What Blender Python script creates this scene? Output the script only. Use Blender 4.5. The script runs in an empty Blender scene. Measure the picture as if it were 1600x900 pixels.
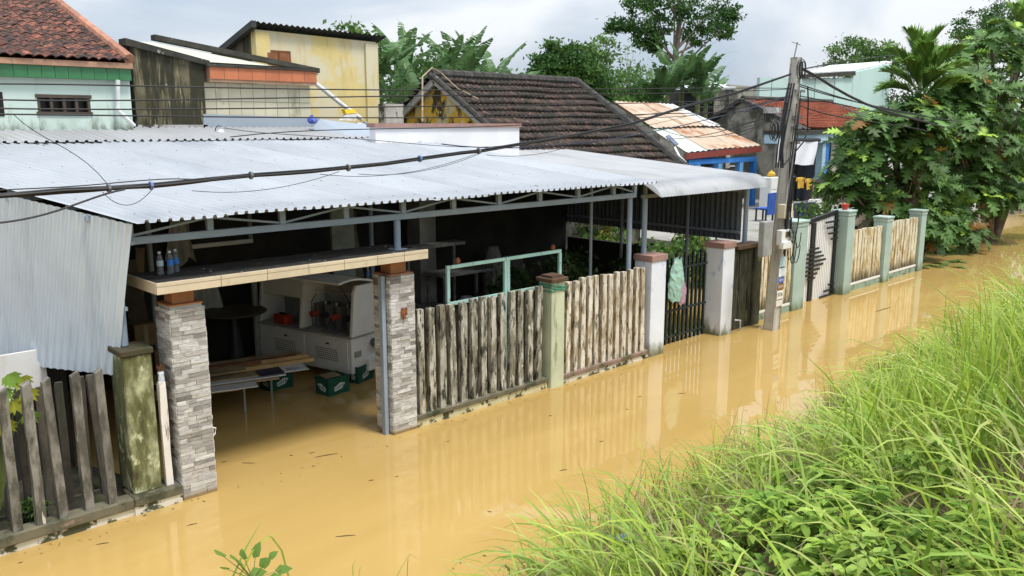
import bpy, math, random
import numpy as np
from mathutils import Vector, Matrix
scene = bpy.context.scene
rnd = random.Random(7)
R = math.radians

# ---------------------------------------------------------------- camera
FPX, CAMH, HORY, VX = 1330., 4.1, 195., 2200.        # focal in px of a 1600 px wide picture, eye height, horizon row, street vanishing point
PITCH = math.atan((450 - HORY) / FPX)
YAW = math.atan((VX - 800) / math.hypot(FPX, 450 - HORY))
cam_data = bpy.data.cameras.new('camera')
cam = bpy.data.objects.new('camera', cam_data)
scene.collection.objects.link(cam)
cam.location = (0, 0, CAMH)
cam.rotation_euler = (math.pi / 2 - PITCH, 0, YAW - math.pi / 2)
cam_data.sensor_width = 36.0
cam_data.lens = 36.0 * FPX / 1600
cam_data.clip_start = 0.05
cam_data.clip_end = 3000
scene.camera = cam

# ---------------------------------------------------------------- sky, sun, exposure
SUN_AZ, SUN_EL = R(168), R(66)      # azimuth measured from +Y towards +X
world = bpy.data.worlds.new('World')
scene.world = world
world.use_nodes = True
wn, wl_ = world.node_tree.nodes, world.node_tree.links
wn.clear()
wout = wn.new('ShaderNodeOutputWorld'); wbg = wn.new('ShaderNodeBackground')
wbg.inputs['Strength'].default_value = 0.1
sky = wn.new('ShaderNodeTexSky'); sky.sky_type = 'NISHITA'; sky.sun_disc = False
sky.sun_elevation = SUN_EL; sky.sun_rotation = SUN_AZ; sky.air_density = 1.0; sky.dust_density = 2.0
wtc = wn.new('ShaderNodeTexCoord')
wmap = wn.new('ShaderNodeMapping'); wmap.inputs['Scale'].default_value = (1, 1, 2.6); wmap.inputs['Location'].default_value = (3.1, 1.4, .65)
wl_.new(wtc.outputs['Generated'], wmap.inputs['Vector'])
wno = wn.new('ShaderNodeTexNoise'); wno.inputs['Scale'].default_value = 2.1; wno.inputs['Detail'].default_value = 7; wno.inputs['Roughness'].default_value = .52; wno.inputs['Distortion'].default_value = .4
wl_.new(wmap.outputs['Vector'], wno.inputs['Vector'])
wr = wn.new('ShaderNodeValToRGB')
wr.color_ramp.elements[0].position = .38; wr.color_ramp.elements[0].color = (.52, .61, .72, 1)
wr.color_ramp.elements[1].position = .58; wr.color_ramp.elements[1].color = (.90, .93, .97, 1)
e = wr.color_ramp.elements.new(.47); e.color = (.64, .71, .80, 1)
wl_.new(wno.outputs['Fac'], wr.inputs['Fac'])
# overcast skies grow brighter towards the zenith
wsep = wn.new('ShaderNodeSeparateXYZ'); wl_.new(wtc.outputs['Generated'], wsep.inputs['Vector'])
wmr = wn.new('ShaderNodeMapRange'); wmr.inputs['From Min'].default_value = 0; wmr.inputs['From Max'].default_value = 1; wmr.inputs['To Min'].default_value = 6.0; wmr.inputs['To Max'].default_value = 15.5
wl_.new(wsep.outputs['Z'], wmr.inputs['Value'])
wsc = wn.new('ShaderNodeVectorMath'); wsc.operation = 'SCALE'
wl_.new(wr.outputs['Color'], wsc.inputs[0]); wl_.new(wmr.outputs['Result'], wsc.inputs['Scale'])
wmix = wn.new('ShaderNodeMix'); wmix.data_type = 'RGBA'; wmix.inputs['Factor'].default_value = .9
wl_.new(sky.outputs['Color'], wmix.inputs['A']); wl_.new(wsc.outputs['Vector'], wmix.inputs['B'])
wl_.new(wmix.outputs['Result'], wbg.inputs['Color']); wl_.new(wbg.outputs['Background'], wout.inputs['Surface'])

sun_data = bpy.data.lights.new('sun', 'SUN')
sun_data.energy = 2.2; sun_data.angle = R(13); sun_data.color = (1, .96, .9)
sun = bpy.data.objects.new('sun', sun_data); scene.collection.objects.link(sun)
sd = Vector((math.sin(SUN_AZ) * math.cos(SUN_EL), math.cos(SUN_AZ) * math.cos(SUN_EL), math.sin(SUN_EL)))
sun.rotation_euler = (-sd).to_track_quat('-Z', 'Y').to_euler()

vs = scene.view_settings
vs.view_transform = 'Standard'; vs.look = 'None'; vs.gamma = 1; vs.exposure = 0.64
scene.cycles.use_denoising = True
scene.cycles.max_bounces = 6
scene.cycles.transparent_max_bounces = 8
scene.cycles.caustics_reflective = False; scene.cycles.caustics_refractive = False

# ---------------------------------------------------------------- photo pixel -> direction -> point on a known plane
cF = np.array([math.cos(YAW), math.sin(YAW), 0.]); cR = np.array([math.sin(YAW), -math.cos(YAW), 0.]); cU = np.array([0, 0, 1.])
cFw = cF * math.cos(PITCH) - cU * math.sin(PITCH); cUp = cU * math.cos(PITCH) + cF * math.sin(PITCH); cC = np.array([0, 0, CAMH])
def ray(u, v): return cFw * FPX + cR * (u - 800) + cUp * (450 - v)
def onz(u, v, z=0.): d = ray(u, v); return cC + d * ((z - CAMH) / d[2])
def ony(u, v, y): d = ray(u, v); return cC + d * (y / d[1])
def onx(u, v, x): d = ray(u, v); return cC + d * (x / d[0])
def onp(u, v, P, n): d = ray(u, v); n = np.array(n, float); return cC + d * (np.dot(np.array(P, float) - cC, n) / np.dot(d, n))
def proj(p):
    d = np.asarray(p, float) - cC; z = d @ cFw
    return 800 + FPX * (d @ cR) / z, 450 - FPX * (d @ cUp) / z

# ---------------------------------------------------------------- mesh helpers
COL = scene.collection
def wloc(o):
    p = Vector((0, 0, 0))
    while o is not None: p = p + o.location; o = o.parent
    return p
def tag(o, label, cat, group=None):
    o['label'] = label; o['category'] = cat
    if group: o['group'] = group
    return o
def thing(name, label, cat, loc=(0, 0, 0), group=None):
    o = bpy.data.objects.new(name, None); COL.objects.link(o); o.location = loc; o.empty_display_size = .2
    return tag(o, label, cat, group)
def link(name, me, m, parent=None, loc=None):
    o = bpy.data.objects.new(name, me); COL.objects.link(o)
    if m is not None and len(me.materials) == 0: me.materials.append(m)
    if parent is not None: o.parent = parent
    if loc is not None: o.location = loc
    return o
def piece(name, me, parent, loc, scale=None, rot=None):
    """a copy of shared mesh data placed at a world position under a parent"""
    o = bpy.data.objects.new(name, me); COL.objects.link(o); o.parent = parent
    o.location = Vector(loc) - wloc(parent)
    if scale is not None: o.scale = scale
    if rot is not None: o.rotation_euler = rot
    return o
class MB:
    def __init__(s): s.v = []; s.f = []
    def add(s, vs_, fs):
        n = len(s.v); s.v += [tuple(map(float, p)) for p in vs_]; s.f += [tuple(i + n for i in f) for f in fs]; return s
    def box(s, x0, y0, z0, x1, y1, z1):
        return s.add([(x0,y0,z0),(x1,y0,z0),(x1,y1,z0),(x0,y1,z0),(x0,y0,z1),(x1,y0,z1),(x1,y1,z1),(x0,y1,z1)],
                     [(3,2,1,0),(4,5,6,7),(0,1,5,4),(1,2,6,5),(2,3,7,6),(3,0,4,7)])
    def beam(s, p, q, w, h, up=(0, 0, 1)):
        p = Vector(p); q = Vector(q); d = (q - p).normalized(); u = Vector(up)
        if abs(d.dot(u)) > .98: u = Vector((0, 1, 0))
        r = d.cross(u).normalized(); u = r.cross(d).normalized(); a = r * (w / 2); b = u * (h / 2)
        return s.add([p-a-b, p+a-b, p+a+b, p-a+b, q-a-b, q+a-b, q+a+b, q-a+b],
                     [(0,1,2,3),(7,6,5,4),(0,4,5,1),(1,5,6,2),(2,6,7,3),(3,7,4,0)])
    def prism(s, pts, off):
        n = len(pts); pts = [Vector(p) for p in pts]; o = Vector(off)
        return s.add(pts + [p + o for p in pts], [tuple(range(n))[::-1], tuple(range(n, 2*n))] + [(i, (i+1) % n, n + (i+1) % n, n + i) for i in range(n)])
    def quad(s, *p): return s.add(p, [tuple(range(len(p)))])
    def tube(s, pts, r, n=8, cap=True):
        pts = [Vector(p) for p in pts]; m = len(pts); rr = r if hasattr(r, '__len__') else [r] * m
        vs_ = []; fs = []
        ref = Vector((0, 0, 1)); d0 = (pts[1] - pts[0]).normalized()
        if abs(d0.dot(ref)) > .95: ref = Vector((1, 0, 0))
        for i in range(m):
            d = (pts[min(i+1, m-1)] - pts[max(i-1, 0)]).normalized()
            a = d.cross(ref)
            if a.length < 1e-4: a = d.cross(Vector((0, 1, 0)))
            a.normalize(); b = a.cross(d).normalized(); ref = b if False else ref
            for k in range(n):
                t = 2 * math.pi * k / n; vs_.append(pts[i] + (a * math.cos(t) + b * math.sin(t)) * rr[i])
        for i in range(m - 1):
            for k in range(n): fs.append((i*n+k, i*n+(k+1) % n, (i+1)*n+(k+1) % n, (i+1)*n+k))
        if cap: fs += [tuple(range(n))[::-1], tuple((m-1)*n + k for k in range(n))]
        return s.add(vs_, fs)
    def lathe(s, c, prof, n=14, cap=True):
        vs_ = [(c[0] + r * math.cos(2*math.pi*k/n), c[1] + r * math.sin(2*math.pi*k/n), c[2] + z) for r, z in prof for k in range(n)]
        m = len(prof); fs = [(i*n+k, i*n+(k+1) % n, (i+1)*n+(k+1) % n, (i+1)*n+k) for i in range(m-1) for k in range(n)]
        if cap: fs += [tuple(range(n))[::-1], tuple((m-1)*n + k for k in range(n))]
        return s.add(vs_, fs)
    def mesh(s, name, off=(0, 0, 0), smooth=False):
        me = bpy.data.meshes.new(name)
        me.from_pydata([(x - off[0], y - off[1], z - off[2]) for x, y, z in s.v], [], s.f)
        me.validate()
        if smooth: me.shade_smooth()
        return me
    def build(s, name, m, parent=None, smooth=False, bevel=0, loc=None):
        off = wloc(parent) if parent is not None else Vector(loc if loc is not None else (0, 0, 0))
        if parent is not None and loc is not None: off = Vector(loc)
        me = s.mesh(name, off, smooth)
        o = link(name, me, m, parent, (Vector(loc) - wloc(parent)) if (parent is not None and loc is not None) else (loc if parent is None else None))
        if bevel:
            b = o.modifiers.new('bevel', 'BEVEL'); b.width = bevel; b.segments = 1; b.limit_method = 'ANGLE'
        return o
def np_mesh(name, V, Fq, smooth=False, col=None):
    """fast mesh from numpy: V (n,3), Fq (m,k) all faces same size; col (n,3) optional point colours 'Col'"""
    me = bpy.data.meshes.new(name); m, k = Fq.shape
    me.vertices.add(len(V)); me.vertices.foreach_set('co', np.ascontiguousarray(V, dtype=np.float32).ravel())
    me.loops.add(m * k); me.loops.foreach_set('vertex_index', np.ascontiguousarray(Fq, dtype=np.int32).ravel())
    me.polygons.add(m); me.polygons.foreach_set('loop_start', np.arange(0, m * k, k, dtype=np.int32))
    me.polygons.foreach_set('loop_total', np.full(m, k, dtype=np.int32))
    if col is not None:
        a = me.color_attributes.new('Col', 'FLOAT_COLOR', 'POINT')
        c4 = np.ones((len(V), 4), np.float32); c4[:, :3] = col; a.data.foreach_set('color', c4.ravel())
    me.update(calc_edges=True)
    if smooth: me.shade_smooth()
    return me

# ---------------------------------------------------------------- materials
MATS = {}
def mat(name, col, rough=.8, var=.2, vs=3., bump=0., bs=40., stains=(), metal=0., spec=.35, rand=0., coat=0., tint=None, coords='Object', trans=0., wline=None):
    """procedural: base colour with noise variation, then stain layers (colour, low, high, (sx,sy,sz) noise scale)"""
    if name in MATS: return MATS[name]
    m = bpy.data.materials.new(name); m.use_nodes = True; MATS[name] = m
    nt = m.node_tree; N = nt.nodes; L = nt.links; N.clear()
    out = N.new('ShaderNodeOutputMaterial'); bs_ = N.new('ShaderNodeBsdfPrincipled')
    L.new(bs_.outputs[0], out.inputs['Surface'])
    tc = N.new('ShaderNodeTexCoord'); oi = N.new('ShaderNodeObjectInfo')
    sc = N.new('ShaderNodeVectorMath'); sc.operation = 'SCALE'; sc.inputs[0].default_value = (31, 17, 23); L.new(oi.outputs['Random'], sc.inputs['Scale'])
    ad = N.new('ShaderNodeVectorMath'); ad.operation = 'ADD'; L.new(tc.outputs[coords], ad.inputs[0]); L.new(sc.outputs[0], ad.inputs[1])
    def noise(scale, detail=5, rough_=.6):
        mp = N.new('ShaderNodeMapping'); s3 = scale if hasattr(scale, '__len__') else (scale,) * 3
        mp.inputs['Scale'].default_value = s3; L.new(ad.outputs[0], mp.inputs['Vector'])
        n = N.new('ShaderNodeTexNoise'); n.inputs['Scale'].default_value = 1; n.inputs['Detail'].default_value = detail; n.inputs['Roughness'].default_value = rough_
        L.new(mp.outputs[0], n.inputs['Vector']); return n.outputs['Fac']
    def mixc(fac, a, b):
        x = N.new('ShaderNodeMix'); x.data_type = 'RGBA'
        if hasattr(fac, 'is_output'): L.new(fac, x.inputs['Factor'])
        else: x.inputs['Factor'].default_value = fac
        for sock, c in (('A', a), ('B', b)):
            if hasattr(c, 'is_output'): L.new(c, x.inputs[sock])
            else: x.inputs[sock].default_value = (c[0], c[1], c[2], 1)
        return x.outputs['Result']
    def ramp(fac, lo, hi):
        r = N.new('ShaderNodeMapRange'); r.interpolation_type = 'SMOOTHSTEP'; L.new(fac, r.inputs['Value']); r.inputs['From Min'].default_value = lo; r.inputs['From Max'].default_value = hi; return r.outputs['Result']
    c = np.array(col); c1 = np.clip(c * (1 - var), 0, 1); c2 = np.clip(c * (1 + var), 0, 1)
    cur = mixc(ramp(noise(vs), .3, .7), c1, c2)
    if tint is not None: cur = mixc(ramp(noise(vs * .37, 3), .45, .75), cur, tint)
    if rand:
        hv = N.new('ShaderNodeHueSaturation'); mr = N.new('ShaderNodeMapRange'); L.new(oi.outputs['Random'], mr.inputs['Value'])
        mr.inputs['To Min'].default_value = 1 - rand; mr.inputs['To Max'].default_value = 1 + rand; L.new(mr.outputs[0], hv.inputs['Value']); L.new(cur, hv.inputs['Color']); cur = hv.outputs[0]
    for st in stains:
        cur = mixc(ramp(noise(st[3], 6, .65), st[1], st[2]), cur, st[0])
    if wline is not None:   # algae and dirt left along the flood line
        ge = N.new('ShaderNodeNewGeometry'); sx = N.new('ShaderNodeSeparateXYZ'); L.new(ge.outputs['Position'], sx.inputs[0])
        nz = noise((7, 7, 2.2), 6, .7); ad2 = N.new('ShaderNodeMath'); ad2.operation = 'MULTIPLY_ADD'; L.new(nz, ad2.inputs[0]); ad2.inputs[1].default_value = -wline[2] if len(wline) > 2 else -.8; L.new(sx.outputs['Z'], ad2.inputs[2])
        cur = mixc(ramp(ad2.outputs[0], wline[1] - .28, wline[1] - .62), cur, wline[0])
    L.new(cur, bs_.inputs['Base Color'])
    bs_.inputs['Roughness'].default_value = rough; bs_.inputs['Metallic'].default_value = metal; bs_.inputs['Specular IOR Level'].default_value = spec
    if coat: bs_.inputs['Coat Weight'].default_value = coat
    if bump:
        b = N.new('ShaderNodeBump'); b.inputs['Strength'].default_value = bump; b.inputs['Distance'].default_value = .01; L.new(noise(bs, 4), b.inputs['Height']); L.new(b.outputs[0], bs_.inputs['Normal'])
    if trans:
        tr = N.new('ShaderNodeBsdfTranslucent'); L.new(cur, tr.inputs['Color']); ms = N.new('ShaderNodeMixShader'); ms.inputs[0].default_value = trans
        L.new(bs_.outputs[0], ms.inputs[1]); L.new(tr.outputs[0], ms.inputs[2]); L.new(ms.outputs[0], out.inputs['Surface'])
    return m
def leafmat(name, rough=.5, trans=.35, spec=.4, randval=0.):
    if name in MATS: return MATS[name]
    m = bpy.data.materials.new(name); m.use_nodes = True; MATS[name] = m
    nt = m.node_tree; N = nt.nodes; L = nt.links; N.clear()
    out = N.new('ShaderNodeOutputMaterial'); p = N.new('ShaderNodeBsdfPrincipled'); a = N.new('ShaderNodeVertexColor'); a.layer_name = 'Col'
    cur = a.outputs['Color']
    if randval:
        oi = N.new('ShaderNodeObjectInfo'); hv = N.new('ShaderNodeHueSaturation'); mr = N.new('ShaderNodeMapRange'); L.new(oi.outputs['Random'], mr.inputs['Value'])
        mr.inputs['To Min'].default_value = 1 - randval; mr.inputs['To Max'].default_value = 1 + randval; L.new(mr.outputs[0], hv.inputs['Value']); L.new(cur, hv.inputs['Color']); cur = hv.outputs[0]
    L.new(cur, p.inputs['Base Color']); p.inputs['Roughness'].default_value = rough; p.inputs['Specular IOR Level'].default_value = spec
    t = N.new('ShaderNodeBsdfTranslucent'); L.new(cur, t.inputs['Color'])
    ms = N.new('ShaderNodeMixShader'); ms.inputs[0].default_value = trans
    L.new(p.outputs[0], ms.inputs[1]); L.new(t.outputs[0], ms.inputs[2]); L.new(ms.outputs[0], out.inputs['Surface'])
    return m
BLACKMOULD = (.035, .035, .028); MOSS = (.07, .085, .03); RUST = (.22, .08, .03)
def G(): # common materials, made once
    mat('steel_blue_paint', (.27, .33, .41), .45, .08, 4, stains=[((.2, .2, .2), .68, .8, (6, 6, 6))])
    mat('galv_sheet', (.38, .405, .435), .42, .05, 1.2, rand=.07, spec=.5, stains=[((.30, .325, .36), .48, .72, (.7, .16, 1)), ((.24, .24, .25), .62, .78, (6, .35, 3)), ((.20, .19, .17), .68, .74, (2.2, 2.2, 2.2))])
    mat('galv_sheet_b', (.35, .355, .365), .5, .05, 1.2, rand=.05, spec=.4, stains=[((.25, .245, .235), .48, .75, (1.5, .3, 1))])
    mat('side_sheet', (.58, .65, .71), .35, .06, 1.5, spec=.5, stains=[((.46, .52, .58), .5, .75, (6, 6, .25)), ((.36, .39, .42), .68, .8, (2, 2, 2))])
    mat('dark_sheet', (.12, .135, .155), .6, .12, 3, stains=[((.1, .1, .1), .5, .7, (5, 5, .3))])
    mat('white_wall', (.70, .69, .67), .85, .05, 2, bump=.2, bs=30, stains=[((.5, .48, .42), .62, .8, (2, 2, .6))])
    mat('white_post', (.70, .74, .82), .8, .05, 2, bump=.25, bs=25, stains=[((.46, .55, .72), .60, .68, (3, 3, 2)), ((.30, .28, .25), .69, .71, (7, 7, 4)), ((.20, .20, .12), .66, .82, (5, 5, 1.2))], wline=((.16, .16, .08), .20))
    mat('pink_coping', (.33, .20, .17), .85, .12, 6, bump=.2)
    mat('dark_interior', (.028, .026, .024), .9, .3, 2)  # near-black: the garage's gloom is put into the wall colour
    mat('black_paint', (.014, .015, .016), .45, .2, 6)
    mat('rust', RUST, .9, .4, 12)
    mat('cable', (.018, .018, .02), .55, .2, 5)
    mat('cable_grey', (.16, .16, .17), .6, .2, 5)
    mat('concrete', (.34, .32, .29), .9, .15, 4, bump=.3, stains=[((.12, .12, .10), .55, .75, (3, 3, .5))])
    mat('wood_brown', (.20, .09, .04), .7, .25, 5)
    mat('pine', (.50, .32, .14), .7, .15, 4)
    mat('ply', (.36, .26, .16), .8, .15, 6)
    mat('mud', (.16, .10, .05), .95, .3, 3)
    mat('bark', (.16, .13, .10), .95, .3, 6, bump=.5, bs=18)
    mat('mint_paint', (.35, .455, .41), .8, .07, 3, bump=.15, stains=[((.42, .52, .46), .62, .72, (2, 2, 2)), ((.14, .17, .10), .62, .82, (3, 3, .8)), ((.78, .8, .72), .735, .75, (16, 16, 16))], wline=((.14, .18, .10), .16))
    mat('white_metal', (.80, .80, .80), .4, .04, 5)
    mat('white_plastic', (.75, .75, .73), .4, .04, 5)
    mat('cement_plaster', (.32, .30, .25), .92, .2, 1.6, bump=.3, stains=[((.09, .085, .065), .44, .60, (.9, .9, .5)), ((.46, .44, .37), .58, .68, (1.6, 1.6, 1.2)), ((.05, .05, .035), .60, .70, (2.4, 2.4, .8))])
G()
# ================================================================ setting: ground, water, bank
def structure(o): o['kind'] = 'structure'; return o
def stuff(o): o['kind'] = 'stuff'; return o
g = MB().quad((-900, -900, -.62), (900, -900, -.62), (900, 900, -.62), (-900, 900, -.62))
structure(g.build('ground', mat('soil', (.17, .14, .07), .95, .3, .3, tint=(.08, .11, .03))))

def water_mat():
    m = bpy.data.materials.new('muddy_water'); m.use_nodes = True
    nt = m.node_tree; N = nt.nodes; L = nt.links; p = N['Principled BSDF']
    tc = N.new('ShaderNodeTexCoord')
    n1 = N.new('ShaderNodeTexNoise'); n1.inputs['Scale'].default_value = .6; n1.inputs['Detail'].default_value = 5; n1.inputs['Distortion'].default_value = .8
    mq = N.new('ShaderNodeMapping'); mq.inputs['Scale'].default_value = (.45, 1.5, 1); mq.inputs['Rotation'].default_value = (0, 0, .12); L.new(tc.outputs['Object'], mq.inputs['Vector']); L.new(mq.outputs['Vector'], n1.inputs['Vector'])
    r = N.new('ShaderNodeValToRGB'); r.color_ramp.elements[0].position = .3; r.color_ramp.elements[1].position = .7
    r.color_ramp.elements[0].color = (.40, .262, .084, 1); r.color_ramp.elements[1].color = (.465, .312, .106, 1)
    L.new(n1.outputs['Fac'], r.inputs['Fac']); L.new(r.outputs['Color'], p.inputs['Base Color'])
    p.inputs['Roughness'].default_value = .015; p.inputs['IOR'].default_value = 1.4; p.inputs['Specular IOR Level'].default_value = .5
    mp = N.new('ShaderNodeMapping'); mp.inputs['Scale'].default_value = (1.4, 2.2, 1); L.new(tc.outputs['Object'], mp.inputs['Vector'])
    n2 = N.new('ShaderNodeTexNoise'); n2.inputs['Scale'].default_value = 1.6; n2.inputs['Detail'].default_value = 4; n2.inputs['Roughness'].default_value = .45
    L.new(mp.outputs['Vector'], n2.inputs['Vector'])
    b = N.new('ShaderNodeBump'); b.inputs['Strength'].default_value = .03; b.inputs['Distance'].default_value = .05
    L.new(n2.outputs['Fac'], b.inputs['Height']); L.new(b.outputs['Normal'], p.inputs['Normal'])
    return m
structure(MB().quad((-60, 2.5, 0), (140, 2.5, 0), (140, 14.4, 0), (-60, 14.4, 0)).build('flood_water', water_mat()))
# dry yards behind the canopies, stepped up out of the water
YG = .6
yard_m = mat('yard_concrete', (.30, .29, .26), .9, .15, 1.2, tint=(.19, .18, .14), stains=[((.10, .10, .06), .58, .75, (.6, .6, .6))])
structure(MB().prism([(21.5, 12.2, -.62), (140, 12.2, -.62), (140, 90, -.62), (21.5, 90, -.62)], (0, 0, YG + .62)).build('yard_ground', yard_m))
structure(MB().prism([(-8, 9.1, -.62), (3.4, 9.21, -.62), (3.0, 10.44, -.62), (-8, 10.44, -.62)], (0, 0, .74)).build('garden_soil', mat('dark_soil', (.045, .04, .025), .95, .4, 6, bump=.6, bs=12, tint=(.04, .06, .015))))
structure(MB().prism([(-60, 14.42, -.62), (21.4, 14.42, -.62), (21.4, 90, -.62), (-60, 90, -.62)], (0, 0, .62 + .3)).build('back_yard_ground', yard_m))

def bank_edge(x): return 5.55 - .38 * math.exp(-((x - 11.5) / 4.0)**2) - max(0, 6.2 - x) * .42 + .25 * math.sin(x * .55 + .6) + .12 * math.sin(x * 1.7) + max(0, x - 13) * .012
def bank_z(x, y):
    d = bank_edge(x) - y
    if d < 0: return max(-.7, d * .55)
    s = min(d * .52, 2.45 - max(0, 1.1 - d * .0) * 0)
    return min(2.42, s) + .05 * math.sin(x * 2.1 + y * 1.3) + .04 * math.sin(x * 4.3 - y * 3.1)
xs = np.arange(-14, 75, .4); ys = np.arange(-14, 7.9, .35)
bv = np.array([(x, y, bank_z(x, y)) for x in xs for y in ys]); ny = len(ys)
bi = np.array([(i*ny+j, (i+1)*ny+j, (i+1)*ny+j+1, i*ny+j+1) for i in range(len(xs)-1) for j in range(ny-1)])
structure(link('embankment', np_mesh('embankment', bv, bi, True), mat('bank_soil', (.13, .10, .045), .95, .35, 5, bump=.6, bs=14, tint=(.09, .11, .03))))

# ================================================================ gate pillars, slab
unit = MB().box(-.5, -.5, -.5, .5, .5, .5)
def strip_mat():
    m = mat('stone_strip', (.42, .40, .37), .75, .12, 6, bump=.25, bs=30, rand=0)
    nt = m.node_tree; N = nt.nodes; L = nt.links
    p = [n for n in N if n.type == 'BSDF_PRINCIPLED'][0]; oi = [n for n in N if n.type == 'OBJECT_INFO'][0]
    tc = [n for n in N if n.type == 'TEX_COORD'][0]
    r = N.new('ShaderNodeValToRGB'); r.color_ramp.interpolation = 'LINEAR'
    for pos, c in ((0, (.74, .73, .72)), (.28, (.56, .55, .53)), (.45, (.78, .77, .75)), (.62, (.36, .34, .32)), (.75, (.62, .59, .56)), (.88, (.20, .19, .18)), (1, (.74, .73, .72))):
        el = r.color_ramp.elements.new(pos) if pos not in (0, 1) else r.color_ramp.elements[0 if pos == 0 else -1]
        el.color = (*c, 1)
    L.new(oi.outputs['Random'], r.inputs['Fac'])
    ge = N.new('ShaderNodeNewGeometry'); mp = N.new('ShaderNodeMapping'); mp.inputs['Scale'].default_value = (9, 9, 75); L.new(ge.outputs['Position'], mp.inputs['Vector'])
    n = N.new('ShaderNodeTexNoise'); n.inputs['Scale'].default_value = 1; n.inputs['Detail'].default_value = 6; n.inputs['Roughness'].default_value = .7; L.new(mp.outputs[0], n.inputs['Vector'])
    mr = N.new('ShaderNodeMapRange'); mr.inputs['From Min'].default_value = .3; mr.inputs['From Max'].default_value = .7; mr.inputs['To Min'].default_value = .38; mr.inputs['To Max'].default_value = 1.2; L.new(n.outputs['Fac'], mr.inputs['Value'])
    sc = N.new('ShaderNodeVectorMath'); sc.operation = 'SCALE'; L.new(r.outputs['Color'], sc.inputs[0]); L.new(mr.outputs[0], sc.inputs['Scale'])
    sz = N.new('ShaderNodeSeparateXYZ'); L.new(ge.outputs['Position'], sz.inputs[0])
    md = N.new('ShaderNodeMath'); md.operation = 'MULTIPLY_ADD'; L.new(n.outputs['Fac'], md.inputs[0]); md.inputs[1].default_value = -.12; L.new(sz.outputs['Z'], md.inputs[2])
    mq = N.new('ShaderNodeMapRange'); L.new(md.outputs[0], mq.inputs['Value']); mq.inputs['From Min'].default_value = .02; mq.inputs['From Max'].default_value = -.04
    mx = N.new('ShaderNodeMix'); mx.data_type = 'RGBA'; L.new(mq.outputs[0], mx.inputs['Factor']); L.new(sc.outputs[0], mx.inputs['A']); mx.inputs['B'].default_value = (.27, .19, .09, 1)   # mud tidemark
    L.new(mx.outputs['Result'], p.inputs['Base Color']); return m
SM = strip_mat()
unit_strip = unit.mesh('strip'); unit_strip.materials.append(SM)
grout = mat('grout', (.45, .43, .40), .9, .1, 8)
orange = mat('orange_plaster', (.45, .20, .09), .8, .12, 6)
def stone_pillar(x0, y0, w, d, top, label):
    t = thing('stone_clad_pillar', label, 'pillar', (x0 + w/2, y0 + d/2, -.6), 'stone clad gate pillars')
    e_ = .018
    MB().box(x0+e_, y0+e_, -.6, x0+w-e_, y0+d-e_, top).build('core', grout, t)
    MB().box(x0+.005, y0+.005, top+.002, x0+w-.005, y0+d-.005, top+.016).build('cap_plate', orange, t)
    MB().box(x0+.07, y0+.07, top+.018, x0+w-.07, y0+d-.07, 2.382).build('neck', orange, t, bevel=.006)
    rh = .0485; rows = int((top + .12) / rh)
    rest = MB()
    for face in ('front', 'left', 'right', 'back'):
        for k in range(rows):
            z = -.12 + (k + .5) * rh; L_ = w if face in ('front', 'back') else d; s = 0
            cut = rnd.uniform(.05, .2)
            while s < L_ - .001:
                ln = min(cut, L_ - s); cut = rnd.uniform(.1, .23)
                if L_ - s - ln < .05: ln = L_ - s
                pr = rnd.uniform(.004, .013); th = e_ + pr; c = s + ln/2
                a, b_ = ln - .003, rh - .003
                if face == 'front': pos, sc_ = (x0 + c, y0 + e_ - th/2, z), (a, th, b_)
                elif face == 'left': pos, sc_ = (x0 + e_ - th/2, y0 + c, z), (th, a, b_)
                elif face == 'right': pos, sc_ = (x0 + w - e_ + th/2, y0 + c, z), (th, a, b_)
                else: pos, sc_ = (x0 + c, y0 + d - e_ + th/2, z), (a, th, b_)
                if face in ('front', 'left'): piece('stone_strip', unit_strip, t, pos, sc_)
                else: rest.box(pos[0]-sc_[0]/2, pos[1]-sc_[1]/2, pos[2]-sc_[2]/2, pos[0]+sc_[0]/2, pos[1]+sc_[1]/2, pos[2]+sc_[2]/2)
                s += ln
    stuff(rest.build('rear_strips', SM, t))
    return t
p1 = stone_pillar(3.53, 8.89, .38, .37, 2.19, 'grey stone strip gate pillar beside the mossy post, wooden boards behind it')
p2 = stone_pillar(6.42, 8.92, .39, .37, 2.165, 'grey stone strip gate pillar with rusty plate, beside the white machine')
pl = MB().box(6.575, 8.888, 1.62, 6.665, 8.905, 1.72).build('lock_plate', MATS['rust'], p2)
for dx in (.0, .06):
    for dz in (.0, .07): MB().box(6.588+dx, 8.882, 1.635+dz, 6.602+dx, 8.888, 1.649+dz).build('bolt', MATS['black_paint'], pl)
MB().box(6.605, 8.880, 1.575, 6.635, 8.905, 1.615).build('latch', MATS['rust'], p2)
MB().tube([(3.93, 8.95, .62), (3.96, 8.94, .66), (3.97, 8.94, .72), (3.93, 8.95, .74)], .008, 6).build('hinge_loop', MATS['white_metal'], p1)
jb = MB().box(6.335, 8.99, -.6, 6.395, 9.07, 2.17).build('steel_gate_jamb', MATS['steel_blue_paint'], loc=(6.365, 9.03, -.6), bevel=.004)
tag(jb, 'grey painted steel upright fixed against the plated stone pillar', 'gate post')

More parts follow.
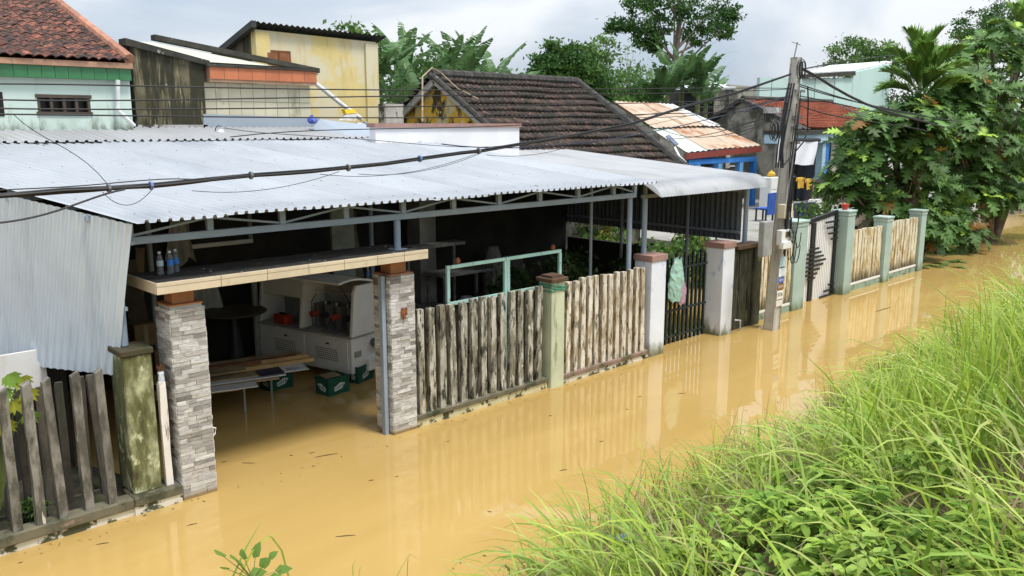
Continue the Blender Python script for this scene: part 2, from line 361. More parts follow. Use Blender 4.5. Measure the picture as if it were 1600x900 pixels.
slab = thing('entrance_slab', 'flat entrance slab with cream tiled edge resting on both stone pillars', 'slab', (5.1, 9.1, 2.38))
tar = mat('tar_top', (.035, .033, .03), .95, .3, 5, bump=.3, stains=[((.10, .09, .075), .55, .75, (5, 5, 5))])
cream = mat('cream_tile', (.62, .52, .37), .35, .06, 6, spec=.5, rand=.05, stains=[((.40, .31, .2), .6, .8, (5, 5, 5))])
MB().box(3.37, 8.74, 2.384, 6.89, 9.62, 2.478).build('slab_core', tar, slab)
seams = [3.35, 4.05, 4.6, 5.13, 5.62, 6.1, 6.52, 6.91]
for i, (a, b_) in enumerate(zip(seams[:-1], seams[1:])):
    MB().box(a+.003, 8.725, 2.374, b_-.003, 8.742, 2.452).build('edge_tile', cream, slab, bevel=.002)
    MB().box(a+.003, 8.722, 2.455, b_-.003, 8.76, 2.494).build('rim_tile', cream, slab, bevel=.002)
for a, b_ in ((8.745, 9.2), (9.2, 9.62)):
    MB().box(3.35, a+.003, 2.374, 3.368, b_-.003, 2.494).build('edge_tile', cream, slab, bevel=.002)
for k in range(26):   # bits of rubble and broken lamp fittings near the post foot
    pass
# water bottles
glass = bpy.data.materials.new('clear_plastic'); glass.use_nodes = True
gp = glass.node_tree.nodes['Principled BSDF']; gp.inputs['Base Color'].default_value = (.85, .92, .97, 1); gp.inputs['Roughness'].default_value = .08; gp.inputs['Transmission Weight'].default_value = .85; gp.inputs['IOR'].default_value = 1.2
blue_l = mat('blue_label', (.05, .22, .62), .4, .2, 30); white_cap = mat('white_cap', (.8, .82, .85), .4, .05, 10)
prof_b = [(.022, 0), (.031, .006), (.032, .03), (.029, .045), (.032, .06), (.029, .075), (.032, .09), (.032, .15), (.030, .165), (.022, .195), (.013, .212), (.0125, .222)]
def bottle(p, label, lab=blue_l, s=1.1):
    t = thing('water_bottle', label, 'bottle', p, 'plastic water bottles')
    MB().lathe(p, [(r*s, z*s) for r, z in prof_b], 12).build('bottle_body', glass, t, smooth=True)
    if lab: MB().lathe((p[0], p[1], p[2]), [(.0328*s, .093*s), (.0328*s, .148*s)], 12, cap=False).build('paper_label', lab, t, smooth=True)
    MB().lathe((p[0], p[1], p[2] + .216*s), [(.016*s, 0), (.016*s, .022*s)], 10).build('cap', white_cap, t)
bottle((3.63, 9.30, 2.479), 'clear water bottle without blue label standing alone on the slab', mat('pale_label', (.45, .55, .6), .4))
bottle((3.735, 9.28, 2.479), 'clear water bottle with blue label, in front of its pair on the slab')
bottle((3.83, 9.36, 2.479), 'clear water bottle with blue label, behind its pair on the slab')
# grit and small bits lying on the slab
bits = MB()
for k in range(24):
    x, y = rnd.uniform(6.4, 6.88) if k < 12 else rnd.uniform(3.6, 6.8), rnd.uniform(8.85, 9.5); s = rnd.uniform(.004, .011)
    bits.box(x-s, y-s, 2.479, x+s, y+s*1.4, 2.479+s)
o = bits.build('slab_grit', mat('grit', (.2, .19, .18), .9, .4, 20)); stuff(o); tag(o, 'loose pale grit lying on top of the entrance slab', 'grit')

# ================================================================ big metal canopy
ZE, SL, SK = 3.135, .153, -.381
def c1z(y): return ZE + SL * (y - 8.75)
can = thing('metal_canopy', 'white ribbed metal canopy roof on a blue grey truss over the garage', 'canopy', (7.5, 9.1, 0))
def trap(n, p, h): # trapezoid rib profile
    out = []
    for i in range(n):
        out += [(i*p, 0.), (i*p + .56*p, 0.), (i*p + .66*p, h), (i*p + .90*p, h)]
    return out + [(n*p, 0.)]
def sheet_mesh(name, prof, rows, P):
    V = []; nr = len(rows)
    for s, h in prof:
        for t in rows: V.append(P(s, t, h))
    Fq = [(i*nr+j, (i+1)*nr+j, (i+1)*nr+j+1, i*nr+j+1) for i in range(len(prof)-1) for j in range(nr-1)]
    return np.array(V), np.array(Fq)
def sheet(name, prof, rows, P, m, parent, smooth=False, thick=.0):
    V, Fq = sheet_mesh(name, prof, rows, P)
    V = V - np.array(wloc(parent)); o = link(name, np_mesh(name, V, Fq, smooth), m, parent)
    if thick:
        s = o.modifiers.new('solid', 'SOLIDIFY'); s.thickness = thick; s.offset = 0
    return o
# front roof in sheets one metre wide that lap
xw = 8.65; npan = 9; pw = xw / npan; nrib = 8
for k in range(npan):
    x0 = 3.2 + k * pw; dz = .010 * (k % 2)
    sheet('roof_sheet', trap(nrib, pw / nrib, .032), [8.72, 9.6, 10.5, 11.4, 12.3, 13.35],
          lambda s, t, h: (x0 + s + SK * (t - 8.75), t, c1z(t) + h + dz + .006 * math.sin(t * 2.1 + x0 * 1.7)), MATS['galv_sheet'], can)
for k in range(9):   # upper sheets lapping over the back edge
    x0 = .6 + k * 1.05
    if x0 < 9.6: sheet('upper_roof_sheet', trap(8, 1.05/8, .026), [13.2, 13.8, 14.4], lambda s, t, h: (x0 + s - .12 * (t - 13.2), t, c1z(t) + h + .045), MATS['galv_sheet_b'], can)
for k in range(3):   # extra sheets towards the side wall on the left, mostly under the cables
    pass
scr = MB()
for t in (8.95, 9.75, 10.6, 11.5, 12.4, 13.1):
    for i in range(npan * nrib // 3):
        x = 3.2 + (i + .5) * 3 * pw / nrib - pw / nrib * .22 + SK * (t - 8.75); z = c1z(t) + .034
        scr.lathe((x, t + rnd.uniform(-.01, .01), z), [(.008, 0), (.008, .004), (.004, .009)], 5)
stuff(scr.build('roof_screws', mat('screw', (.16, .16, .17), .6), can))
# truss
YT = 9.1; tx = [3.26, 4.13, 5.02, 5.90, 6.79, 7.66, 8.53, 9.39, 10.27, 11.16, 11.73]
SB = MATS['steel_blue_paint']
MB().box(3.24, YT-.03, 2.87, 11.76, YT+.03, 2.95).build('bottom_chord', SB, can, bevel=.004)
MB().box(3.24, YT-.025, 3.105, 11.76, YT+.025, 3.15).build('top_chord', SB, can)
for x in tx: MB().box(x-.035, YT-.027, 2.952, x+.035, YT+.027, 3.104).build('truss_upright', SB, can)
for i in range(len(tx) - 1):
    a, b_ = (2.965, 3.09) if i % 2 == 0 else (3.09, 2.965)
    MB().beam((tx[i]+.03, YT, a), (tx[i+1]-.03, YT, b_), .022, .024).build('truss_brace', SB, can)
for y in (9.75, 10.6, 11.5, 12.4, 13.1):
    MB().box(3.2 + SK*(y-8.75) + .05, y-.025, c1z(y)-.075, 11.8 + SK*(y-8.75), y+.025, c1z(y)-.012).build('purlin', SB, can)
for x, y, z0, z1 in ((3.13, 9.16, 1.80, 2.87), (6.69, 9.1, 2.48, 2.868), (11.67, 9.14, -.6, 2.868)):
    MB().tube([(x, y, z0), (x, y, z1)], .045, 14).build('post', SB, can, smooth=False)
    if z0 == 2.48: MB().box(x-.09, y-.09, 2.479, x+.09, y+.09, 2.489).build('base_plate', SB, can)
for x in (4.9, 8.9): MB().tube([(x, 12.9, -.6), (x, 12.9, 3.7)], .04, 8).build('post', SB, can)
# hanging side sheet at the left end (skewed like the roof edge)
Pn, nn = (3.19, 8.83, 3.11), (1, .381, 0)
sc_ = [onp(207, 351, Pn, nn), onp(183, 587, Pn, nn), onp(-140, 549, Pn, nn), onp(-140, 268, Pn, nn)]
def bil(a, b_): return sc_[0]*(1-a)*(1-b_) + sc_[1]*(1-a)*b_ + sc_[2]*a*b_ + sc_[3]*a*(1-b_)
wS = np.linalg.norm(sc_[3] - sc_[0]); nS = int(wS / .115)
nrm = np.array([-nn[0], -nn[1], 0.]) / math.hypot(1, .381)
sheet('side_sheet', trap(nS, 1 / nS, 1), [0, .33, .66, 1], lambda s, t, h: bil(s, t) + nrm * (.02 * h + .012 * math.sin(t * 5 + s * 4) * t), MATS['side_sheet'], can)
for b_ in (.12, .55, .9):
    q0, q1 = bil(.0, b_) - nrm*.03, bil(1, b_) - nrm*.03
    MB().beam(q0, q1, .04, .04).build('sheet_rail', SB, can)
for u in (.18, .52):   # purlin ends poking out under the edge
    q = sc_[0] * (1-u) + sc_[3] * u + nrm * .03
    MB().beam(q + np.array([0, 0, -.045]), q + np.array([.35, 0, -.045]), .05, .05).build('purlin_end', SB, can)

# ---------------- second canopy (curved eave) with dark side wall
can2 = thing('curved_canopy', 'pale grey corrugated canopy with a rounded eave and dark sheet side wall', 'canopy', (13.8, 9.2, 0))
def c2z(y): return 3.12 + .075 * (y - 9.0)
def c2path(t, ystart):
    if t >= ystart: return t, c2z(t)
    return t, c2z(t)
pr2 = []; per = .092; n2 = int((15.6 - 9.0) / per)
V = []; Fc = []; rows2 = 13
cols = np.arange(0, n2 * 4 + 1) * per / 4 + 9.0
for x in cols:
    y0 = 9.05 if x > 11.9 else 9.05 + (11.95 - x) / .381 * .93
    y0 = min(y0, 14.6); y1 = 15.4; h = .013 * math.cos((x - 9.0) / per * 2 * math.pi)
    yy = list(np.linspace(y1, y0, 5))
    if x > 11.9:
        for a in np.linspace(0, 1.12, 8)[1:]: yy.append((y0 - .42 * math.sin(a), c2z(y0) - .42 * (1 - math.cos(a)), a))
    else:
        for q in np.linspace(0, .35, 8)[1:]: yy.append((y0 - q*.3, c2z(y0 - q*.3), 0))
    for q in yy:
        if isinstance(q, tuple): V.append((x, q[0] - h * math.sin(q[2]), q[1] + h * math.cos(q[2])))
        else: V.append((x, q, c2z(q) + h))
nr = 12
Fc = [(i*nr+j, (i+1)*nr+j, (i+1)*nr+j+1, i*nr+j+1) for i in range(len(cols)-1) for j in range(nr-1)]
V = np.array(V) - np.array(can2.location)
link('roof_sheet', np_mesh('c2roof', V, np.array(Fc), True), MATS['galv_sheet_b'], can2)
GS = mat('grey_steel', (.27, .29, .32), .55, .1, 5)
MB().box(12.07, 9.16, 2.83, 15.6, 9.22, 2.89).build('front_beam', GS, can2, bevel=.003)
for x in (12.16, 15.56): MB().tube([(x, 9.19, -.6), (x, 9.19, 2.828 if x < 13 else 3.06)], .05, 14).build('post', SB, can2)
for x in (12.16, 12.9, 13.8, 14.7): MB().box(x-.025, 9.165, 2.892, x+.025, 9.215, 3.09).build('upright', GS, can2)
for y in (9.6, 11.0, 12.4, 13.8): MB().box(11.9 - .381*(y-8.8), y-.025, c2z(y)-.075, 15.5, y+.025, c2z(y)-.018).build('purlin', GS, can2)
pan = 8; pl_ = (15.2 - 9.25) / pan
for k in range(pan):
    y0 = 9.25 + k * pl_
    sheet('wall_sheet', trap(6, pl_/6, .02), [1.76, 2.3, 2.85, 1e9], lambda s, t, h: (15.5 - h, y0 + s, min(t, c2z(y0 + s) - .02)), MATS['dark_sheet'], can2)
for z in (1.9, 2.75): MB().box(15.425, 9.25, z, 15.475, 15.2, z+.05).build('wall_rail', GS, can2)
for y in (10.5, 12.3, 14.9): MB().tube([(15.42, y, -.6), (15.42, y, c2z(y)-.1)], .04, 8).build('post', GS, can2)
MB().tube([(11.33, 9.72, -.6), (11.33, 9.72, 3.1)], .028, 8).build('thin_post', GS, can2)

# ---------------- garage shell behind: dark back wall with opening, doors
gw = thing('garage_wall', 'dark back wall of the flooded garage under the canopy', 'wall', (7, 14.1, -.6))
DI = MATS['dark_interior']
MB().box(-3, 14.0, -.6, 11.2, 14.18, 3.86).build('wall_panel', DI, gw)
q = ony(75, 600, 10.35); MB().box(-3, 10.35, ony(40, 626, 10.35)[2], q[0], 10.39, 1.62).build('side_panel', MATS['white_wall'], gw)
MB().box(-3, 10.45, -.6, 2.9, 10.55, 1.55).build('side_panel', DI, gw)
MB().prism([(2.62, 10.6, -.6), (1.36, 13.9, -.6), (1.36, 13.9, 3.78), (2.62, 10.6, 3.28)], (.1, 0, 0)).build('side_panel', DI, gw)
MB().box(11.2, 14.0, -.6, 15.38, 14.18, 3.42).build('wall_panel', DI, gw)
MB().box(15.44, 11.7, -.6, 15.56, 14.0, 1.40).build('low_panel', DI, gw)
MB().box(7.9, 12.62, -.6, 8.35, 12.68, 3.45).build('door_leaf', mat('pale_door', (.25, .27, .25), .7), gw)
MB().box(10.25, 13.2, -.6, 10.65, 13.6, 3.5).build('column', mat('dull_column', (.22, .22, .21), .9), gw)
MB().box(5.9, 13.93, 2.05, 7.1, 13.99, 2.12).build('shelf_frame', MATS['white_wall'], gw)
for x in (5.9, 7.03): MB().box(x, 13.93, 2.12, x+.07, 13.99, 2.8).build('shelf_frame', mat('dim_frame', (.2, .2, .2)), gw)
# ================================================================ concrete picket fences along the flooded street
PK_OLD = mat('old_picket', (.215, .205, .18), .92, .18, 5, bump=.4, bs=25, rand=.15, stains=[((.09, .085, .068), .40, .60, (9, 9, 3)), ((.55, .52, .45), .64, .68, (20, 20, 3)), ((.05, .05, .035), .58, .72, (6, 6, 2.5))])
PK_MID = mat('mould_picket', (.46, .44, .385), .92, .12, 5, bump=.4, bs=25, rand=.15, stains=[((.20, .185, .135), .38, .58, (10, 10, 2.6)), ((.04, .04, .028), .49, .60, (16, 16, 3.4)), ((.66, .64, .58), .61, .67, (22, 22, 6))])
PK_MID2 = mat('stained_picket', (.66, .61, .52), .92, .1, 5, bump=.4, bs=25, rand=.1, stains=[((.36, .28, .17), .44, .62, (10, 10, 3)), ((.11, .095, .065), .53, .63, (18, 18, 4.5)), ((.05, .05, .035), .62, .70, (24, 24, 7))])
PK_MINT = mat('cream_picket', (.68, .63, .48), .9, .08, 5, bump=.3, bs=25, rand=.1, stains=[((.40, .29, .12), .44, .60, (9, 9, 2.2)), ((.12, .10, .055), .58, .67, (13, 13, 3.4)), ((.76, .72, .6), .64, .68, (14, 14, 2))], wline=((.12, .095, .05), .42))
KERB = mat('mossy_kerb', (.13, .12, .08), .95, .25, 4, bump=.5, bs=16, stains=[((.35, .22, .18), .60, .68, (2.5, 2.5, 6)), ((.045, .05, .025), .5, .65, (3, 3, 3))])
KWHITE = mat('flaking_plaster', (.62, .60, .52), .9, .12, 4, bump=.4, bs=20, stains=[((.07, .075, .04), .50, .56, (4.2, 4.2, 6)), ((.55, .38, .32), .64, .68, (2, 2, 4))], wline=((.26, .19, .10), .02, .12))
KYEL = mat('yellowed_plaster', (.55, .52, .33), .9, .12, 4, bump=.4, bs=20, stains=[((.06, .065, .035), .50, .57, (6, 6, 5)), ((.40, .2, .12), .66, .7, (4, 4, 4))], wline=((.26, .19, .10), .02, .12))
def picket_mesh(w, d, h, slope=.0, taper=.012, seed=0):
    r = random.Random(seed); b = MB(); j = lambda: r.uniform(-.006, .006)
    lv = [0, h*.33, h*.66, h-.05, h]
    vs_ = []
    for i, z in enumerate(lv):
        k = 1 - taper*i if i < 4 else .93 - r.uniform(0, .06)
        for sx, sy in ((-1,-1),(1,-1),(1,1),(-1,1)): vs_.append((sx*w/2*k + j(), sy*d/2*k + j(), z + (slope*sx if i == 4 else 0)))
    fs = [(i*4+k, i*4+(k+1)%4, (i+1)*4+(k+1)%4, (i+1)*4+k) for i in range(4) for k in range(4)] + [(3,2,1,0),(16,17,18,19)]
    return b.add(vs_, fs).mesh('picket')
def pickets(t, xs_, y, z0, h, w, d, m, seeds=4, tilt=.012, slope=.0, rotz=0.):
    ms = [picket_mesh(w, d, h, slope, seed=i + int(h*100)) for i in range(seeds)]
    for me in ms: me.materials.append(m)
    for i, x in enumerate(xs_):
        piece('picket', ms[rnd.randrange(seeds)], t, (x + rnd.uniform(-.006, .006), y, z0), (1, 1, 1 + rnd.uniform(-.012, .012)), (rnd.uniform(-tilt, tilt), rnd.uniform(-tilt, tilt), rotz + rnd.uniform(-.05, .05)))
# left fence
fl = thing('concrete_fence', 'grey worn concrete picket fence on a kerb with flaking white paint', 'fence', (2, 8.95, -.6))
xl = [ony(u, 700, 8.95)[0] for u in (12, 50, 88, 129, 167)]
pickets(fl, [xl[0]-.62, xl[0]-.42, xl[0]-.21] + xl, 8.95, .19, 1.45, .085, .085, PK_OLD, tilt=.02, slope=.02)
MB().box(-2, 8.87, .085, 3.0, 9.06, .195).build('kerb_ledge', KERB, fl, bevel=.01)
MB().box(-2, 8.90, -.6, 3.0, 9.04, .084).build('kerb_face', KWHITE, fl)
MB().box(3.0, 8.855, .10, 3.515, 9.2, .20).build('kerb_ledge', KERB, fl, bevel=.01)
MB().box(3.0, 8.875, -.6, 3.51, 9.18, .098).build('kerb_face', KWHITE, fl)
# second, older row of boards just behind
fb = thing('board_fence', 'row of dark brown weathered boards behind the grey concrete pickets', 'fence', (2, 9.5, -.6))
BRD = mat('old_board', (.085, .075, .06), .95, .25, 6, bump=.4, rand=.35, stains=[((.05, .05, .035), .5, .65, (6, 6, 1))])
pickets(fb, [1.0 + i*.19 for i in range(12)], 9.42, -.3, 1.78, .075, .04, BRD, tilt=.03)
MB().box(.9, 9.45, .05, 3.0, 9.49, .16).build('rail', BRD, fb)
# mossy post + thin white post + can
mp = thing('mossy_post', 'broad green mossy concrete fence post at the kerb end', 'post', (3.2, 9.1, -.6))
MOSSY = mat('mossy_concrete', (.36, .37, .22), .95, .3, 5, bump=.6, bs=20, stains=[((.12, .125, .05), .36, .54, (5, 5, 1.6)), ((.50, .52, .33), .56, .66, (7, 7, 4)), ((.055, .045, .02), .54, .70, (5, 5, 1.6)), ((.62, .62, .48), .66, .69, (14, 14, 8))])
MB().box(3.03, 8.955, .197, 3.33, 9.3, 1.72).build('shaft', MOSSY, mp, bevel=.012)
MB().box(3.01, 8.935, 1.722, 3.35, 9.32, 1.79).build('cap', mat('brown_cap', (.07, .055, .03), .9, .3, 6, stains=[((.04, .045, .02), .45, .6, (6, 6, 6))]), mp, bevel=.01)
wp = thing('slim_white_post', 'slim flaking white post between the mossy post and stone pillar', 'post', (3.43, 8.98, .2))
pickets(wp, [3.425], 8.985, .202, 1.17, .075, .075, mat('flaking_white', (.74, .70, .66), .9, .06, 5, bump=.3, stains=[((.16, .09, .05), .56, .64, (8, 8, 1.2))]), 1, .004)
jar = thing('incense_can', 'small white and blue can holding brown incense stubs', 'can', (3.425, 8.985, 1.376))
MB().lathe((3.425, 8.985, 1.376), [(.030, 0), (.034, .01), (.034, .10), (.030, .11)], 12).build('can_body', mat('can_print', (.62, .66, .72), .5, .2, 40, stains=[((.08, .12, .4), .55, .6, (40, 40, 30))]), jar)
for k in range(14):
    a = rnd.uniform(0, 6.28); r_ = rnd.uniform(.004, .024); tl = rnd.uniform(.05, .1)
    q = Vector((3.425 + r_*math.cos(a), 8.985 + r_*math.sin(a), 1.48)); MB().tube([q, q + Vector((math.cos(a)*.3*tl, math.sin(a)*.3*tl, tl))], .0022, 4).build('incense_stub', MATS['wood_brown'], jar)

# middle fence, two bays with a green post between
fm = thing('concrete_fence', 'mould blackened concrete picket fence next to the plated stone pillar', 'fence', (8.1, 8.95, -.6), 'mouldy fence bays between gate pillar and white post')
pickets(fm, [6.92 + i * (9.22 - 6.92) / 12 for i in range(13)], 8.965, .175, 1.47, .104, .08, PK_MID)
MB().box(6.82, 8.90, .105, 9.41, 9.06, .175).build('kerb_ledge', KERB, fm, bevel=.01)
MB().box(6.825, 8.925, -.6, 9.405, 9.04, .104).build('kerb_face', KYEL, fm)
fr = thing('concrete_fence', 'brown stained white concrete picket fence against the first white post', 'fence', (10.9, 8.95, -.6), 'mouldy fence bays between gate pillar and white post')
pickets(fr, [9.89 + i * (11.84 - 9.89) / 11 for i in range(12)], 8.955, .155, 1.5, .102, .08, PK_MID2)
MB().box(9.745, 8.88, .085, 12.02, 9.05, .155).build('kerb_ledge', mat('pink_kerb', (.22, .15, .12), .95, .25, 4, stains=[(MOSS, .5, .65, (3, 3, 3))]), fr, bevel=.01)
MB().box(9.75, 8.905, -.6, 12.01, 9.03, .084).build('kerb_face', KWHITE, fr)
gpst = thing('green_post', 'pale green concrete post with brown cap and green rope', 'post', (9.58, 9.0, -.6))
MB().box(9.43, 8.86, -.6, 9.73, 9.14, 1.70).build('shaft', mat('pale_green', (.50, .54, .38), .9, .1, 3, bump=.3, stains=[((.17, .18, .10), .54, .7, (5, 5, .8)), ((.62, .63, .50), .6, .7, (3, 3, 2))]), gpst, bevel=.01)
BC = mat('rusty_brown_cap', (.11, .065, .04), .9, .3, 8, stains=[((.05, .04, .03), .5, .7, (8, 8, 8))])
MB().box(9.39, 8.82, 1.702, 9.77, 9.18, 1.765).build('cap', BC, gpst, bevel=.01)
MB().prism([(9.45,8.88,1.766),(9.71,8.88,1.766),(9.71,9.12,1.766),(9.45,9.12,1.766)], (0,0,.035)).build('cap_top', BC, gpst)
rp = MB()
for k, (za, zb) in enumerate(((1.66, 1.60), (1.62, 1.55), (1.56, 1.62))):
    rp.tube([(9.42, 9.15, za), (9.42, 8.85, za), (9.58, 8.845, (za+zb)/2), (9.74, 8.85, zb), (9.74, 9.15, zb)], .011, 6)
rp.build('rope', mat('green_rope', (.03, .20, .13), .7), gpst)
# old mint sliding gate standing behind the fence
mg = thing('gate_frame', 'rusty mint green steel gate frame rising behind the blackened pickets', 'gate', (8.9, 9.32, -.6))
MG = mat('mint_steel', (.42, .66, .58), .55, .06, 4, stains=[((.17, .07, .03), .60, .66, (9, 9, 5)), ((.06, .04, .03), .66, .7, (14, 14, 14))])
MB().box(7.70, 9.30, 2.06, 10.12, 9.34, 2.11).build('top_rail', MG, mg, bevel=.003)
MB().box(7.752, 9.302, 1.52, 10.08, 9.338, 1.57).build('bottom_rail', MG, mg, bevel=.003)
for x in (7.70, 8.84, 8.90, 10.07):
    MB().box(x, 9.297, -.6, x+.055, 9.343, 2.058).build('stile', MG, mg, bevel=.003)
MB().box(7.75, 9.36, .0, 10.06, 9.37, 1.50).build('backing_sheet', mat('dark_backing', (.02, .02, .018), .8, .3, 4), mg)  # plain near-black sheet behind the picket gaps
for x in (7.92, 9.93): MB().lathe((x, 9.32, 2.112), [(.015, 0), (.035, .02), (.042, .05), (.03, .085), (.008, .095)], 10).build('roller', MATS['rust'], mg, smooth=True)

# white posts, iron gate, mossy end wall
def white_post(x0, x1, y0, y1, top, label):
    t = thing('white_post', label, 'post', ((x0+x1)/2, (y0+y1)/2, -.6), 'white gate posts with brown caps')
    MB().box(x0, y0, -.6, x1, y1, top).build('shaft', MATS['white_post'], t, bevel=.008)
    MB().box(x0-.02, y0-.02, top+.002, x1+.02, y1+.02, top+.11).build('cap', MATS['pink_coping'], t, bevel=.006)
white_post(12.03, 12.46, 8.90, 9.28, 1.73, 'white painted post with brown cap at the end of the stained pickets')
white_post(14.30, 14.70, 8.88, 9.30, 1.74, 'white post with peeling blue patches beside the dark mossy wall')
ig = thing('iron_gate', 'black iron gate with spear tips between the two white posts', 'gate', (13.4, 9.3, -.6))
BK = mat('dark_green_iron', (.018, .028, .028), .5, .2, 8)
gx0, gx1 = 12.50, 14.27
bars = 13
for i in range(bars):
    x = gx0 + .06 + i * (gx1 - gx0 - .12) / (bars - 1); h = 1.72 if i % 2 else 1.64
    m_ = MB().box(x-.021, 9.22, -.3, x+.021, 9.26, h); m_.add([(x-.022,9.24,h),(x,9.222,h),(x+.022,9.24,h),(x,9.258,h),(x,9.24,h+.09)], [(0,1,4),(1,2,4),(2,3,4),(3,0,4),(3,2,1,0)])
    m_.build('spear_bar', BK, ig)
for z in (.12, .62, 1.42): MB().box(gx0, 9.215, z, gx1, 9.265, z+.035).build('rail', BK, ig)
for i in range(1): MB().box(12.47, 9.2, -.3, 12.51, 9.28, 1.7).build('stile', BK, ig)
# plastic bags hung on the gate
def bag(name, c, w, h, m, label, seed):
    r = random.Random(seed); b = MB(); nu, nv = 14, 12; vs_ = []
    for j in range(nv + 1):
        t_ = j / nv; wid = w * (.5 + .5 * min(1, t_ * 2.2)) * (1 - .2 * t_**3)
        for i in range(nu):
            a = 2*math.pi*i/nu; k = 1 + .2 * math.sin(3*a + seed + t_*4) + r.uniform(-.16, .16)
            vs_.append((c[0] + wid/2*math.cos(a)*k, c[1] + .35*wid/2*math.sin(a)*k, c[2] - t_*h + (.03*math.sin(4*a+seed) if j in (0, nv) else 0)))
    b.add(vs_, [(j*nu+i, j*nu+(i+1)%nu, (j+1)*nu+(i+1)%nu, (j+1)*nu+i) for j in range(nv) for i in range(nu)])
    b.add(vs_[-nu:], [tuple(range(nu))])
    o = b.build(name, m, loc=(c[0], c[1], c[2]-h)); tag(o, label, 'bag', 'plastic bags on the iron gate')
qb = ony(1057, 404, 9.12); bag('plastic_bag', (qb[0], 9.10, qb[2]), .40, .80, mat('green_film', (.42, .66, .58), .25, .15, 12, spec=.6, trans=.25, stains=[((.75, .8, .78), .6, .7, (14, 14, 6))]), 'crumpled pale green plastic bag hanging on the black iron gate', 3)
qb = ony(1066, 440, 9.14); bag('plastic_bag', (qb[0], 9.13, qb[2]), .22, .42, mat('pink_film', (.52, .34, .45), .25, .15, 12, spec=.6, trans=.25), 'small pink plastic bag hanging beside the green bag', 8)
ew = thing('mossy_wall', 'short dark mossy wall of upright slabs with brown cap by the pole', 'wall', (15.2, 9.05, -.6))
MW = mat('black_moss', (.055, .056, .032), .95, .3, 4, bump=.5, bs=14, rand=.3, stains=[((.018, .018, .012), .46, .6, (6, 6, 1.1)), ((.15, .17, .085), .62, .72, (6, 6, 1.4))])
for i in range(5): MB().box(14.73 + i*.165, 8.97 + .012*(i % 2), -.6, 14.73 + i*.165 + .158, 9.2, 1.62).build('slab', MW, ew, bevel=.006)
MB().box(15.56, 8.93, -.6, 15.86, 9.25, 1.64).build('end_post', MW, ew, bevel=.01)
MB().box(14.9, 8.92, 1.642, 15.9, 9.27, 1.72).build('cap', BC, ew, bevel=.008)
MB().tube([(14.9, 8.93, .22), (14.98, 8.85, .22), (14.98, 8.85, -.3)], .022, 8).build('drain_pipe', mat('grey_pvc', (.45, .45, .46), .5), ew)

# mint fence
def mint_post(x0, x1, y0, y1, top, label, cap=True):
    t = thing('mint_post', label, 'post', ((x0+x1)/2, (y0+y1)/2, -.6), 'mint green fence posts')
    MB().box(x0, y0, -.6, x1, y1, top-.14).build('shaft', MATS['mint_paint'], t, bevel=.008)
    MB().box(x0-.012, y0-.012, top-.138, x1+.012, y1+.012, top-.05).build('collar', MATS['mint_paint'], t, bevel=.008)
    MB().box(x0-.03, y0-.03, top-.048, x1+.03, y1+.03, top).build('cap', MATS['mint_paint'], t, bevel=.008)
mint_post(17.42, 17.95, 9.02, 9.42, 2.02, 'mint green gate post behind the utility pole, with mossy cap')
mint_post(20.03, 20.42, 9.06, 9.45, 2.07, 'tallest mint green gate post, right beside the striped white gate')
mint_post(22.42, 22.80, 9.10, 9.45, 1.74, 'slim mint green post between the two cream picket bays')
mint_post(24.9, 25.25, 9.15, 9.5, 1.74, 'mint green end post half hidden by the broad lobed leaves')
MKERB = mat('mint_kerb', (.26, .35, .28), .9, .12, 3, stains=[((.10, .13, .06), .5, .65, (4, 4, 3))])
def mint_bay(x0, x1, y, n, label, h=1.42, z0=.2):
    t = thing('picket_fence', label, 'fence', ((x0+x1)/2, y, -.6), 'cream picket bays between mint posts')
    w = (x1 - x0) / n
    pickets(t, [x0 + (i+.5)*w for i in range(n)], y, z0, h, w*.80, .07, PK_MINT)
    MB().box(x0, y-.06, .15, x1, y+.06, .2).build('ledge', MATS['white_wall'], t)
    MB().box(x0, y-.05, -.6, x1, y+.05, .148).build('kerb', MKERB, t)
mint_bay(15.88, 17.40, 9.12, 9, 'cream picket bay with brown streaks behind the utility pole', 1.42, .2)
mint_bay(20.44, 22.40, 9.22, 11, 'cream picket bay next to the tallest mint post', 1.32, .2)
mint_bay(22.82, 24.88, 9.26, 11, 'cream picket bay running under the lobed leaf tree', 1.35, .2)
# striped white gate
sg = thing('striped_gate', 'white barred gate with black bars and staggered black rungs', 'gate', (19, 9.35, -.6))
WM = MATS['white_metal']; KM = MATS['black_paint']; nb = 22
def gz(x): return 1.78 + (x - 17.98) / 2.05 * .20
for i in range(nb):
    x = 18.0 + (i + .5) * (20.0 - 18.0) / nb
    MB().box(x-.026, 9.33, -.5, x+.026, 9.36, gz(x)).build('white_bar', WM, sg)
MB().prism([(17.97, 9.31, gz(17.97)), (20.02, 9.31, gz(20.02)), (20.02, 9.31, gz(20.02)+.10), (17.97, 9.31, gz(17.97)+.10)], (0, .06, 0)).build('top_bar', KM, sg)
MB().box(18.70, 9.285, -.5, 18.88, 9.328, gz(18.7)).build('black_bar', KM, sg)
MB().box(19.86, 9.285, -.5, 19.98, 9.328, gz(19.9)).build('black_bar', KM, sg)
for i, (a, b_) in enumerate(((.12, .18), (.22, .3), (.32, .42), (.4, .55), (.42, .42), (.4, .28), (.25, .15), (.12, .05))):
    z = 1.22 - i * .1; MB().box(18.70 - a, 9.262, z, 18.88 + b_, 9.284, z+.045).build('rung', KM, sg)
for z, a in ((1.82, .55), (1.68, .46), (1.54, .36), (1.40, .22), (.28, .2), (.14, .42), (.02, .62)):
    MB().box(19.86 - a, 9.262, z-.02, 19.98, 9.284, z+.025).build('rung', KM, sg)
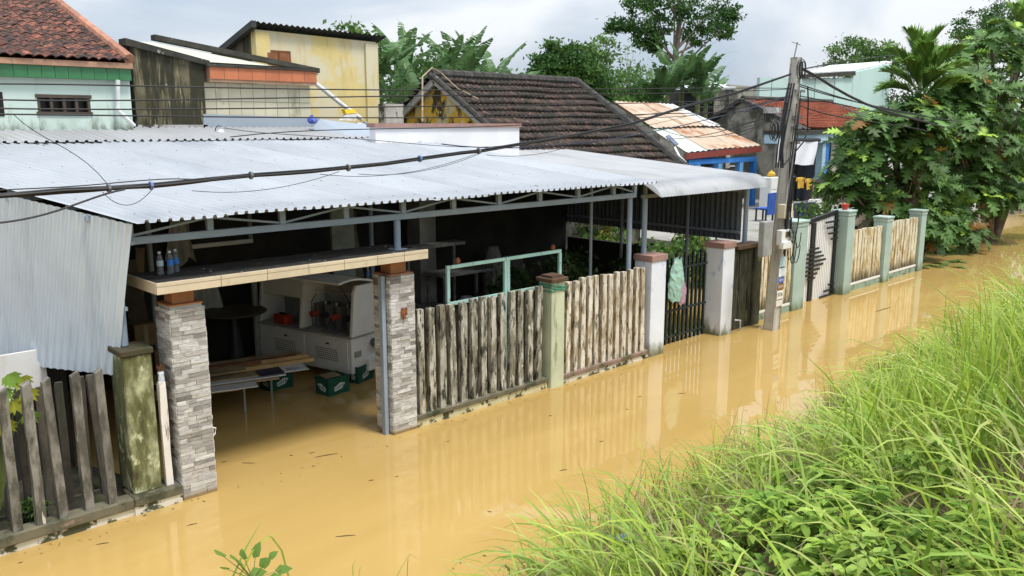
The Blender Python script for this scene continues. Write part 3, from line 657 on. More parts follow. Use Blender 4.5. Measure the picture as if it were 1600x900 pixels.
# ================================================================ things standing in the flooded garage
# edge banding machine: long axis runs into the garage
A = Vector((7.30, 11.23, 0)); ax = (Vector((6.79, 13.5, 0)) - A).normalized(); bx_ = Vector((-ax.y, ax.x, 0)) * -1   # ax: length, bx_: depth (away from its front)
def mpt(l, d, z): return A + ax * l + bx_ * d + Vector((0, 0, z))
def mbox(b, l0, d0, z0, l1, d1, z1):
    return b.add([mpt(l0,d0,z0), mpt(l1,d0,z0), mpt(l1,d1,z0), mpt(l0,d1,z0), mpt(l0,d0,z1), mpt(l1,d0,z1), mpt(l1,d1,z1), mpt(l0,d1,z1)],
                 [(3,2,1,0),(4,5,6,7),(0,1,5,4),(1,2,6,5),(2,3,7,6),(3,0,4,7)][::1])
mc = thing('woodworking_machine', 'white cabinet woodworking machine with raised curved hood in the garage', 'machine', tuple(mpt(1.1, .3, -.6)))
MWH = mat('machine_enamel', (.78, .78, .75), .4, .04, 5, stains=[((.45, .42, .36), .62, .8, (3, 3, 3))]); MDK = mat('machine_dark', (.03, .03, .033), .5, .2, 10)
mbox(MB(), 0, 0, .16, 2.25, .62, .74).build('cabinet', MWH, mc, bevel=.006)
mbox(MB(), -.02, -.02, .742, 2.27, .64, .77).build('worktop', mat('machine_top', (.36, .36, .35), .5), mc)
for l0, l1 in ((.08, .98), (1.06, 2.16)):
    dr = mbox(MB(), l0, -.012, .22, l1, -.002, .68).build('cabinet_door', MWH, mc)
    mbox(MB(), l0+.4, -.022, .60, l0+.47, -.013, .625).build('handle', MDK, dr)
    gr = MB()
    for r_ in range(6):
        for c_ in range(10): mbox(gr, l0+.2+c_*.05+r_*.008, -.0155, .34+r_*.035, l0+.228+c_*.05+r_*.008, -.0125, .353+r_*.035)
    stuff(gr.build('vent_slots', MDK, dr))  # slots are dark boxes, shade of the openings put into colour
# side box with black outline, motor
mbox(MB(), -.10, .28, .17, -.003, .60, .36).build('side_box', MWH, mc, bevel=.004)
mbox(MB(), -.006, .06, .42, -.002, .22, .52).build('socket_plate', mat('socket_grey', (.3, .3, .28), .5), mc)
q0, q1 = mpt(-.16, .5, .60), mpt(-.02, .5, .60); MB().tube([q0, q1], .075, 12).build('motor', mat('motor_blue', (.10, .13, .20), .5), mc)
# hood: end panels with curved top, back, raised lid
def arch(l, thick):
    prof = [(.02, .772), (.62, .772), (.62, 1.58), (.16, 1.58), (.10, 1.48), (.07, 1.2)]
    b = MB(); pts = [mpt(l, d, z) for d, z in prof]; b.prism(pts, ax * thick); return b
arch(.0, .05).build('end_panel', MWH, mc); arch(1.15, .05).build('end_panel', MWH, mc); arch(2.15, .05).build('end_panel', MWH, mc)
mbox(MB(), .05, .58, .772, 2.15, .62, 1.58).build('back_panel', mat('machine_inner', (.30, .30, .29), .6), mc)
lid = MB(); npz = 7; pts = []
for i in range(npz + 1):
    a = i / npz; d = .60 - .85 * a; z = 1.615 + .10 * math.sin(a * math.pi * .75); pts.append((d, z))
for i in range(npz):
    (d0, z0), (d1, z1) = pts[i], pts[i+1]
    lid.add([mpt(-.02,d0,z0), mpt(1.2,d0,z0), mpt(1.2,d1,z1), mpt(-.02,d1,z1), mpt(-.02,d0,z0-.03), mpt(1.2,d0,z0-.03), mpt(1.2,d1,z1-.03), mpt(-.02,d1,z1-.03)], [(0,1,2,3),(7,6,5,4),(0,4,5,1),(2,6,7,3),(1,5,6,2),(3,7,4,0)])
lid.build('raised_lid', MWH, mc)
MB().tube([mpt(.08, .1, 1.3), mpt(.08, -.18, 1.70)], .012, 6).build('gas_strut', MDK, mc)
mbox(MB(), 1.2, .12, 1.25, 2.15, .60, 1.56).build('upper_cover', MWH, mc, bevel=.01)
for k in range(4):   # heads, motors and dials inside
    l = .18 + k * .25
    mbox(MB(), l, .22, .772, l+.10, .5, 1.18).build('work_head', mat('head_grey', (.14, .14, .145), .5), mc)
    MB().tube([mpt(l+.05, .10, 1.02), mpt(l+.05, .22, 1.02)], .05, 10).build('dial', mat('dial_red', (.35, .06, .03), .5) if k % 2 else MDK, mc)
    MB().tube([mpt(l+.16, .3, .80), mpt(l+.16, .3, 1.22)], .018, 6).build('guide_rod', mat('rod', (.5, .5, .5), .3, metal=.6), mc)
MB().tube([mpt(.1, .35, 1.38), mpt(1.1, .35, 1.38)], .02, 8).build('cross_rod', mat('rod', (.5, .5, .5)), mc)
for l, zt in ((.95, 1.35), (.6, 1.0), (.3, .98)):
    MB().tube([mpt(l, .2, zt), mpt(l+.02, .1, zt-.12), mpt(l-.02, .08, .85), mpt(l+.05, .0, .785)], .008, 5).build('hose', MDK, mc)
for l, d in ((.1, .08), (.1, .52), (2.1, .08), (2.1, .52)):
    MB().tube([mpt(l, d, -.6), mpt(l, d, .158)], .04, 8).build('foot', MDK, mc)
bottle(tuple(mpt(.12, .56, 1.592) ), 'clear water bottle standing on top of the white machine', blue_l, 1.0)
rb = thing('toolbox', 'small red tool box on the machine worktop', 'toolbox', tuple(mpt(1.6, .1, .771)))
mbox(MB(), 1.55, .03, .772, 1.83, .2, .93).build('box_body', mat('red_plastic', (.45, .05, .02), .5), rb, bevel=.008)
mbox(MB(), 1.64, .10, .931, 1.74, .13, .96).build('handle', MDK, rb)
# boards on a trestle table
tb = thing('trestle_table', 'low board topped trestle with thin steel legs standing in the water', 'table', (5.6, 11.4, -.6))
for q in ((5.41, 11.15), (5.95, 11.36), (4.6, 11.7), (5.1, 12.2)): MB().tube([(q[0], q[1], -.6), (q[0], q[1], .452)], .02, 8).build('leg', mat('leg_steel', (.35, .36, .37), .4, metal=.5), tb)
MB().prism([(4.3, 11.5, .453), (5.45, 11.02, .453), (6.15, 11.3, .453), (5.2, 12.4, .453)], (0, 0, .03)).build('top', MATS['ply'], tb)
def board(c, l, w, th, ang, m, label, cat='board', group='boards stacked on the trestle', pitch=0.):
    b = MB().box(-l/2, -w/2, 0, l/2, w/2, th); o = b.build('board', m); o.location = c; o.rotation_euler = (0, pitch, ang); tag(o, label, cat, group); return o
navy = mat('navy_print', (.02, .025, .06), .5, .1, 5); wht = mat('laminate', (.62, .63, .64), .4, .04, 5)
board((5.2, 11.38, .484), 1.5, .62, .018, -.30, MATS['ply'], 'brown plywood sheet lying lowest on the trestle pile')
board((5.25, 11.36, .503), 1.6, .5, .014, -.27, wht, 'white laminated board low in the trestle pile')
board((5.35, 11.40, .518), 1.75, .42, .016, -.29, mat('hardboard', (.30, .23, .13), .8), 'wide brown hardboard sheet above the white laminated board')
pc = thing('printed_panel', 'white and navy printed panel jutting out from the board pile', 'panel', (6.0, 11.12, .535))
o = MB().box(-.36, -.19, 0, .0, .19, .008).build('navy_half', navy, pc); o.rotation_euler.z = -.25; o.location = (0, 0, 0)
o = MB().box(.001, -.19, 0, .36, .19, .008).build('white_half', wht, pc); o.rotation_euler.z = -.25
for o_, off in ((pc, 0),):
    for ch in o_.children: ch.data.transform(Matrix.Translation(Vector(pc.location)) )
for i in range(3):
    o = MB().box(.06, -.1 + i*.045, .0085, .06 + (.16, .2, .12)[i], -.085 + i*.045, .0095).build('print_line', navy, pc); o.data.transform(Matrix.Translation(Vector(pc.location))); o.rotation_euler.z = -.25
board((5.0, 11.05, .484), 1.0, .34, .012, -.32, wht, 'white sheet with torn corner jutting towards the stone pillar')
board((4.75, 11.18, .470), 1.1, .4, .012, -.35, MATS['ply'], 'thin brown sheet sagging off the trestle end')
board((4.9, 11.5, .600), 1.3, .3, .014, -.2, mat('hardboard', (.30, .23, .13)), 'narrow hardboard strip tossed over the pine battens')
board((5.35, 11.75, .535), 2.3, .10, .07, -.22, MATS['wood_brown'], 'dark red brown timber beam lying across the boards')
board((5.5, 11.42, .545), 2.2, .085, .055, -.20, MATS['pine'], 'long yellow pine batten lying foremost on the boards')
board((5.9, 11.62, .545), 1.5, .085, .055, -.24, MATS['pine'], 'short yellow pine batten beside the long pine batten')
board((5.7, 11.95, .535), 2.0, .25, .02, -.26, MATS['ply'], 'rough brown plank at the back of the board pile')
# beer crates in the water
CG = mat('crate_green', (.012, .085, .055), .45, .15, 8); CW = mat('crate_print', (.62, .66, .66), .5, .1, 20)
def crate(c, rz, label, wear=None):
    t = thing('crate', label, 'crate', (c[0], c[1], -.6 if c[2] < .02 else c[2]), 'green plastic bottle crates')
    ca, sa = math.cos(rz), math.sin(rz)
    def W(x, y, z): return (c[0] + x*ca - y*sa, c[1] + x*sa + y*ca, c[2] + z)
    def bxx(x0, y0, z0, x1, y1, z1):
        return MB().add([W(x0,y0,z0),W(x1,y0,z0),W(x1,y1,z0),W(x0,y1,z0),W(x0,y0,z1),W(x1,y0,z1),W(x1,y1,z1),W(x0,y1,z1)], [(3,2,1,0),(4,5,6,7),(0,1,5,4),(1,2,6,5),(2,3,7,6),(3,0,4,7)])
    w, d, h = .20, .16, .27
    for y in (-d, d-.02): bxx(-w, y, -.08, w, y+.02, h).build('side', CG, t)
    for x in (-w, w-.02): bxx(x, -d+.021, -.08, x+.02, d-.021, h).build('side', CG, t)
    bxx(-w+.021, -d+.021, -.08, w-.021, d-.021, -.06).build('floor', CG, t)
    for y in (-d-.012, d-.008): bxx(-w-.012, y, h-.03, w+.012, y+.02, h+.005).build('rim', CG, t)
    # rounded white logo blot with ragged lettering on the two near faces
    for face in (0, 1):
        pts = []
        for k in range(18):
            a = 2*math.pi*k/18; r1 = 1 + .14*math.sin(5*a+1)
            u, v_ = .105*math.cos(a)*r1, .05*math.sin(a)*r1 + .03*math.cos(a)
            pts.append(W(u, -d-.003, .12+v_) if face == 0 else W(-w-.003, u*.9, .12+v_))
        o = MB().quad(*pts).build('logo', CW, t)
        for i, (dx, wd) in enumerate(((-.075, .02), (-.045, .012), (-.02, .022), (.014, .022), (.05, .02))):   # ragged dark lettering strokes
            z0 = .103 + dx*.28
            if face == 0: bb = bxx(dx, -d-.006, z0, dx+wd*.45, -d-.0035, z0+.038); bb2 = bxx(dx, -d-.006, z0+.014, dx+wd, -d-.0035, z0+.022)
            else: bb = bxx(-w-.006, dx, z0, -w-.0035, dx+wd*.45, z0+.038); bb2 = bxx(-w-.006, dx, z0+.014, -w-.0035, dx+wd, z0+.022)
            bb.v += []; bb.add(bb2.v, bb2.f); bb.build('letter', CG, o)
    return t
crate((6.86, 11.12, 0), .12, 'dark green bottle crate with white logos under the machine front, cardboard on it')
crate((7.52, 11.40, 0), .35, 'dark green bottle crate half hidden beside the steel upright')
crate((6.35, 11.95, 0), .1, 'dark green bottle crate below the jutting timber ends')
cb = MB().box(6.68, 11.0, .277, 6.95, 11.22, .289).build('cardboard_sheet', mat('cardboard', (.24, .18, .11), .9), loc=(6.8, 11.1, .277)); tag(cb, 'brown cardboard piece lying on the foremost green crate', 'cardboard')
# round work table with cloth, hanging cloths, misc dark junk
rt = thing('round_table', 'round work table on a pedestal far back in the dark garage', 'table', (6.3, 13.2, -.6))
MB().lathe((6.3, 13.2, 1.02), [(.52, 0), (.55, .02), (.52, .04)], 24).build('table_top', mat('dimmed_wood', (.08, .07, .05), .6), rt)  # wood darkened, the garage's dimness is in its colour
MB().tube([(6.3, 13.2, -.6), (6.3, 13.2, 1.0199)], [.22, .05], 10).build('pedestal', MDK, rt)
pole_w = MB().tube([(6.75, 13.3, -.6), (6.75, 13.3, 1.85)], .05, 10).build('machine_column', mat('dim_white', (.25, .25, .24), .6), loc=(6.75, 13.3, -.6)); tag(pole_w, 'pale round column rising behind the round work table', 'column')
def cloth(p, w, h, m, label, seed, grp=None):
    r = random.Random(seed); b = MB(); nu, nv = 12, 8; vs_ = [];
    for j in range(nv+1):
        for i in range(nu+1):
            u = i/nu - .5; t_ = j/nv
            vs_.append((p[0] + u*w*(.5 + .5*t_), p[1] + .05*math.sin(u*16+seed)*(.4+t_), p[2] - t_*h*(1 + .12*math.sin(u*9 + seed))))
    b.add(vs_, [(j*(nu+1)+i, j*(nu+1)+i+1, (j+1)*(nu+1)+i+1, (j+1)*(nu+1)+i) for j in range(nv) for i in range(nu)])
    o = b.build('hanging_cloth', m, smooth=True, loc=p); tag(o, label, 'cloth', grp); return o
cloth((5.75, 13.85, 2.55), .5, .7, mat('grey_cloth', (.40, .38, .36), .9), 'pale shirt hanging on the dark garage wall above the slab', 2)
cloth((6.0, 13.6, 1.75), .7, .75, mat('grey_cloth2', (.42, .42, .40), .9), 'grey cloth hanging behind the round work table', 5)
for i, (u, v, y, w, h, c_) in enumerate(((800, 400, 13.2, .5, .8, (.10, .09, .08)), (770, 395, 13.4, .35, .75, (.22, .22, .2)), (680, 385, 12.9, 1.3, .06, (.25, .25, .24)), (720, 425, 12.6, 1.4, .05, (.2, .2, .2)), (730, 470, 11.6, .5, .3, (.25, .28, .34)))):
    q = ony(u, v, y); names = (('storage_drum', 'dark drum standing by the garage column'), ('feed_sack', 'grey sack leaning beside the dark drum'), ('wall_shelf', 'long dim shelf board on the garage wall'), ('work_bench', 'dim workbench behind the mint gate frame'), ('covered_scooter', 'bulky grey covered object behind the mint gate frame'))[i]
    if i == 0: b = MB().lathe((q[0], y, -.6), [(.26, 0), (.28, .3), (.28, q[2]+.3), (.22, q[2]+.6)], 14)
    elif i == 1: b = MB().lathe((q[0], y, -.6), [(.2, 0), (.24, .3), (.22, q[2]+.4), (.12, q[2]+.75)], 10)
    elif i == 2: b = MB().box(q[0]-w/2, y-.15, q[2], q[0]+w/2, y+.15, q[2]+h); [b.box(q[0]+dx, y+.1, -.6, q[0]+dx+.05, y+.14, q[2]-.001) for dx in (-.6, .55)]
    elif i == 3: b = MB().box(q[0]-w/2, y-.3, q[2], q[0]+w/2, y+.3, q[2]+h); [b.box(q[0]+dx, y+dy, -.6, q[0]+dx+.05, y+dy+.05, q[2]-.001) for dx in (-.65, .6) for dy in (-.28, .22)]
    else: b = MB().lathe((q[0], y, -.6), [(.3, 0), (.45, .4), (.42, 1.0), (.25, 1.45), (.1, 1.6)], 9)
    o = b.build(names[0], mat('junk%d' % i, c_, .8, .3, 6), loc=(q[0], y, -.6)); tag(o, names[1], names[0].split('_')[-1])

# planks and boxes at the back of the garage
for i, (x, ang, w, h, c_) in enumerate(((4.4, .10, .22, 2.4, (.16, .10, .05)), (4.75, .14, .14, 2.2, (.20, .14, .08)), (5.1, -.08, .3, 2.0, (.10, .08, .06)), (8.9, .1, .18, 2.5, (.14, .10, .06)), (9.3, -.06, .25, 2.1, (.2, .17, .13)))):
    o = MB().box(-w/2, -.015, 0, w/2, .015, h + .6).build('leaning_plank', mat('lean%d' % i, c_, .85, .25, 5)); o.location = (x, 13.6, -.6); o.rotation_euler = (-.12, ang, 0)
    tag(o, ('wide brown plank leaning on the dark garage wall', 'narrow tan plank leaning on the garage wall beside the wide brown one', 'dark broad panel leaning on the garage wall', 'brown plank leaning behind the white machine end', 'pale broad plank leaning behind the machine')[i], 'plank', 'planks leaning in the garage')
for i, (x, y, s_, z) in enumerate(((4.5, 12.9, .45, .35), (5.0, 13.0, .38, .35), (4.7, 12.95, .34, .82), (10.0, 12.6, .5, .2), (10.6, 12.3, .42, .2))):
    bxo = thing('storage_box', ('largest cardboard box in the dark garage corner', 'smaller cardboard box beside the largest one in the garage corner', 'cardboard box stacked on the garage corner boxes', 'grey box on a stand behind the mint gate frame', 'small grey box next to the one behind the gate frame')[i], 'box', (x, y, -.6 if z < .8 else z))
    MB().box(x-s_/2, y-s_/2, z, x+s_/2, y+s_/2, z+s_).build('box_body', mat('carton%d' % (i // 3), ((.20, .14, .08), (.16, .16, .16))[i // 3], .85, .2, 5), bxo, bevel=.01)
    MB().box(x-.03, y-s_/2-.003, z+.01, x+.03, y-s_/2-.001, z+s_-.01).build('tape', mat('tape', (.3, .25, .16), .4), bxo)
    if z < .8:
        for dx in (-.15, .12): MB().box(x+dx, y-.15, -.6, x+dx+.04, y+.15, z-.002).build('stand', MATS['wood_brown'], bxo)

# ================================================================ utility pole
PB = Vector((15.53, 8.48, -.6)); PT = Vector((15.93, 8.48, 5.39))
def pp(z): return PB.lerp(PT, (z + .6) / 5.99)
up_ = thing('utility_pole', 'leaning grey concrete utility pole wrapped in black cables', 'utility pole', tuple(PB))
bz = MB(); lv = [-.6, 1, 2.6, 4.2, 5.39]; vs_ = []
for z in lv:
    c = pp(z); w = .135 - .007*(z+.6); ch = .03
    for sx, sy in ((-1,-1),(1,-1),(1,1),(-1,1)):
        vs_ += [(c.x+sx*w-(sx*ch if sx*sy > 0 else 0), c.y+sy*w-(0 if sx*sy > 0 else sy*ch), z), (c.x+sx*w-(0 if sx*sy > 0 else sx*ch), c.y+sy*w-(sy*ch if sx*sy > 0 else 0), z)]
bz.add(vs_, [(i*8+k, i*8+(k+1)%8, (i+1)*8+(k+1)%8, (i+1)*8+k) for i in range(4) for k in range(8)] + [tuple(range(7,-1,-1)), tuple(range(32, 40))])
shaft = bz.build('shaft', mat('pole_concrete', (.46, .44, .39), .9, .12, 4, bump=.3, bs=20, stains=[((.16, .15, .12), .55, .75, (4, 4, .6))]), up_)
holes = MB()
for k in range(9):
    z = 3.3 + k*.24; c = pp(z); w = .135 - .007*(z+.6); holes.lathe((c.x, c.y-w-.002, z), [(.001, 0), (.022, 0)], 6)
for k in range(9):
    z = 3.3 + k*.24; c = pp(z); w = .135 - .007*(z+.6)
    MB().tube([(c.x, c.y-w-.004, z), (c.x, c.y-w+.002, z)], .02, 8).build('bolt_hole_disc', MATS['black_paint'], shaft)  # solid black discs, the hollow's shade put into the colour
# stickers
for z, h, cl, nm in ((1.30, .20, (.50, .68, .78), 0), (1.10, .17, (.70, .78, .82), 0), (.98, .10, (.08, .16, .60), 1), (.84, .11, (.30, .12, .03), 2), (.64, .18, (.74, .72, .66), 3), (.50, .12, (.70, .67, .6), 0)):
    c = pp(z); w = .135 - .007*(z+.6) + .003
    s_ = MB().box(c.x-w*.98, c.y-w, z, c.x+w*.9, c.y-w+.003, z+h).build('sticker', mat('paper%d' % int(z*100), cl, .7, .12, 20), up_)
    if nm:   # rows of lettering strokes
        ink = MATS['white_plastic'] if nm < 3 else KM; bb = MB(); x = c.x - w*.8
        while x < c.x + w*.7:
            wd = rnd.uniform(.012, .03); bb.box(x, c.y-w-.0015, z+h*.3, x+wd*.4, c.y-w-.0005, z+h*.75); bb.box(x, c.y-w-.0015, z+h*rnd.choice((.3, .5, .65)), x+wd, c.y-w-.0005, z+h*.1+h*rnd.choice((.3, .5, .6))); x += wd + .008
        bb.build('lettering', ink, s_)
def pbox(u0, v0, u1, v1, d, m, name, yoff=-.16, bev=.01):
    y = 8.48 + yoff; a = ony(u0, v1, y); b_ = ony(u1, v0, y)
    return MB().box(a[0], y, a[2], b_[0], y+d, b_[2]).build(name, m, up_, bevel=bev)
pbox(1192, 345, 1209, 402, .12, mat('galv_box', (.30, .30, .285), .5, .15, 5, stains=[((.2, .18, .15), .55, .7, (5, 5, 2))]), 'cable_box', -.28)
mbx = pbox(1221, 358, 1236, 384, .12, MATS['white_plastic'], 'meter_box', -.26)
q = ony(1231, 366, 8.20); MB().box(q[0]-.05, 8.205, q[2]-.06, q[0]+.05, 8.218, q[2]+.05).build('window', mat('meter_window', (.12, .09, .04), .2), mbx)
pbox(1224, 376, 1238, 390, .10, MATS['white_plastic'], 'meter_cover', -.3)
pbox(1226, 318, 1240, 342, .16, mat('cream_plastic', (.66, .60, .42), .5, .06), 'distribution_box', -.2)
# antenna on top
c = pp(5.39); an = thing('antenna', 'thin television antenna mast rising above the utility pole', 'antenna', tuple(ony(1215, 205, 8.62)))
a0, a1 = Vector(ony(1216, 205, 8.65)), Vector(ony(1246, 66, 8.65)); MB().tube([a0, a1], .014, 6).build('mast', MATS['cable_grey'], an)
q = a0.lerp(a1, .985); MB().tube([q + Vector((-.22, 0, .02)), q + Vector((.14, 0, -.02))], .007, 5).build('boom', MATS['cable_grey'], an)
q = a0.lerp(a1, .76); MB().tube([q + Vector((-.10, 0, 0)), q + Vector((.05, 0, 0))], .007, 5).build('element', MATS['cable_grey'], an)
# brackets, clamps, coils
for z in (4.75, 4.25, 4.05, 3.75):
    c = pp(z); MB().beam((c.x-.16, c.y-.12, z), (c.x+.22, c.y-.12, z), .03, .05).build('bracket', mat('bracket', (.15, .15, .15), .6), up_)
for (u, v, r_) in ((1256, 108, .12), (1205, 178, .10), (1213, 265*0+205, .12)):
    q = Vector(ony(u, v, 8.3)); cl = MB()
    for k in range(4):
        rr = r_ * rnd.uniform(.75, 1.1); cl.tube([q + Vector((rr*math.cos(t_)*.8, .03*k, rr*1.5*math.sin(t_))) for t_ in np.linspace(0, 6.3, 18)], .009, 5)
    cl.build('cable_coil', MATS['cable'], up_)
q = ony(1207, 172, 8.3); MB().box(q[0]-.26, 8.24, q[2]-.06, q[0]+.22, 8.34, q[2]+.05).build('junction_box', mat('junction', (.25, .25, .26), .6, stains=[((.5, .5, .5), .5, .6, (9, 9, 9))]), up_)
# cables running down the pole
for k in range(11):
    x0 = rnd.uniform(-.2, -.02); y0 = -.16 - rnd.uniform(0, .08); pts = []; ph = rnd.uniform(0, 6)
    zt, zb = rnd.uniform(3.6, 4.9), rnd.uniform(1.5, 2.4)
    for t_ in np.linspace(0, 1, 14):
        z = zt + (zb - zt)*t_; c = pp(z); pts.append((c.x + x0*(1-t_*.3) + .035*math.sin(t_*7+ph) - .05*math.sin(t_*3.14), c.y + y0 + .02*math.sin(t_*9+ph), z))
    MB().tube(pts, rnd.choice((.008, .011, .015, .02)), 6).build('down_cable', MATS['cable'] if k % 5 else MATS['cable_grey'], up_)
for k in range(7):   # slack loops at the boxes
    c = pp(rnd.uniform(1.35, 2.0)); w = rnd.uniform(.08, .18); dx = rnd.uniform(-.08, .15); hgt = rnd.uniform(.25, .5)
    MB().tube([(c.x + dx + w*math.cos(t_), c.y - .24 - .02*k, c.z + .35 - hgt*math.sin(t_)) for t_ in np.linspace(0, math.pi, 12)], .01, 6).build('cable_loop', MATS['cable'], up_)
MB().tube([Vector(ony(u, v, 8.25)) for u, v in ((1262, 135), (1263, 160), (1262, 185), (1262, 205), (1255, 222), (1242, 238), (1228, 254), (1222, 262))], .016, 6).build('cable_loop', MATS['cable'], up_)
for k in range(3):
    MB().tube([Vector(ony(u + k*4 - 10, v, 8.26)) for u, v in ((1243, 130), (1236, 170), (1230, 200), (1225, 230), (1222, 262))], .018, 6).build('down_cable', MATS['cable'], up_)
    MB().tube([Vector(ony(u + k*2, v, 8.26)) for u, v in ((1226, 160), (1222, 200), (1219, 235), (1220, 262))], .014, 6).build('down_cable', MATS['cable'], up_)
# ================================================================ overhead cables
def cable(pts, r, label, m=None, n=6, group='overhead cables', name='overhead_cable'):
    b = MB().tube(pts, r, n); o = b.build(name, m or MATS['cable'], loc=tuple(pts[len(pts)//2])); tag(o, label, 'cable', group); return o
def ipol(px, y, nsub=4, jit=0.):
    out = []; px = np.array(px, float); t = np.linspace(0, len(px)-1, (len(px)-1)*nsub+1)
    us = np.interp(t, range(len(px)), px[:, 0]); vs2 = np.interp(t, range(len(px)), px[:, 1])
    return [Vector(ony(u, v + jit*math.sin(i*1.3), y)) for i, (u, v) in enumerate(zip(us, vs2))]
def smooth_pts(px, n=30):
    px = np.array(px, float); u = px[:, 0]; us = np.linspace(u[0], u[-1], n)
    co = np.polyfit(u / 1000, px[:, 1], min(4, len(px)-1)); return list(zip(us, np.polyval(co, us / 1000)))
main = [(-60, 309), (0, 306), (100, 297), (170, 294), (236, 289.6), (320, 281), (392, 274), (488, 267), (600, 256), (656, 248), (720, 239), (750, 236), (820, 224), (900, 211), (985, 194), (1075, 165), (1150, 145), (1235, 116)]
bt = thing('cable_bundle', 'thick bundled black overhead cable sagging across the white canopy roof', 'cable', tuple(ony(640, 250, 8.40)))
base = ipol(main, 8.40, 3)
for k in range(7):
    a = 2*math.pi*k/6; rr = .0 if k == 6 else .0145; tw = rnd.uniform(.02, .05)
    MB().tube([p + Vector((0, math.cos(a + i*tw)*rr, math.sin(a + i*tw)*rr - (.016*abs(math.sin(i*.45 + k)) if k in (2, 5) else 0))) for i, p in enumerate(base)], .0098, 6).build('strand', MATS['cable'], bt)
for u, v in ((170, 294), (236, 290), (392, 274), (544, 262), (656, 248), (748, 236)):
    q = Vector(ony(u, v, 8.40)); MB().tube([q + Vector((-.012, 0, 0)), q + Vector((.012, 0, 0))], .042, 8).build('tie', mat('blue_tie', (.12, .2, .4), .6) if u in (656, 236) else MATS['cable_grey'], bt)
for u0, v0, u1, v1, sag in ((300, 298, 530, 268, 22), (500, 272, 745, 240, 26), (160, 300, 240, 293, 40), (560, 272, 750, 240, 20), (760, 242, 880, 232, 10), (940, 205, 1140, 160, 12)):
    pts = [(u0 + (u1-u0)*t_, v0 + (v1-v0)*t_ + sag*4*t_*(1-t_)*.6) for t_ in np.linspace(0, 1, 14)]
    MB().tube([Vector(ony(u, v, 8.41)) for u, v in pts], .0035, 5).build('loose_wire', MATS['cable'], bt)
cable(ipol(smooth_pts([(-60, 355), (0, 348), (80, 332), (150, 308), (195, 296)], 20), 8.36, 1), .010, 'drooping cable joining the thick bundle near the side sheet', group=None)
cable(ipol(smooth_pts([(-60, 303), (0, 297), (100, 292), (210, 283), (300, 280)], 16), 8.44, 1), .006, 'thin cable just above the thick bundle at the hanging sheet', group=None)
lv4 = [(133, 138, 'uppermost'), (156, 139, 'second'), (170, 152, 'third'), (180, 172, 'lowest')]
for i, (v0, v1, nm) in enumerate(lv4):
    pts = smooth_pts([(-60, v0-2), (200, v0 + .8), (600, (v0 + v1)/2 + (5, 3, 6, 8)[i]), (900, (v0 + v1)/2 + (4, 0, 2, 5)[i]), (1236, v1)], 26)
    cable(ipol(pts, 8.44, 1), .008, '%s of four level thin black wires crossing in front of the houses' % nm)
cable(ipol(smooth_pts([(360, 214), (520, 203), (800, 196), (1000, 180), (1236, 150)], 20), 8.5, 1), .006, 'thin wire rising from the canopy back to the pole bracket', group=None)
cable(ipol(smooth_pts([(690, 225), (850, 229), (980, 213), (1100, 188), (1236, 150)], 20), 8.46, 1), .008, 'blue black wire under the thick bundle near the dark tiles', mat('cable_blue', (.03, .05, .10), .5), group=None)
cable(ipol(smooth_pts([(350, 200), (480, 212), (640, 224), (740, 230), (800, 226)], 16), 8.7, 1), .004, 'fine wire drooping along the back of the white canopy', group=None)
cable(ipol(smooth_pts([(20, 178), (80, 220), (160, 278), (170, 290)], 10), 8.6, 1), .0035, 'fine wire slanting down from the mint house to the bundle', group=None)
# fan of service wires from the pole to the houses behind
wn_ = 0
for (u0, v0, y0, u1, v1, sag) in ((1236, 152, 8.5, 960, 180, 8), (1236, 168, 8.5, 1010, 215, 10), (1236, 150, 8.5, 1065, 160, 8), (1205, 190, 8.5, 1030, 200, 12), (1205, 185, 8.5, 1090, 190, 10), (1205, 180, 8.5, 1120, 195, 16), (1210, 178, 8.5, 1085, 178, 12)):
    P0 = Vector(ony(u0, v0, y0)); P1 = Vector(ony(u1, v1, 17.5)); wn_ += 1
    pts = [P0.lerp(P1, t_) - Vector((0, 0, .25*4*t_*(1-t_)*sag/10)) for t_ in np.linspace(0, 1, 14)]
    cable(pts, .009, 'thin service wire fanning from the pole to the houses behind', group='service wires to the houses')
# to the right: along the street towards the tree
right = thing('cable_bundle', 'thick black cable pair running from the pole top into the lobed leaf tree', 'cable', tuple(ony(1330, 150, 8.4)))
for k in range(4):
    MB().tube([Vector(ony(u, v + k*.9, 8.4)) + Vector((0, 0, .02*k)) for u, v in ((1252, 108), (1275, 120), (1300, 136), (1325, 150), (1352, 163), (1380, 173), (1410, 182), (1450, 192))] + [Vector(ony(1500, 206, 9.3)), Vector(ony(1560, 220, 10.3))], .016, 6).build('strand', MATS['cable'], right)
MB().tube([Vector(ony(u, v, 8.5)) for u, v in ((1254, 108), (1290, 101), (1330, 94))] + [Vector(ony(1400, 86, 12)), Vector(ony(1450, 80, 20))], .014, 6).build('strand', MATS['cable'], right)
for i, pts in enumerate((((1250, 132), (1290, 145), (1330, 157), (1400, 174), (1500, 190)), ((1250, 135), (1300, 150), (1350, 162), (1450, 182)), ((1250, 150), (1300, 160), (1340, 169), (1450, 186)), ((1250, 165), (1300, 180), (1345, 188), (1450, 205)))):
    cable(ipol(smooth_pts(pts, 14), 8.44, 1), .012, 'thin black wire running from the pole towards the areca palm', group='wires to the palm')
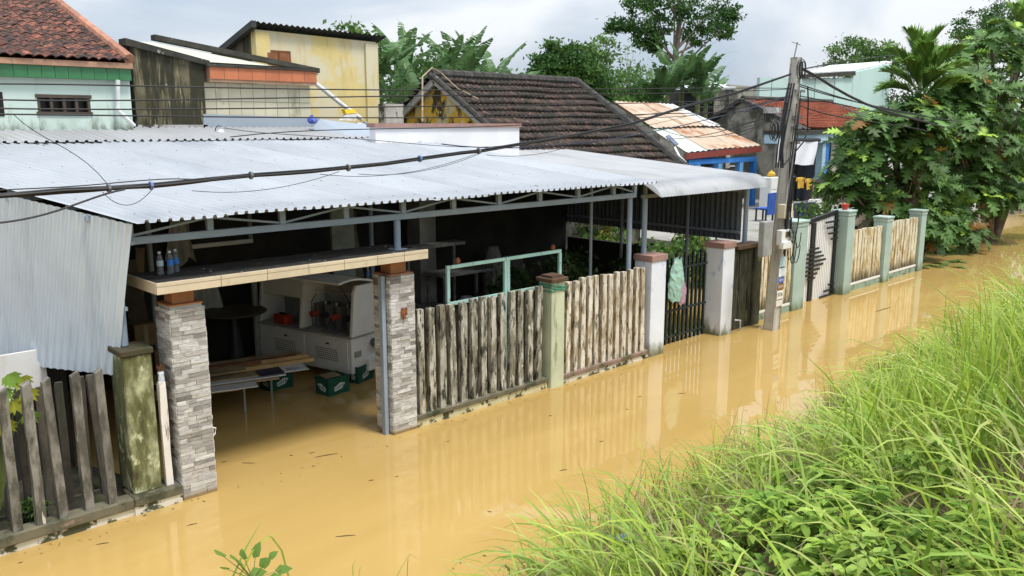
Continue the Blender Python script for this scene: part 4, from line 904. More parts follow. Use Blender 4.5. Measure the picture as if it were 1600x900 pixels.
# ================================================================ houses behind the canopies
V3 = lambda p: Vector((float(p[0]), float(p[1]), float(p[2])))
def tile_mesh(w, l, arch=.035, th=.014):
    b = MB(); xs_ = [-.5, -.32, -.12, .1, .3, .5]; hs = [.0, .25, .8, 1.0, .6, .05]; vs_ = []
    for y in (0, l):
        for lay in (0, 1):
            for x, h in zip(xs_, hs): vs_.append((x*w, y, h*arch + (th if lay else 0) + (0.0 if y else .012)))
    n = 6; top0, bot0, bot1, top1 = n, 0, 2*n, 3*n
    fs = [(top0+i, top0+i+1, top1+i+1, top1+i) for i in range(n-1)] + [(bot0+i, bot0+i+1, top0+i+1, top0+i) for i in range(n-1)]
    return b.add(vs_, fs).mesh('roof_tile')
# ---- left house: mint wall, green tile band, terracotta roof
h1 = thing('tiled_house', 'pale mint house with red clay tile roof and green tiled band', 'house', (4, 14.6, .3))
Y1 = 14.2; zb0, zb1 = ony(100, 123, Y1)[2], ony(100, 104, Y1)[2]; xr = ony(205, 160, Y1)[0]
MINTW = mat('mint_wall', (.52, .63, .57), .9, .06, .8, bump=.2, bs=20, stains=[((.40, .50, .42), .5, .7, (.9, .9, .7)), ((.20, .22, .13), .58, .72, (2.2, 2.2, .6)), ((.10, .11, .075), .64, .74, (3.2, 3.2, 1.4))], wline=((.10, .11, .07), 4.02, .9))
wz = [ony(100, 148, Y1)[2], ony(100, 180, Y1)[2]]; wx0, wx1 = ony(58, 160, Y1)[0], ony(141, 160, Y1)[0]
MB().box(-3, Y1, .3, wx0, Y1+.2, zb0).build('wall', MINTW, h1); MB().box(wx1, Y1, .3, xr, Y1+.2, zb0).build('wall', MINTW, h1)
MB().box(wx0+.002, Y1+.001, .3, wx1-.002, Y1+.199, wz[1]).build('wall', MINTW, h1); MB().box(wx0+.002, Y1+.001, wz[0], wx1-.002, Y1+.199, zb0).build('wall', MINTW, h1)
MB().box(xr-.2, Y1+.21, .3, xr, 19.5, zb0+.2).build('side_wall', MINTW, h1)
win = MB().box(wx0+.004, Y1+.12, wz[1]+.002, wx1-.004, Y1+.14, wz[0]-.002).build('window', mat('dark_pane', (.015, .013, .012), .3), h1)
fw_ = mat('dark_frame', (.07, .055, .045), .8)
for z in (wz[1], wz[0]-.05): MB().box(wx0-.02, Y1-.02, z, wx1+.02, Y1+.1, z+.05).build('frame', fw_, win)
for k in range(5): x = wx0 + k*(wx1-wx0-.04)/4; MB().box(x, Y1+.0, wz[1]+.052, x+.04, Y1+.09, wz[0]-.052).build('bar', fw_, win)
wl2 = MB().box(ony(-40, 160, Y1)[0], Y1-.01, wz[1]-.02, ony(5, 160, Y1)[0], Y1+.03, wz[0]+.02).build('window', mat('dark_pane', (.015, .013, .012)), h1)
GT = mat('green_tile', (.035, .16, .06), .25, .12, 5, spec=.6, rand=.12); tw_ = .185; x = xr + .0
while x > 1.8:
    MB().box(x-tw_+.004, Y1-.10, zb0, x-.002, Y1-.085, zb1).build('band_tile', GT, h1); x -= tw_
MB().box(-3, Y1-.084, zb0+.002, xr, Y1+.2, zb1-.002).build('band', mat('band_core', (.25, .24, .2), .9), h1)
MB().box(-3, Y1-.14, zb1+.002, xr+.02, Y1+.1, zb1+.085).build('eave_board', mat('salmon_eave', (.40, .23, .15), .85, .2, 4, stains=[(MOSS, .6, .75, (4, 4, 4))]), h1)
TERRA = mat('terracotta', (.20, .07, .042), .85, .3, 7, bump=.3, rand=.5, stains=[((.03, .022, .018), .40, .55, (9, 9, 9)), ((.34, .16, .10), .64, .70, (14, 14, 14))])
sl = R(20); tl, twd = .30, .15; ex = .235; z0 = zb1 + .095; O = Vector((xr - .05, Y1 - .16, z0)); cs, sn = math.cos(sl), math.sin(sl)
tm = tile_mesh(twd*1.12, tl); tm.materials.append(TERRA); restT = MB()
slope_m = MB().add([(-3, Y1-.1, z0-.03), (xr, Y1-.1, z0-.03), (xr, Y1-.1+5*cs, z0-.03+5*sn), (-3, Y1-.1+5*cs, z0-.03+5*sn)], [(0,1,2,3)]).build('roof_slope', mat('roof_under', (.12, .05, .03), .9), h1)
for r_ in range(18):
    for c_ in range(36):
        p = O + Vector((-(c_+.5)*twd, r_*ex*cs, r_*ex*sn + .004)); jx = rnd.uniform(-.006, .006)
        if c_ < 15: piece('roof_tile', tm, h1, p + Vector((jx, rnd.uniform(-.012, .012), 0)), (1, 1, 1), (sl + rnd.uniform(-.015, .015), rnd.uniform(-.03, .03), rnd.uniform(-.03, .03)))
        else:
            M_ = Matrix.Translation(p) @ Matrix.Rotation(sl, 4, 'X'); restT.add([M_ @ v.co for v in tm.vertices], [tuple(f.vertices) for f in tm.polygons])
stuff(restT.build('rear_tiles', TERRA, h1))
for k in range(12):   # verge ridge tiles
    p0 = O + Vector((.02, (k*.36)*cs, (k*.36)*sn + .05)); p1 = O + Vector((.02, (k*.36+.40)*cs, (k*.36+.40)*sn + .075))
    MB().tube([p0, p1], [.085, .07], 8).build('verge_tile', mat('pink_ridge', (.36, .17, .11), .85, .2, 5, rand=.15), h1)
# pvc downpipe
pv = MB().tube([V3(ony(184, 125, Y1-.12)), V3(ony(184, 172, Y1-.12)), V3(ony(210, 197, Y1-.12))], .035, 8).build('downpipe', mat('pvc_white', (.62, .63, .63), .5), h1)

# ---- mossy block wall + flat building with orange band
h2 = thing('flat_house', 'flat roofed building with orange fascia, cream tiled wall and mossy side block', 'house', (7, 14.6, .3))
Y2 = 14.45
MOSSW = mat('moss_wall', (.13, .115, .07), .95, .3, 4, bump=.5, bs=10, stains=[((.035, .034, .02), .38, .54, (8, 8, 1.0)), ((.26, .235, .14), .57, .66, (14, 14, 1.2)), ((.03, .03, .02), .56, .66, (4, 4, 2.5)), ((.45, .44, .40), .66, .70, (5, 5, 3))])
a, b_ = ony(206, 90, Y2), ony(317, 100, Y2)
MB().prism([(a[0], Y2, .3), (b_[0], Y2, .3), (b_[0], Y2, ony(317, 101, Y2)[2]), (a[0], Y2, ony(206, 71, Y2)[2])], (0, 1.2, 0)).build('mossy_block', MOSSW, h2)
MB().prism([(a[0]-.1, Y2-.06, ony(200, 71, Y2)[2]), (b_[0]+.1, Y2-.06, ony(325, 103, Y2)[2]), (b_[0]+.1, Y2-.06, ony(325, 95, Y2)[2]), (a[0]-.1, Y2-.06, ony(200, 60, Y2)[2])], (0, .3, 0)).build('mossy_coping', mat('black_coping', (.05, .048, .04), .95, .3, 4, stains=[((.3, .29, .26), .62, .7, (5, 5, 5))]), h2)
MB().box(a[0], Y2-.03, ony(250, 212, Y2)[2]-.3, b_[0], Y2-.004, ony(250, 195, Y2)[2]).build('plinth', mat('flaked_plinth', (.40, .40, .39), .95, .2, 3, stains=[((.07, .065, .05), .5, .58, (4, 4, 3))]), h2)
ox0, ox1 = ony(328, 115, Y2-.1)[0], ony(495, 122, Y2-.1)[0]
zt, zl = ony(411, 108, Y2-.1)[2], ony(411, 126, Y2-.1)[2]
nt_ = 8; tw_ = (ox1 - ox0) / nt_
OT = mat('orange_tile', (.50, .17, .08), .5, .08, 5, rand=.08, stains=[((.65, .6, .55), .7, .74, (9, 9, 2))])
for k in range(nt_):
    MB().box(ox0 + k*tw_ + .003, Y2-.10, zl, ox0 + (k+1)*tw_ - .003, Y2-.085, zt).build('fascia_tile', OT, h2)
MB().box(ox0, Y2-.083, zl-.05, ox1, Y2+.09, zt).build('fascia_core', mat('fascia_core', (.38, .24, .16), .9), h2)
MB().box(ox0-.05, Y2-.13, zt+.003, ox1+.04, Y2+.3, zt+.05).build('roof_lip', mat('black_coping', (.05, .048, .04)), h2)
cwm = mat('cream_wall_tile', (.64, .60, .44), .6, .06, 3, rand=.05, stains=[((.36, .34, .22), .55, .7, (2, 2, 1)), ((.62, .62, .58), .62, .72, (3, 3, 2))])
cx1 = ony(485, 150, Y2+.1)[0]; cx0 = ony(317, 150, Y2+.1)[0]; ntl = 9; cw_ = (cx1-cx0)/ntl; czb, czt = c1z(14.2)-.1, zl-.052
for k in range(ntl):
    for j in range(3):
        MB().box(cx0 + k*cw_ + .004, Y2+.1, czb + j*(czt-czb)/3 + .004, cx0 + (k+1)*cw_ - .004, Y2+.12, czb + (j+1)*(czt-czb)/3 - .004).build('wall_tile', cwm, h2)
MB().box(cx0, Y2+.122, .3, cx1, Y2+2.5, czt).build('wall', mat('grout_wall', (.30, .28, .2), .9), h2)
# pale sheet roof sloping behind the fascia
rsA, rsB = V3(ony(228, 63, Y2+1.6)), V3(ony(500, 112, Y2+.35))
zz = zt + .045
kA, kB = V3(ony(243, 62, Y2+.9)), V3(ony(500, 114, Y2+.9)); fA, fB = V3(ony(228, 66, Y2+.1)), V3((ox1, Y2+.02, zz+.02))
MB().add([fB, kB + Vector((0, .05, -.04)), kA + Vector((0, .05, -.04)), V3(ony(203, 64, Y2+.2)), V3(ony(328, 97, Y2+.1))], [(0,1,2,3,4)]).build('sheet_roof', mat('cream_sheet', (.46, .47, .38), .8, .06, 2, stains=[((.1, .1, .08), .72, .74, (9, 9, 9))]), h2)
MB().prism([kA, kB, kB + Vector((0, 0, .09)), kA + Vector((0, 0, .09))], (0, .2, 0)).build('roof_kerb', mat('black_coping', (.05, .048, .04)), h2)

# ---- yellow building
h3 = thing('yellow_house', 'pale yellow upper storey with dark sheet roof and brown shutters', 'house', (11, 18.5, .3))
Y3 = 18.; x0, x1 = ony(401, 100, Y3)[0], ony(588, 100, Y3)[0]; za, zc = ony(401, 46, Y3)[2], ony(588, 66, Y3)[2]
YW = mat('yellow_wall', (.68, .55, .24), .9, .08, 1.5, bump=.2, stains=[((.66, .60, .42), .48, .54, (.5, .5, .5)), ((.58, .44, .16), .56, .70, (1.2, 1.2, .25)), ((.40, .33, .17), .64, .78, (3, 3, .3)), ((.12, .11, .08), .72, .8, (4, 4, .8))])
MB().prism([(x0, Y3, .3), (x1, Y3, .3), (x1, Y3, zc), (x0, Y3, za)], (0, .2, 0)).build('front_wall', YW, h3)
MB().box(x0-.02, Y3-.06, .3, x0+.32, Y3-.003, za-.05).build('pilaster', YW, h3); MB().box(x1-.34, Y3-.06, .3, x1+.02, Y3-.003, zc-.05).build('pilaster', YW, h3)
# left side of dark planks going back
yb = 21.5; zside = ony(305, 70, 20)[2]
MB().prism([(x0, Y3+.21, 3.5), (x0, yb, 3.5), (x0, yb, za-1.0), (x0, Y3+.21, za-.05)], (.1, 0, 0)).build('side_wall', mat('dark_planks', (.09, .08, .055), .95, .3, 3, stains=[((.03, .03, .02), .48, .6, (6, 6, .6))]), h3)
MB().prism([(x1-.1, Y3+.21, .3), (x1-.1, yb, .3), (x1-.1, yb, zc-1.0), (x1-.1, Y3+.21, zc-.05)], (.1, 0, 0)).build('side_wall', YW, h3)
rl = x1 - x0 + .35
sheet('roof_sheet', [(s, .022*math.cos(s/.14*2*math.pi)) for s in np.arange(0, rl, .035)], [Y3-.18, Y3+1.2, yb], lambda s, t, h: (x0 - .15 + s, t, za + .09 + (zc-za)*(s/rl) - .30*(t-Y3) + h), mat('dark_fibro', (.045, .05, .048), .8, .2, 3), h3)
MB().prism([(x0-.18, Y3-.2, za+.02), (x0-.18, yb, za+.02-.3*(yb-Y3)), (x0-.18, yb, za+.16-.3*(yb-Y3)), (x0-.18, Y3-.2, za+.16)], (.12, 0, 0)).build('barge_board', mat('dark_fibro', (.045, .05, .048)), h3)
sx0, sx1 = ony(413, 95, Y3)[0], ony(453, 95, Y3)[0]; sz0, sz1 = ony(433, 108, Y3)[2], ony(433, 79, Y3)[2]; wb = mat('shutter_brown', (.17, .065, .025), .7, .2, 5)
sh = MB().box(sx0, Y3-.05, sz0, sx1, Y3-.008, sz1).build('shutter_frame', wb, h3)
mid = (sx0+sx1)/2
for a, b_ in ((sx0+.05, mid-.02), (mid+.02, sx1-.05)): MB().box(a, Y3-.065, sz0+.04, b_, Y3-.051, sz1-.06).build('shutter', mat('shutter_light', (.25, .10, .04), .7, .2, 6), sh)
MB().box(x1-.62, Y3-1.2, 3.9, x1-.1, Y3-.9, ony(580, 162, Y3-1)[2]).build('stub_wall', mat('stub', (.40, .38, .33), .95, .2, 4, stains=[((.06, .06, .04), .52, .6, (4, 4, 2))]), h3)
# pvc pipe, bags, elbow by the yellow wall
o = MB().tube([V3(ony(494, 131, Y3-.4)), V3(ony(530, 160, Y3-.6)), V3(ony(566, 187, Y3-.8))], .05, 10).build('pvc_pipe', mat('pvc_white', (.62, .63, .63)), loc=tuple(ony(530, 160, Y3-.6))); tag(o, 'pale plastic drain pipe slanting across the yellow wall', 'pipe')
fs_ = thing('fascia_flashing', 'blue grey sheet flashing behind the white canopy', 'flashing', (9, 14.2, 3.9))
FL = mat('blue_flashing', (.30, .345, .40), .7, .04, 2)
MB().prism([ony(318, 210, 14.42), ony(505, 203, 14.42), ony(500, 184, 14.42), ony(318, 178, 14.42)], (0, .02, 0)).build('sheet', FL, fs_)
MB().add([ony(486, 203, 14.1), ony(560, 221, 13.2), ony(660, 228, 12.66), ony(655, 205, 12.9), ony(640, 203, 13.0), ony(500, 186, 14.2)], [(0,1,2,3,4,5)]).build('sheet', FL, fs_)
MB().add([ony(330, 203, 14.3), ony(490, 200, 14.38), ony(650, 229, 12.64), ony(420, 212, 13.9)], [(0,1,2,3)]).build('sheet', MATS['galv_sheet_b'], fs_)
def sack(loc, s, m, label, seed):
    r = random.Random(seed); b = MB().lathe(loc, [(s*.3, 0), (s*.62, s*.15), (s*.66, s*.5), (s*.45, s*.85), (s*.15, s*.98), (s*.22, s*1.15)], 11)
    b.v = [(x + r.uniform(-.12, .12)*s, y + r.uniform(-.12, .12)*s, z + r.uniform(-.06, .06)*s) for x, y, z in b.v]
    o = b.build('bag', m, smooth=True, loc=loc); tag(o, label, 'bag'); return o
sack(tuple(ony(488, 193, 14.0)), .13, mat('blue_bag', (.06, .10, .45), .5, .3, 12, stains=[((.5, .5, .55), .6, .65, (12, 12, 12))]), 'crumpled blue bag at the corner of the flashing', 1)
ys = thing('rice_sack', 'yellow and white sack leaning on the yellow wall', 'sack', tuple(ony(548, 189, 14.6)))
q0 = ony(548, 189, 14.6); MB().prism([ony(534, 188, 14.6), ony(556, 189, 14.6), ony(558, 177, 14.62), ony(542, 178, 14.62)], (0, .12, 0)).build('sack_body', mat('sack_white', (.62, .60, .55), .8, .15, 10, stains=[((.45, .06, .05), .62, .66, (8, 8, 8))]), ys)
MB().prism([ony(541, 177.5, 14.61), ony(558, 176.5, 14.61), ony(553, 171, 14.62), ony(538, 171, 14.62)], (0, .11, 0)).build('sack_top', mat('sack_yellow', (.75, .52, .02), .7), ys)
o = MB().tube([ony(557, 196, 13.9), ony(570, 196, 13.9), ony(570, 190, 13.9)], .055, 10).build('pvc_elbow', mat('pvc_grey', (.36, .38, .40), .5), loc=tuple(ony(563, 196, 13.9))); tag(o, 'grey plastic pipe elbow lying on the flashing', 'pipe')
lampb = thing('roof_lamp', 'small lamp fitting on a bent wire at the canopy back edge', 'lamp', tuple(ony(345, 208, 13.9)))
q = ony(345, 202, 13.9); MB().lathe((q[0], q[1], q[2]-.1), [(.05, 0), (.06, .06), (.03, .1)], 8).build('lamp_head', MATS['white_plastic'], lampb); MB().tube([ony(336, 208, 13.9), ony(337, 200, 13.9), ony(341, 196, 13.9), ony(346, 198, 13.9)], .008, 5).build('lamp_wire', MATS['cable'], lampb)

# ---- white parapet with pink coping
pw_ = thing('parapet_wall', 'white parapet wall with dusty pink coping behind the canopy', 'wall', (11, 12.85, 3.5))
px0, px1 = ony(584, 200, 12.8)[0], ony(813, 205, 12.72)[0]; pzt = ony(700, 199, 12.75)[2]
MB().box(px0, 12.75, 3.3, px1, 12.93, pzt).build('wall', mat('parapet_white', (.76, .76, .78), .85, .04, 2, stains=[((.6, .6, .58), .6, .8, (2, 2, .8))]), pw_)
MB().box(px0-.04, 12.71, pzt+.002, px1+.03, 12.97, pzt+.075).build('coping', MATS['pink_coping'], pw_)
# ---- dark tile house with yellow gable
XG = 14.0; ap = Vector((XG, 17.27, 5.30)); sl2 = .60; XE = ony(897, 128, 17.27)[0]
h4 = thing('gable_house', 'old house with dark mossy clay tile roof and stained yellow gable', 'house', (16.5, 17, .3))
GY = mat('gable_yellow', (.60, .38, .05), .92, .12, 2, bump=.3, stains=[((.50, .47, .30), .50, .58, (2.2, 2.2, 1.6)), ((.05, .045, .025), .47, .56, (2.0, 2.0, 1.3)), ((.60, .58, .5), .64, .67, (4, 4, 4))])
MB().prism([(XG+.12, 15.4, 4.10), (XG+.12, 19.1, 4.10), tuple(ap + Vector((.12, 0, -.12)))], (.2, 0, 0)).build('gable', GY, h4)
MB().prism([(XG+.12, 14.35, .3), (XG+.12, 20.0, .3), (XG+.12, 20.0, 3.5), (XG+.12, 19.0, 4.098), (XG+.12, 15.5, 4.098), (XG+.12, 14.35, 3.42)], (.2, 0, 0)).build('gable_wall', GY, h4)
MB().box(XG+.33, 14.45, .3, XE-.3, 14.6, 3.3).build('front_wall', MATS['cement_plaster'], h4); MB().prism([(XE-.5, 14.61, .3), (XE-.5, 19.6, .3), (XE-.5, 19.6, 3.6), (XE-.5, 17.27, 5.0), (XE-.5, 14.61, 3.45)], (.2, 0, 0)).build('end_wall', MATS['cement_plaster'], h4)
gw_ = mat('grey_barge', (.42, .42, .42), .9, .12, 4, stains=[((.12, .12, .10), .55, .7, (4, 4, 4))])
for s in (-1, 1):
    e0 = ap + Vector((-.02, s*2.2, -2.2*sl2)); MB().beam(ap + Vector((-.02, 0, -.10)), e0 + Vector((0, 0, -.10)), .08, .16).build('barge_board', gw_, h4)
DT = mat('dark_tile', (.036, .029, .026), .9, .4, 8, bump=.3, stains=[((.115, .07, .052), .50, .60, (14, 2.2, 2.2)), ((.20, .17, .15), .61, .67, (18, 4, 4)), ((.03, .032, .02), .50, .66, (1.6, 1.6, 1.6))])
def courses(name, X0, X1, ridge, s, n, ex, per, m, parent, amp=.02, shear=0.):
    """overlapping scalloped tile courses from the ridge down; joined geometry, too small to pick apart"""
    V = []; Fq = []; cols = np.arange(X0, X1 + .001, per / 4); L_ = len(cols); k_ = 0
    for r_ in range(n):
        t0, t1 = r_*ex, (r_+1)*ex + .06; jr = rnd.uniform(-.01, .01)
        for t, up in ((t0 - .02, .0), (t1 + jr*2, .10), (t1 + jr*2 - .09, -.03)):
            for i, x in enumerate(cols):
                h = amp * math.sin(x / per * 2 * math.pi) + rnd.uniform(-.008, .008) + .012*math.sin(x*2.3 + r_)
                V.append((x + shear*t + jr, ridge.y - s*t, ridge.z - t*sl2 + h + up))
        for a in (0, 1):
            for i in range(L_-1): b0 = k_ + a*L_; Fq.append((b0+i, b0+i+1, b0+L_+i+1, b0+L_+i))
        k_ += 3*L_
    V = np.array(V) - np.array(wloc(parent)); o = link(name, np_mesh(name, V, np.array(Fq)), m, parent); stuff(o); return o
courses('front_tiles', XG-.15, XE+.1, ap, 1, 13, .29, .16, DT, h4, .025)
courses('rear_tiles', XG-.15, XE+.1, ap, -1, 10, .225, .14, DT, h4)
RC = mat('ridge_cement', (.055, .052, .048), .95, .3, 5, stains=[((.2, .19, .17), .62, .7, (5, 5, 5))])
n_r = 16
for k in range(n_r):
    xa = XG - .15 + k*(XE - XG + .25)/n_r; MB().tube([ap + Vector((xa-XG, 0, .05)), ap + Vector((xa-XG + (XE-XG+.28)/n_r, 0, .05))], [.14, .125], 8).build('ridge_tile', RC, h4)
for k in range(14):
    t = k*.29; MB().tube([Vector((XE+.08, ap.y - t, ap.z - t*sl2 + .06)), Vector((XE+.08, ap.y - t - .31, ap.z - (t+.31)*sl2 + .075))], [.13, .115], 7).build('verge_tile', RC, h4)
    if k < 8: MB().tube([Vector((XG-.13, ap.y - t, ap.z - t*sl2 + .05)), Vector((XG-.13, ap.y - t - .31, ap.z - (t+.31)*sl2 + .06))], [.075, .07], 7).build('verge_tile', RC, h4)
MB().tube([V3(ony(660, 190, 15.6)), V3(ony(660, 120, 16.5)), V3(ony(675, 106, 17.0)), V3(ony(690, 115, 17.0)), V3(ony(715, 138, 16.4)), V3(ony(748, 155, 15.9))], .02, 5).build('dry_vine', mat('dry_vine', (.30, .24, .16), .9), h4)
# ---- rusty sheet house with blue porch
h5 = thing('blue_porch_house', 'house with rusty sheet roof, dark red fascia and bright blue porch', 'house', (31, 20.5, YG))
Y5 = 19.5; RU = mat('rusty_sheet', (.44, .34, .25), .85, .14, 1.2, stains=[((.30, .13, .06), .50, .66, (1.1, .5, 1.1)), ((.52, .46, .39), .56, .66, (3.5, .35, 1)), ((.20, .075, .035), .62, .74, (2.2, .4, 1))])
LG = mat('pale_sheet', (.48, .53, .46), .6, .08, 1)
e0, e1, r0, r1 = V3(ony(1072, 238, Y5)), V3(ony(1190, 227, Y5)), V3(ony(957, 161, 25.)), V3(ony(1052, 166, 25.))
def rpanel(a, b, t0, t1, lift, m, name='roof_sheet'):
    pr = [(s, .02*math.cos(s*90)) for s in np.arange(a, b+.001, .01)]
    sheet(name, pr, [t0, (t0+t1)/2, t1], lambda s, t, h: tuple((e0.lerp(e1, s)).lerp(r0.lerp(r1, s), t) + Vector((0, 0, h + lift))), m, h5)
rpanel(.0, .28, .0, .46, .0, LG); rpanel(.26, .64, 0, .46, .02, RU); rpanel(.62, 1, 0, .46, .0, RU)
rpanel(0, .45, .42, 1, .10, RU); rpanel(.44, .8, .42, 1, .12, RU); rpanel(.79, 1, .42, 1, .10, mat('grey_sheet', (.50, .49, .47), .7, .1, 1))
MB().prism([tuple(r0), tuple(r0 + Vector((0, 4, -1.6))), tuple(r1 + Vector((0, 4, -1.6))), tuple(r1)], (0, 0, -.05)).build('rear_roof', RU, h5)
MB().add([e0+Vector((.05,0,-.02)), r0+Vector((.05,0,-.02)), r0+Vector((.05,0,-1.9)), e0+Vector((.05,0,-.6))], [(0,1,2,3)]).build('gable_panel', MATS['cement_plaster'], h5)
BL = mat('blue_paint', (.03, .17, .50), .75, .12, 2, stains=[((.06, .28, .62), .55, .7, (2, 2, 2))]); BL2 = mat('blue_paint_light', (.12, .33, .62), .7, .1, 2)
MB().prism([tuple(e0+Vector((0,-.02,-.28))), tuple(e1+Vector((0,-.02,-.28))), tuple(e1+Vector((0,-.02,-.04))), tuple(e0+Vector((0,-.02,-.04)))], (0, .05, 0)).build('fascia', mat('dark_red', (.22, .045, .035), .7, .12, 3), h5)
zf = min(e0.z, e1.z) - .3
MB().box(e0.x+.3, Y5+.05, zf-.2, e1.x-.25, Y5+.3, zf).build('beam', BL, h5)
for u in (1090, 1124, 1157, 1179):
    x = ony(u, 265, Y5+.1)[0]; MB().box(x-.14, Y5+.06, YG, x+.14, Y5+.29, zf-.202).build('porch_post', BL2 if u < 1170 else BL, h5)
MB().box(e0.x+.5, Y5+2.0, YG, e1.x-.3, Y5+2.1, zf+.3).build('porch_wall', BL, h5)
for u, w in ((1102, .9), (1145, .7)):
    x = ony(u, 265, Y5+2.0)[0]; d_ = MB().box(x-w/2, Y5+1.96, 1.2, x+w/2, Y5+1.995, 2.6).build('window', mat('dim_pane', (.06, .06, .05), .5), h5)
    for k in range(3): MB().box(x-w/2, Y5+1.93, 1.4+k*.4, x+w/2, Y5+1.955, 1.45+k*.4).build('window_bar', MATS['white_wall'], d_)
x = ony(1163, 260, Y5+1)[0]
for k in range(4): MB().box(x-.1, Y5+1.9, 2.5-k*.35, x+.25, Y5+1.93, 2.75-k*.35).build('vent_block', mat('vent_grey', (.42, .42, .40), .8), h5)
sp = MB().prism([ony(1040, 214, 19.2), ony(1055, 228, 18.9), ony(1060, 226, 19.0), ony(1046, 212, 19.3)], (0, 0, .04)).build('solar_panel', mat('solar', (.10, .12, .2), .2), h5)
MB().tube([V3(ony(1054, 230, 18.9)), V3(ony(1062, 245, 18.6)), V3(ony(1072, 254, 18.4))], .04, 6).build('lamp_arm', MATS['white_metal'], h5)
# ---- grey rendered house with red tile roof
XH = 37.; h6 = thing('grey_house', 'unpainted grey rendered house with orange red tile roof', 'house', (40, 21, YG))
ga, gl, gr_ = V3(onx(1160, 160, XH)), V3(onx(1108, 192, XH)), V3(onx(1240, 196, XH))
MB().prism([(XH, gl.y, YG), (XH, gr_.y, YG), tuple(gr_ + Vector((0,0,-.1))), tuple(ga), tuple(gl + Vector((0,0,-.1)))], (.2, 0, 0)).build('gable_wall', MATS['cement_plaster'], h6)
MB().box(XH+.21, gr_.y, YG, XH+10, gr_.y+.2, gr_.z-.1).build('front_wall', MATS['cement_plaster'], h6)
sl2 = (ga.z - gr_.z) / (ga.y - gr_.y)
RT = mat('orange_red_tile', (.30, .085, .045), .85, .25, 5, stains=[((.10, .045, .03), .52, .64, (5, 5, 5)), ((.38, .16, .10), .62, .7, (6, 6, 6))])
courses('front_tiles', XH+.3, XH+9.0, ga + Vector((0, 0, .1)), 1, 17, (ga.y - gr_.y + .55)/17, .26, RT, h6, .03)
courses('rear_tiles', XH+.3, XH+9.0, ga + Vector((0, 0, .1)), -1, 12, .3, .26, RT, h6, .03)
for a, b_ in ((ga, gr_ + Vector((0, -.7, -.35))), (ga, gl + Vector((0, .5, -.3)))):
    MB().beam(a + Vector((.0, 0, .12)), b_ + Vector((0, 0, .12)), .5, .16).build('verge', RC, h6)
MB().tube([ga + Vector((0, 0, .2)), ga + Vector((9.2, 0, .2))], .13, 7).build('ridge', RC, h6)
MB().beam(ga + Vector((9.1, 0, .12)), ga + Vector((9.1, -(ga.y-gr_.y)-.6, .12 - sl2*(ga.y-gr_.y+.6))), .4, .16).build('verge', RC, h6)
# porch in front with pale blue band
pz = ony(1290, 209, 18.2)[2]; X0p, X1p = ony(1218, 212, 18.2)[0], ony(1335, 212, 18.2)[0]
po = thing('porch', 'porch with pale blue edge band and dark openings behind the pole', 'porch', (38, 18.6, YG))
MB().box(X0p, 18.2, pz-.38, X1p, 18.9, pz).build('band', mat('pale_blue_band', (.36, .52, .60), .8, .1, 2, stains=[((.1, .12, .1), .6, .7, (2, 2, 1))]), po)
MB().box(X0p-.05, 18.12, pz+.002, X1p+.1, 18.95, pz+.16).build('roof_slab', mat('black_coping', (.05, .048, .04)), po)
for u, c_ in ((1283, 'pale_blue_band'), (1288, 'blue_paint'), (1218, 'cement_plaster')):
    x = ony(u, 260, 18.4)[0]; MB().box(x-.16, 18.3, YG, x+.16, 18.6, pz-.382).build('column', MATS[c_], po)
MB().box(XH + .1, 19.3, YG, X1p, 19.36, pz+.1).build('back_wall', mat('porch_shade', (.03, .035, .05), .9), po)  # near-black wall carries the shade of the porch openings in its colour
def sheet_cloth(us, y, m, label, name='white_sheet', cat='cloth'):
    b = MB(); P_ = [ony(u, v, y) for u, v in us]; nu, nv = 14, 8; vs_ = []
    for j in range(nv+1):
        for i in range(nu+1):
            s, t = i/nu, j/nv; p = (P_[0]*(1-s) + P_[1]*s)*(1-t) + (P_[3]*(1-s) + P_[2]*s)*t
            vs_.append((p[0], p[1] + .05*math.sin(s*11+t*3)*(.3+t) , p[2] + .02*math.sin(s*9)*t))
    b.add(vs_, [(j*(nu+1)+i, j*(nu+1)+i+1, (j+1)*(nu+1)+i+1, (j+1)*(nu+1)+i) for j in range(nv) for i in range(nu)])
    o = b.build(name, m, smooth=True, loc=tuple((P_[2]+P_[3])/2)); tag(o, label, cat); return o
WC = mat('white_canvas', (.74, .75, .80), .9, .04, 2)
sheet_cloth([(1234, 218), (1278, 218), (1273, 258), (1236, 257)], 18.0, WC, 'white canvas sheet hung under the blue porch band')
sheet_cloth([(1215, 216), (1226, 218), (1224, 256), (1214, 254)], 18.0, WC, 'narrow white canvas strip hung left of the pole cables')
o = MB().tube([ony(1232, 219, 18.05), ony(1280, 219, 18.05)], .09, 8).build('canvas_roller', MATS['black_paint'], loc=tuple(ony(1255, 219, 18.05))); tag(o, 'black roller bar above the white canvas sheet', 'roller')
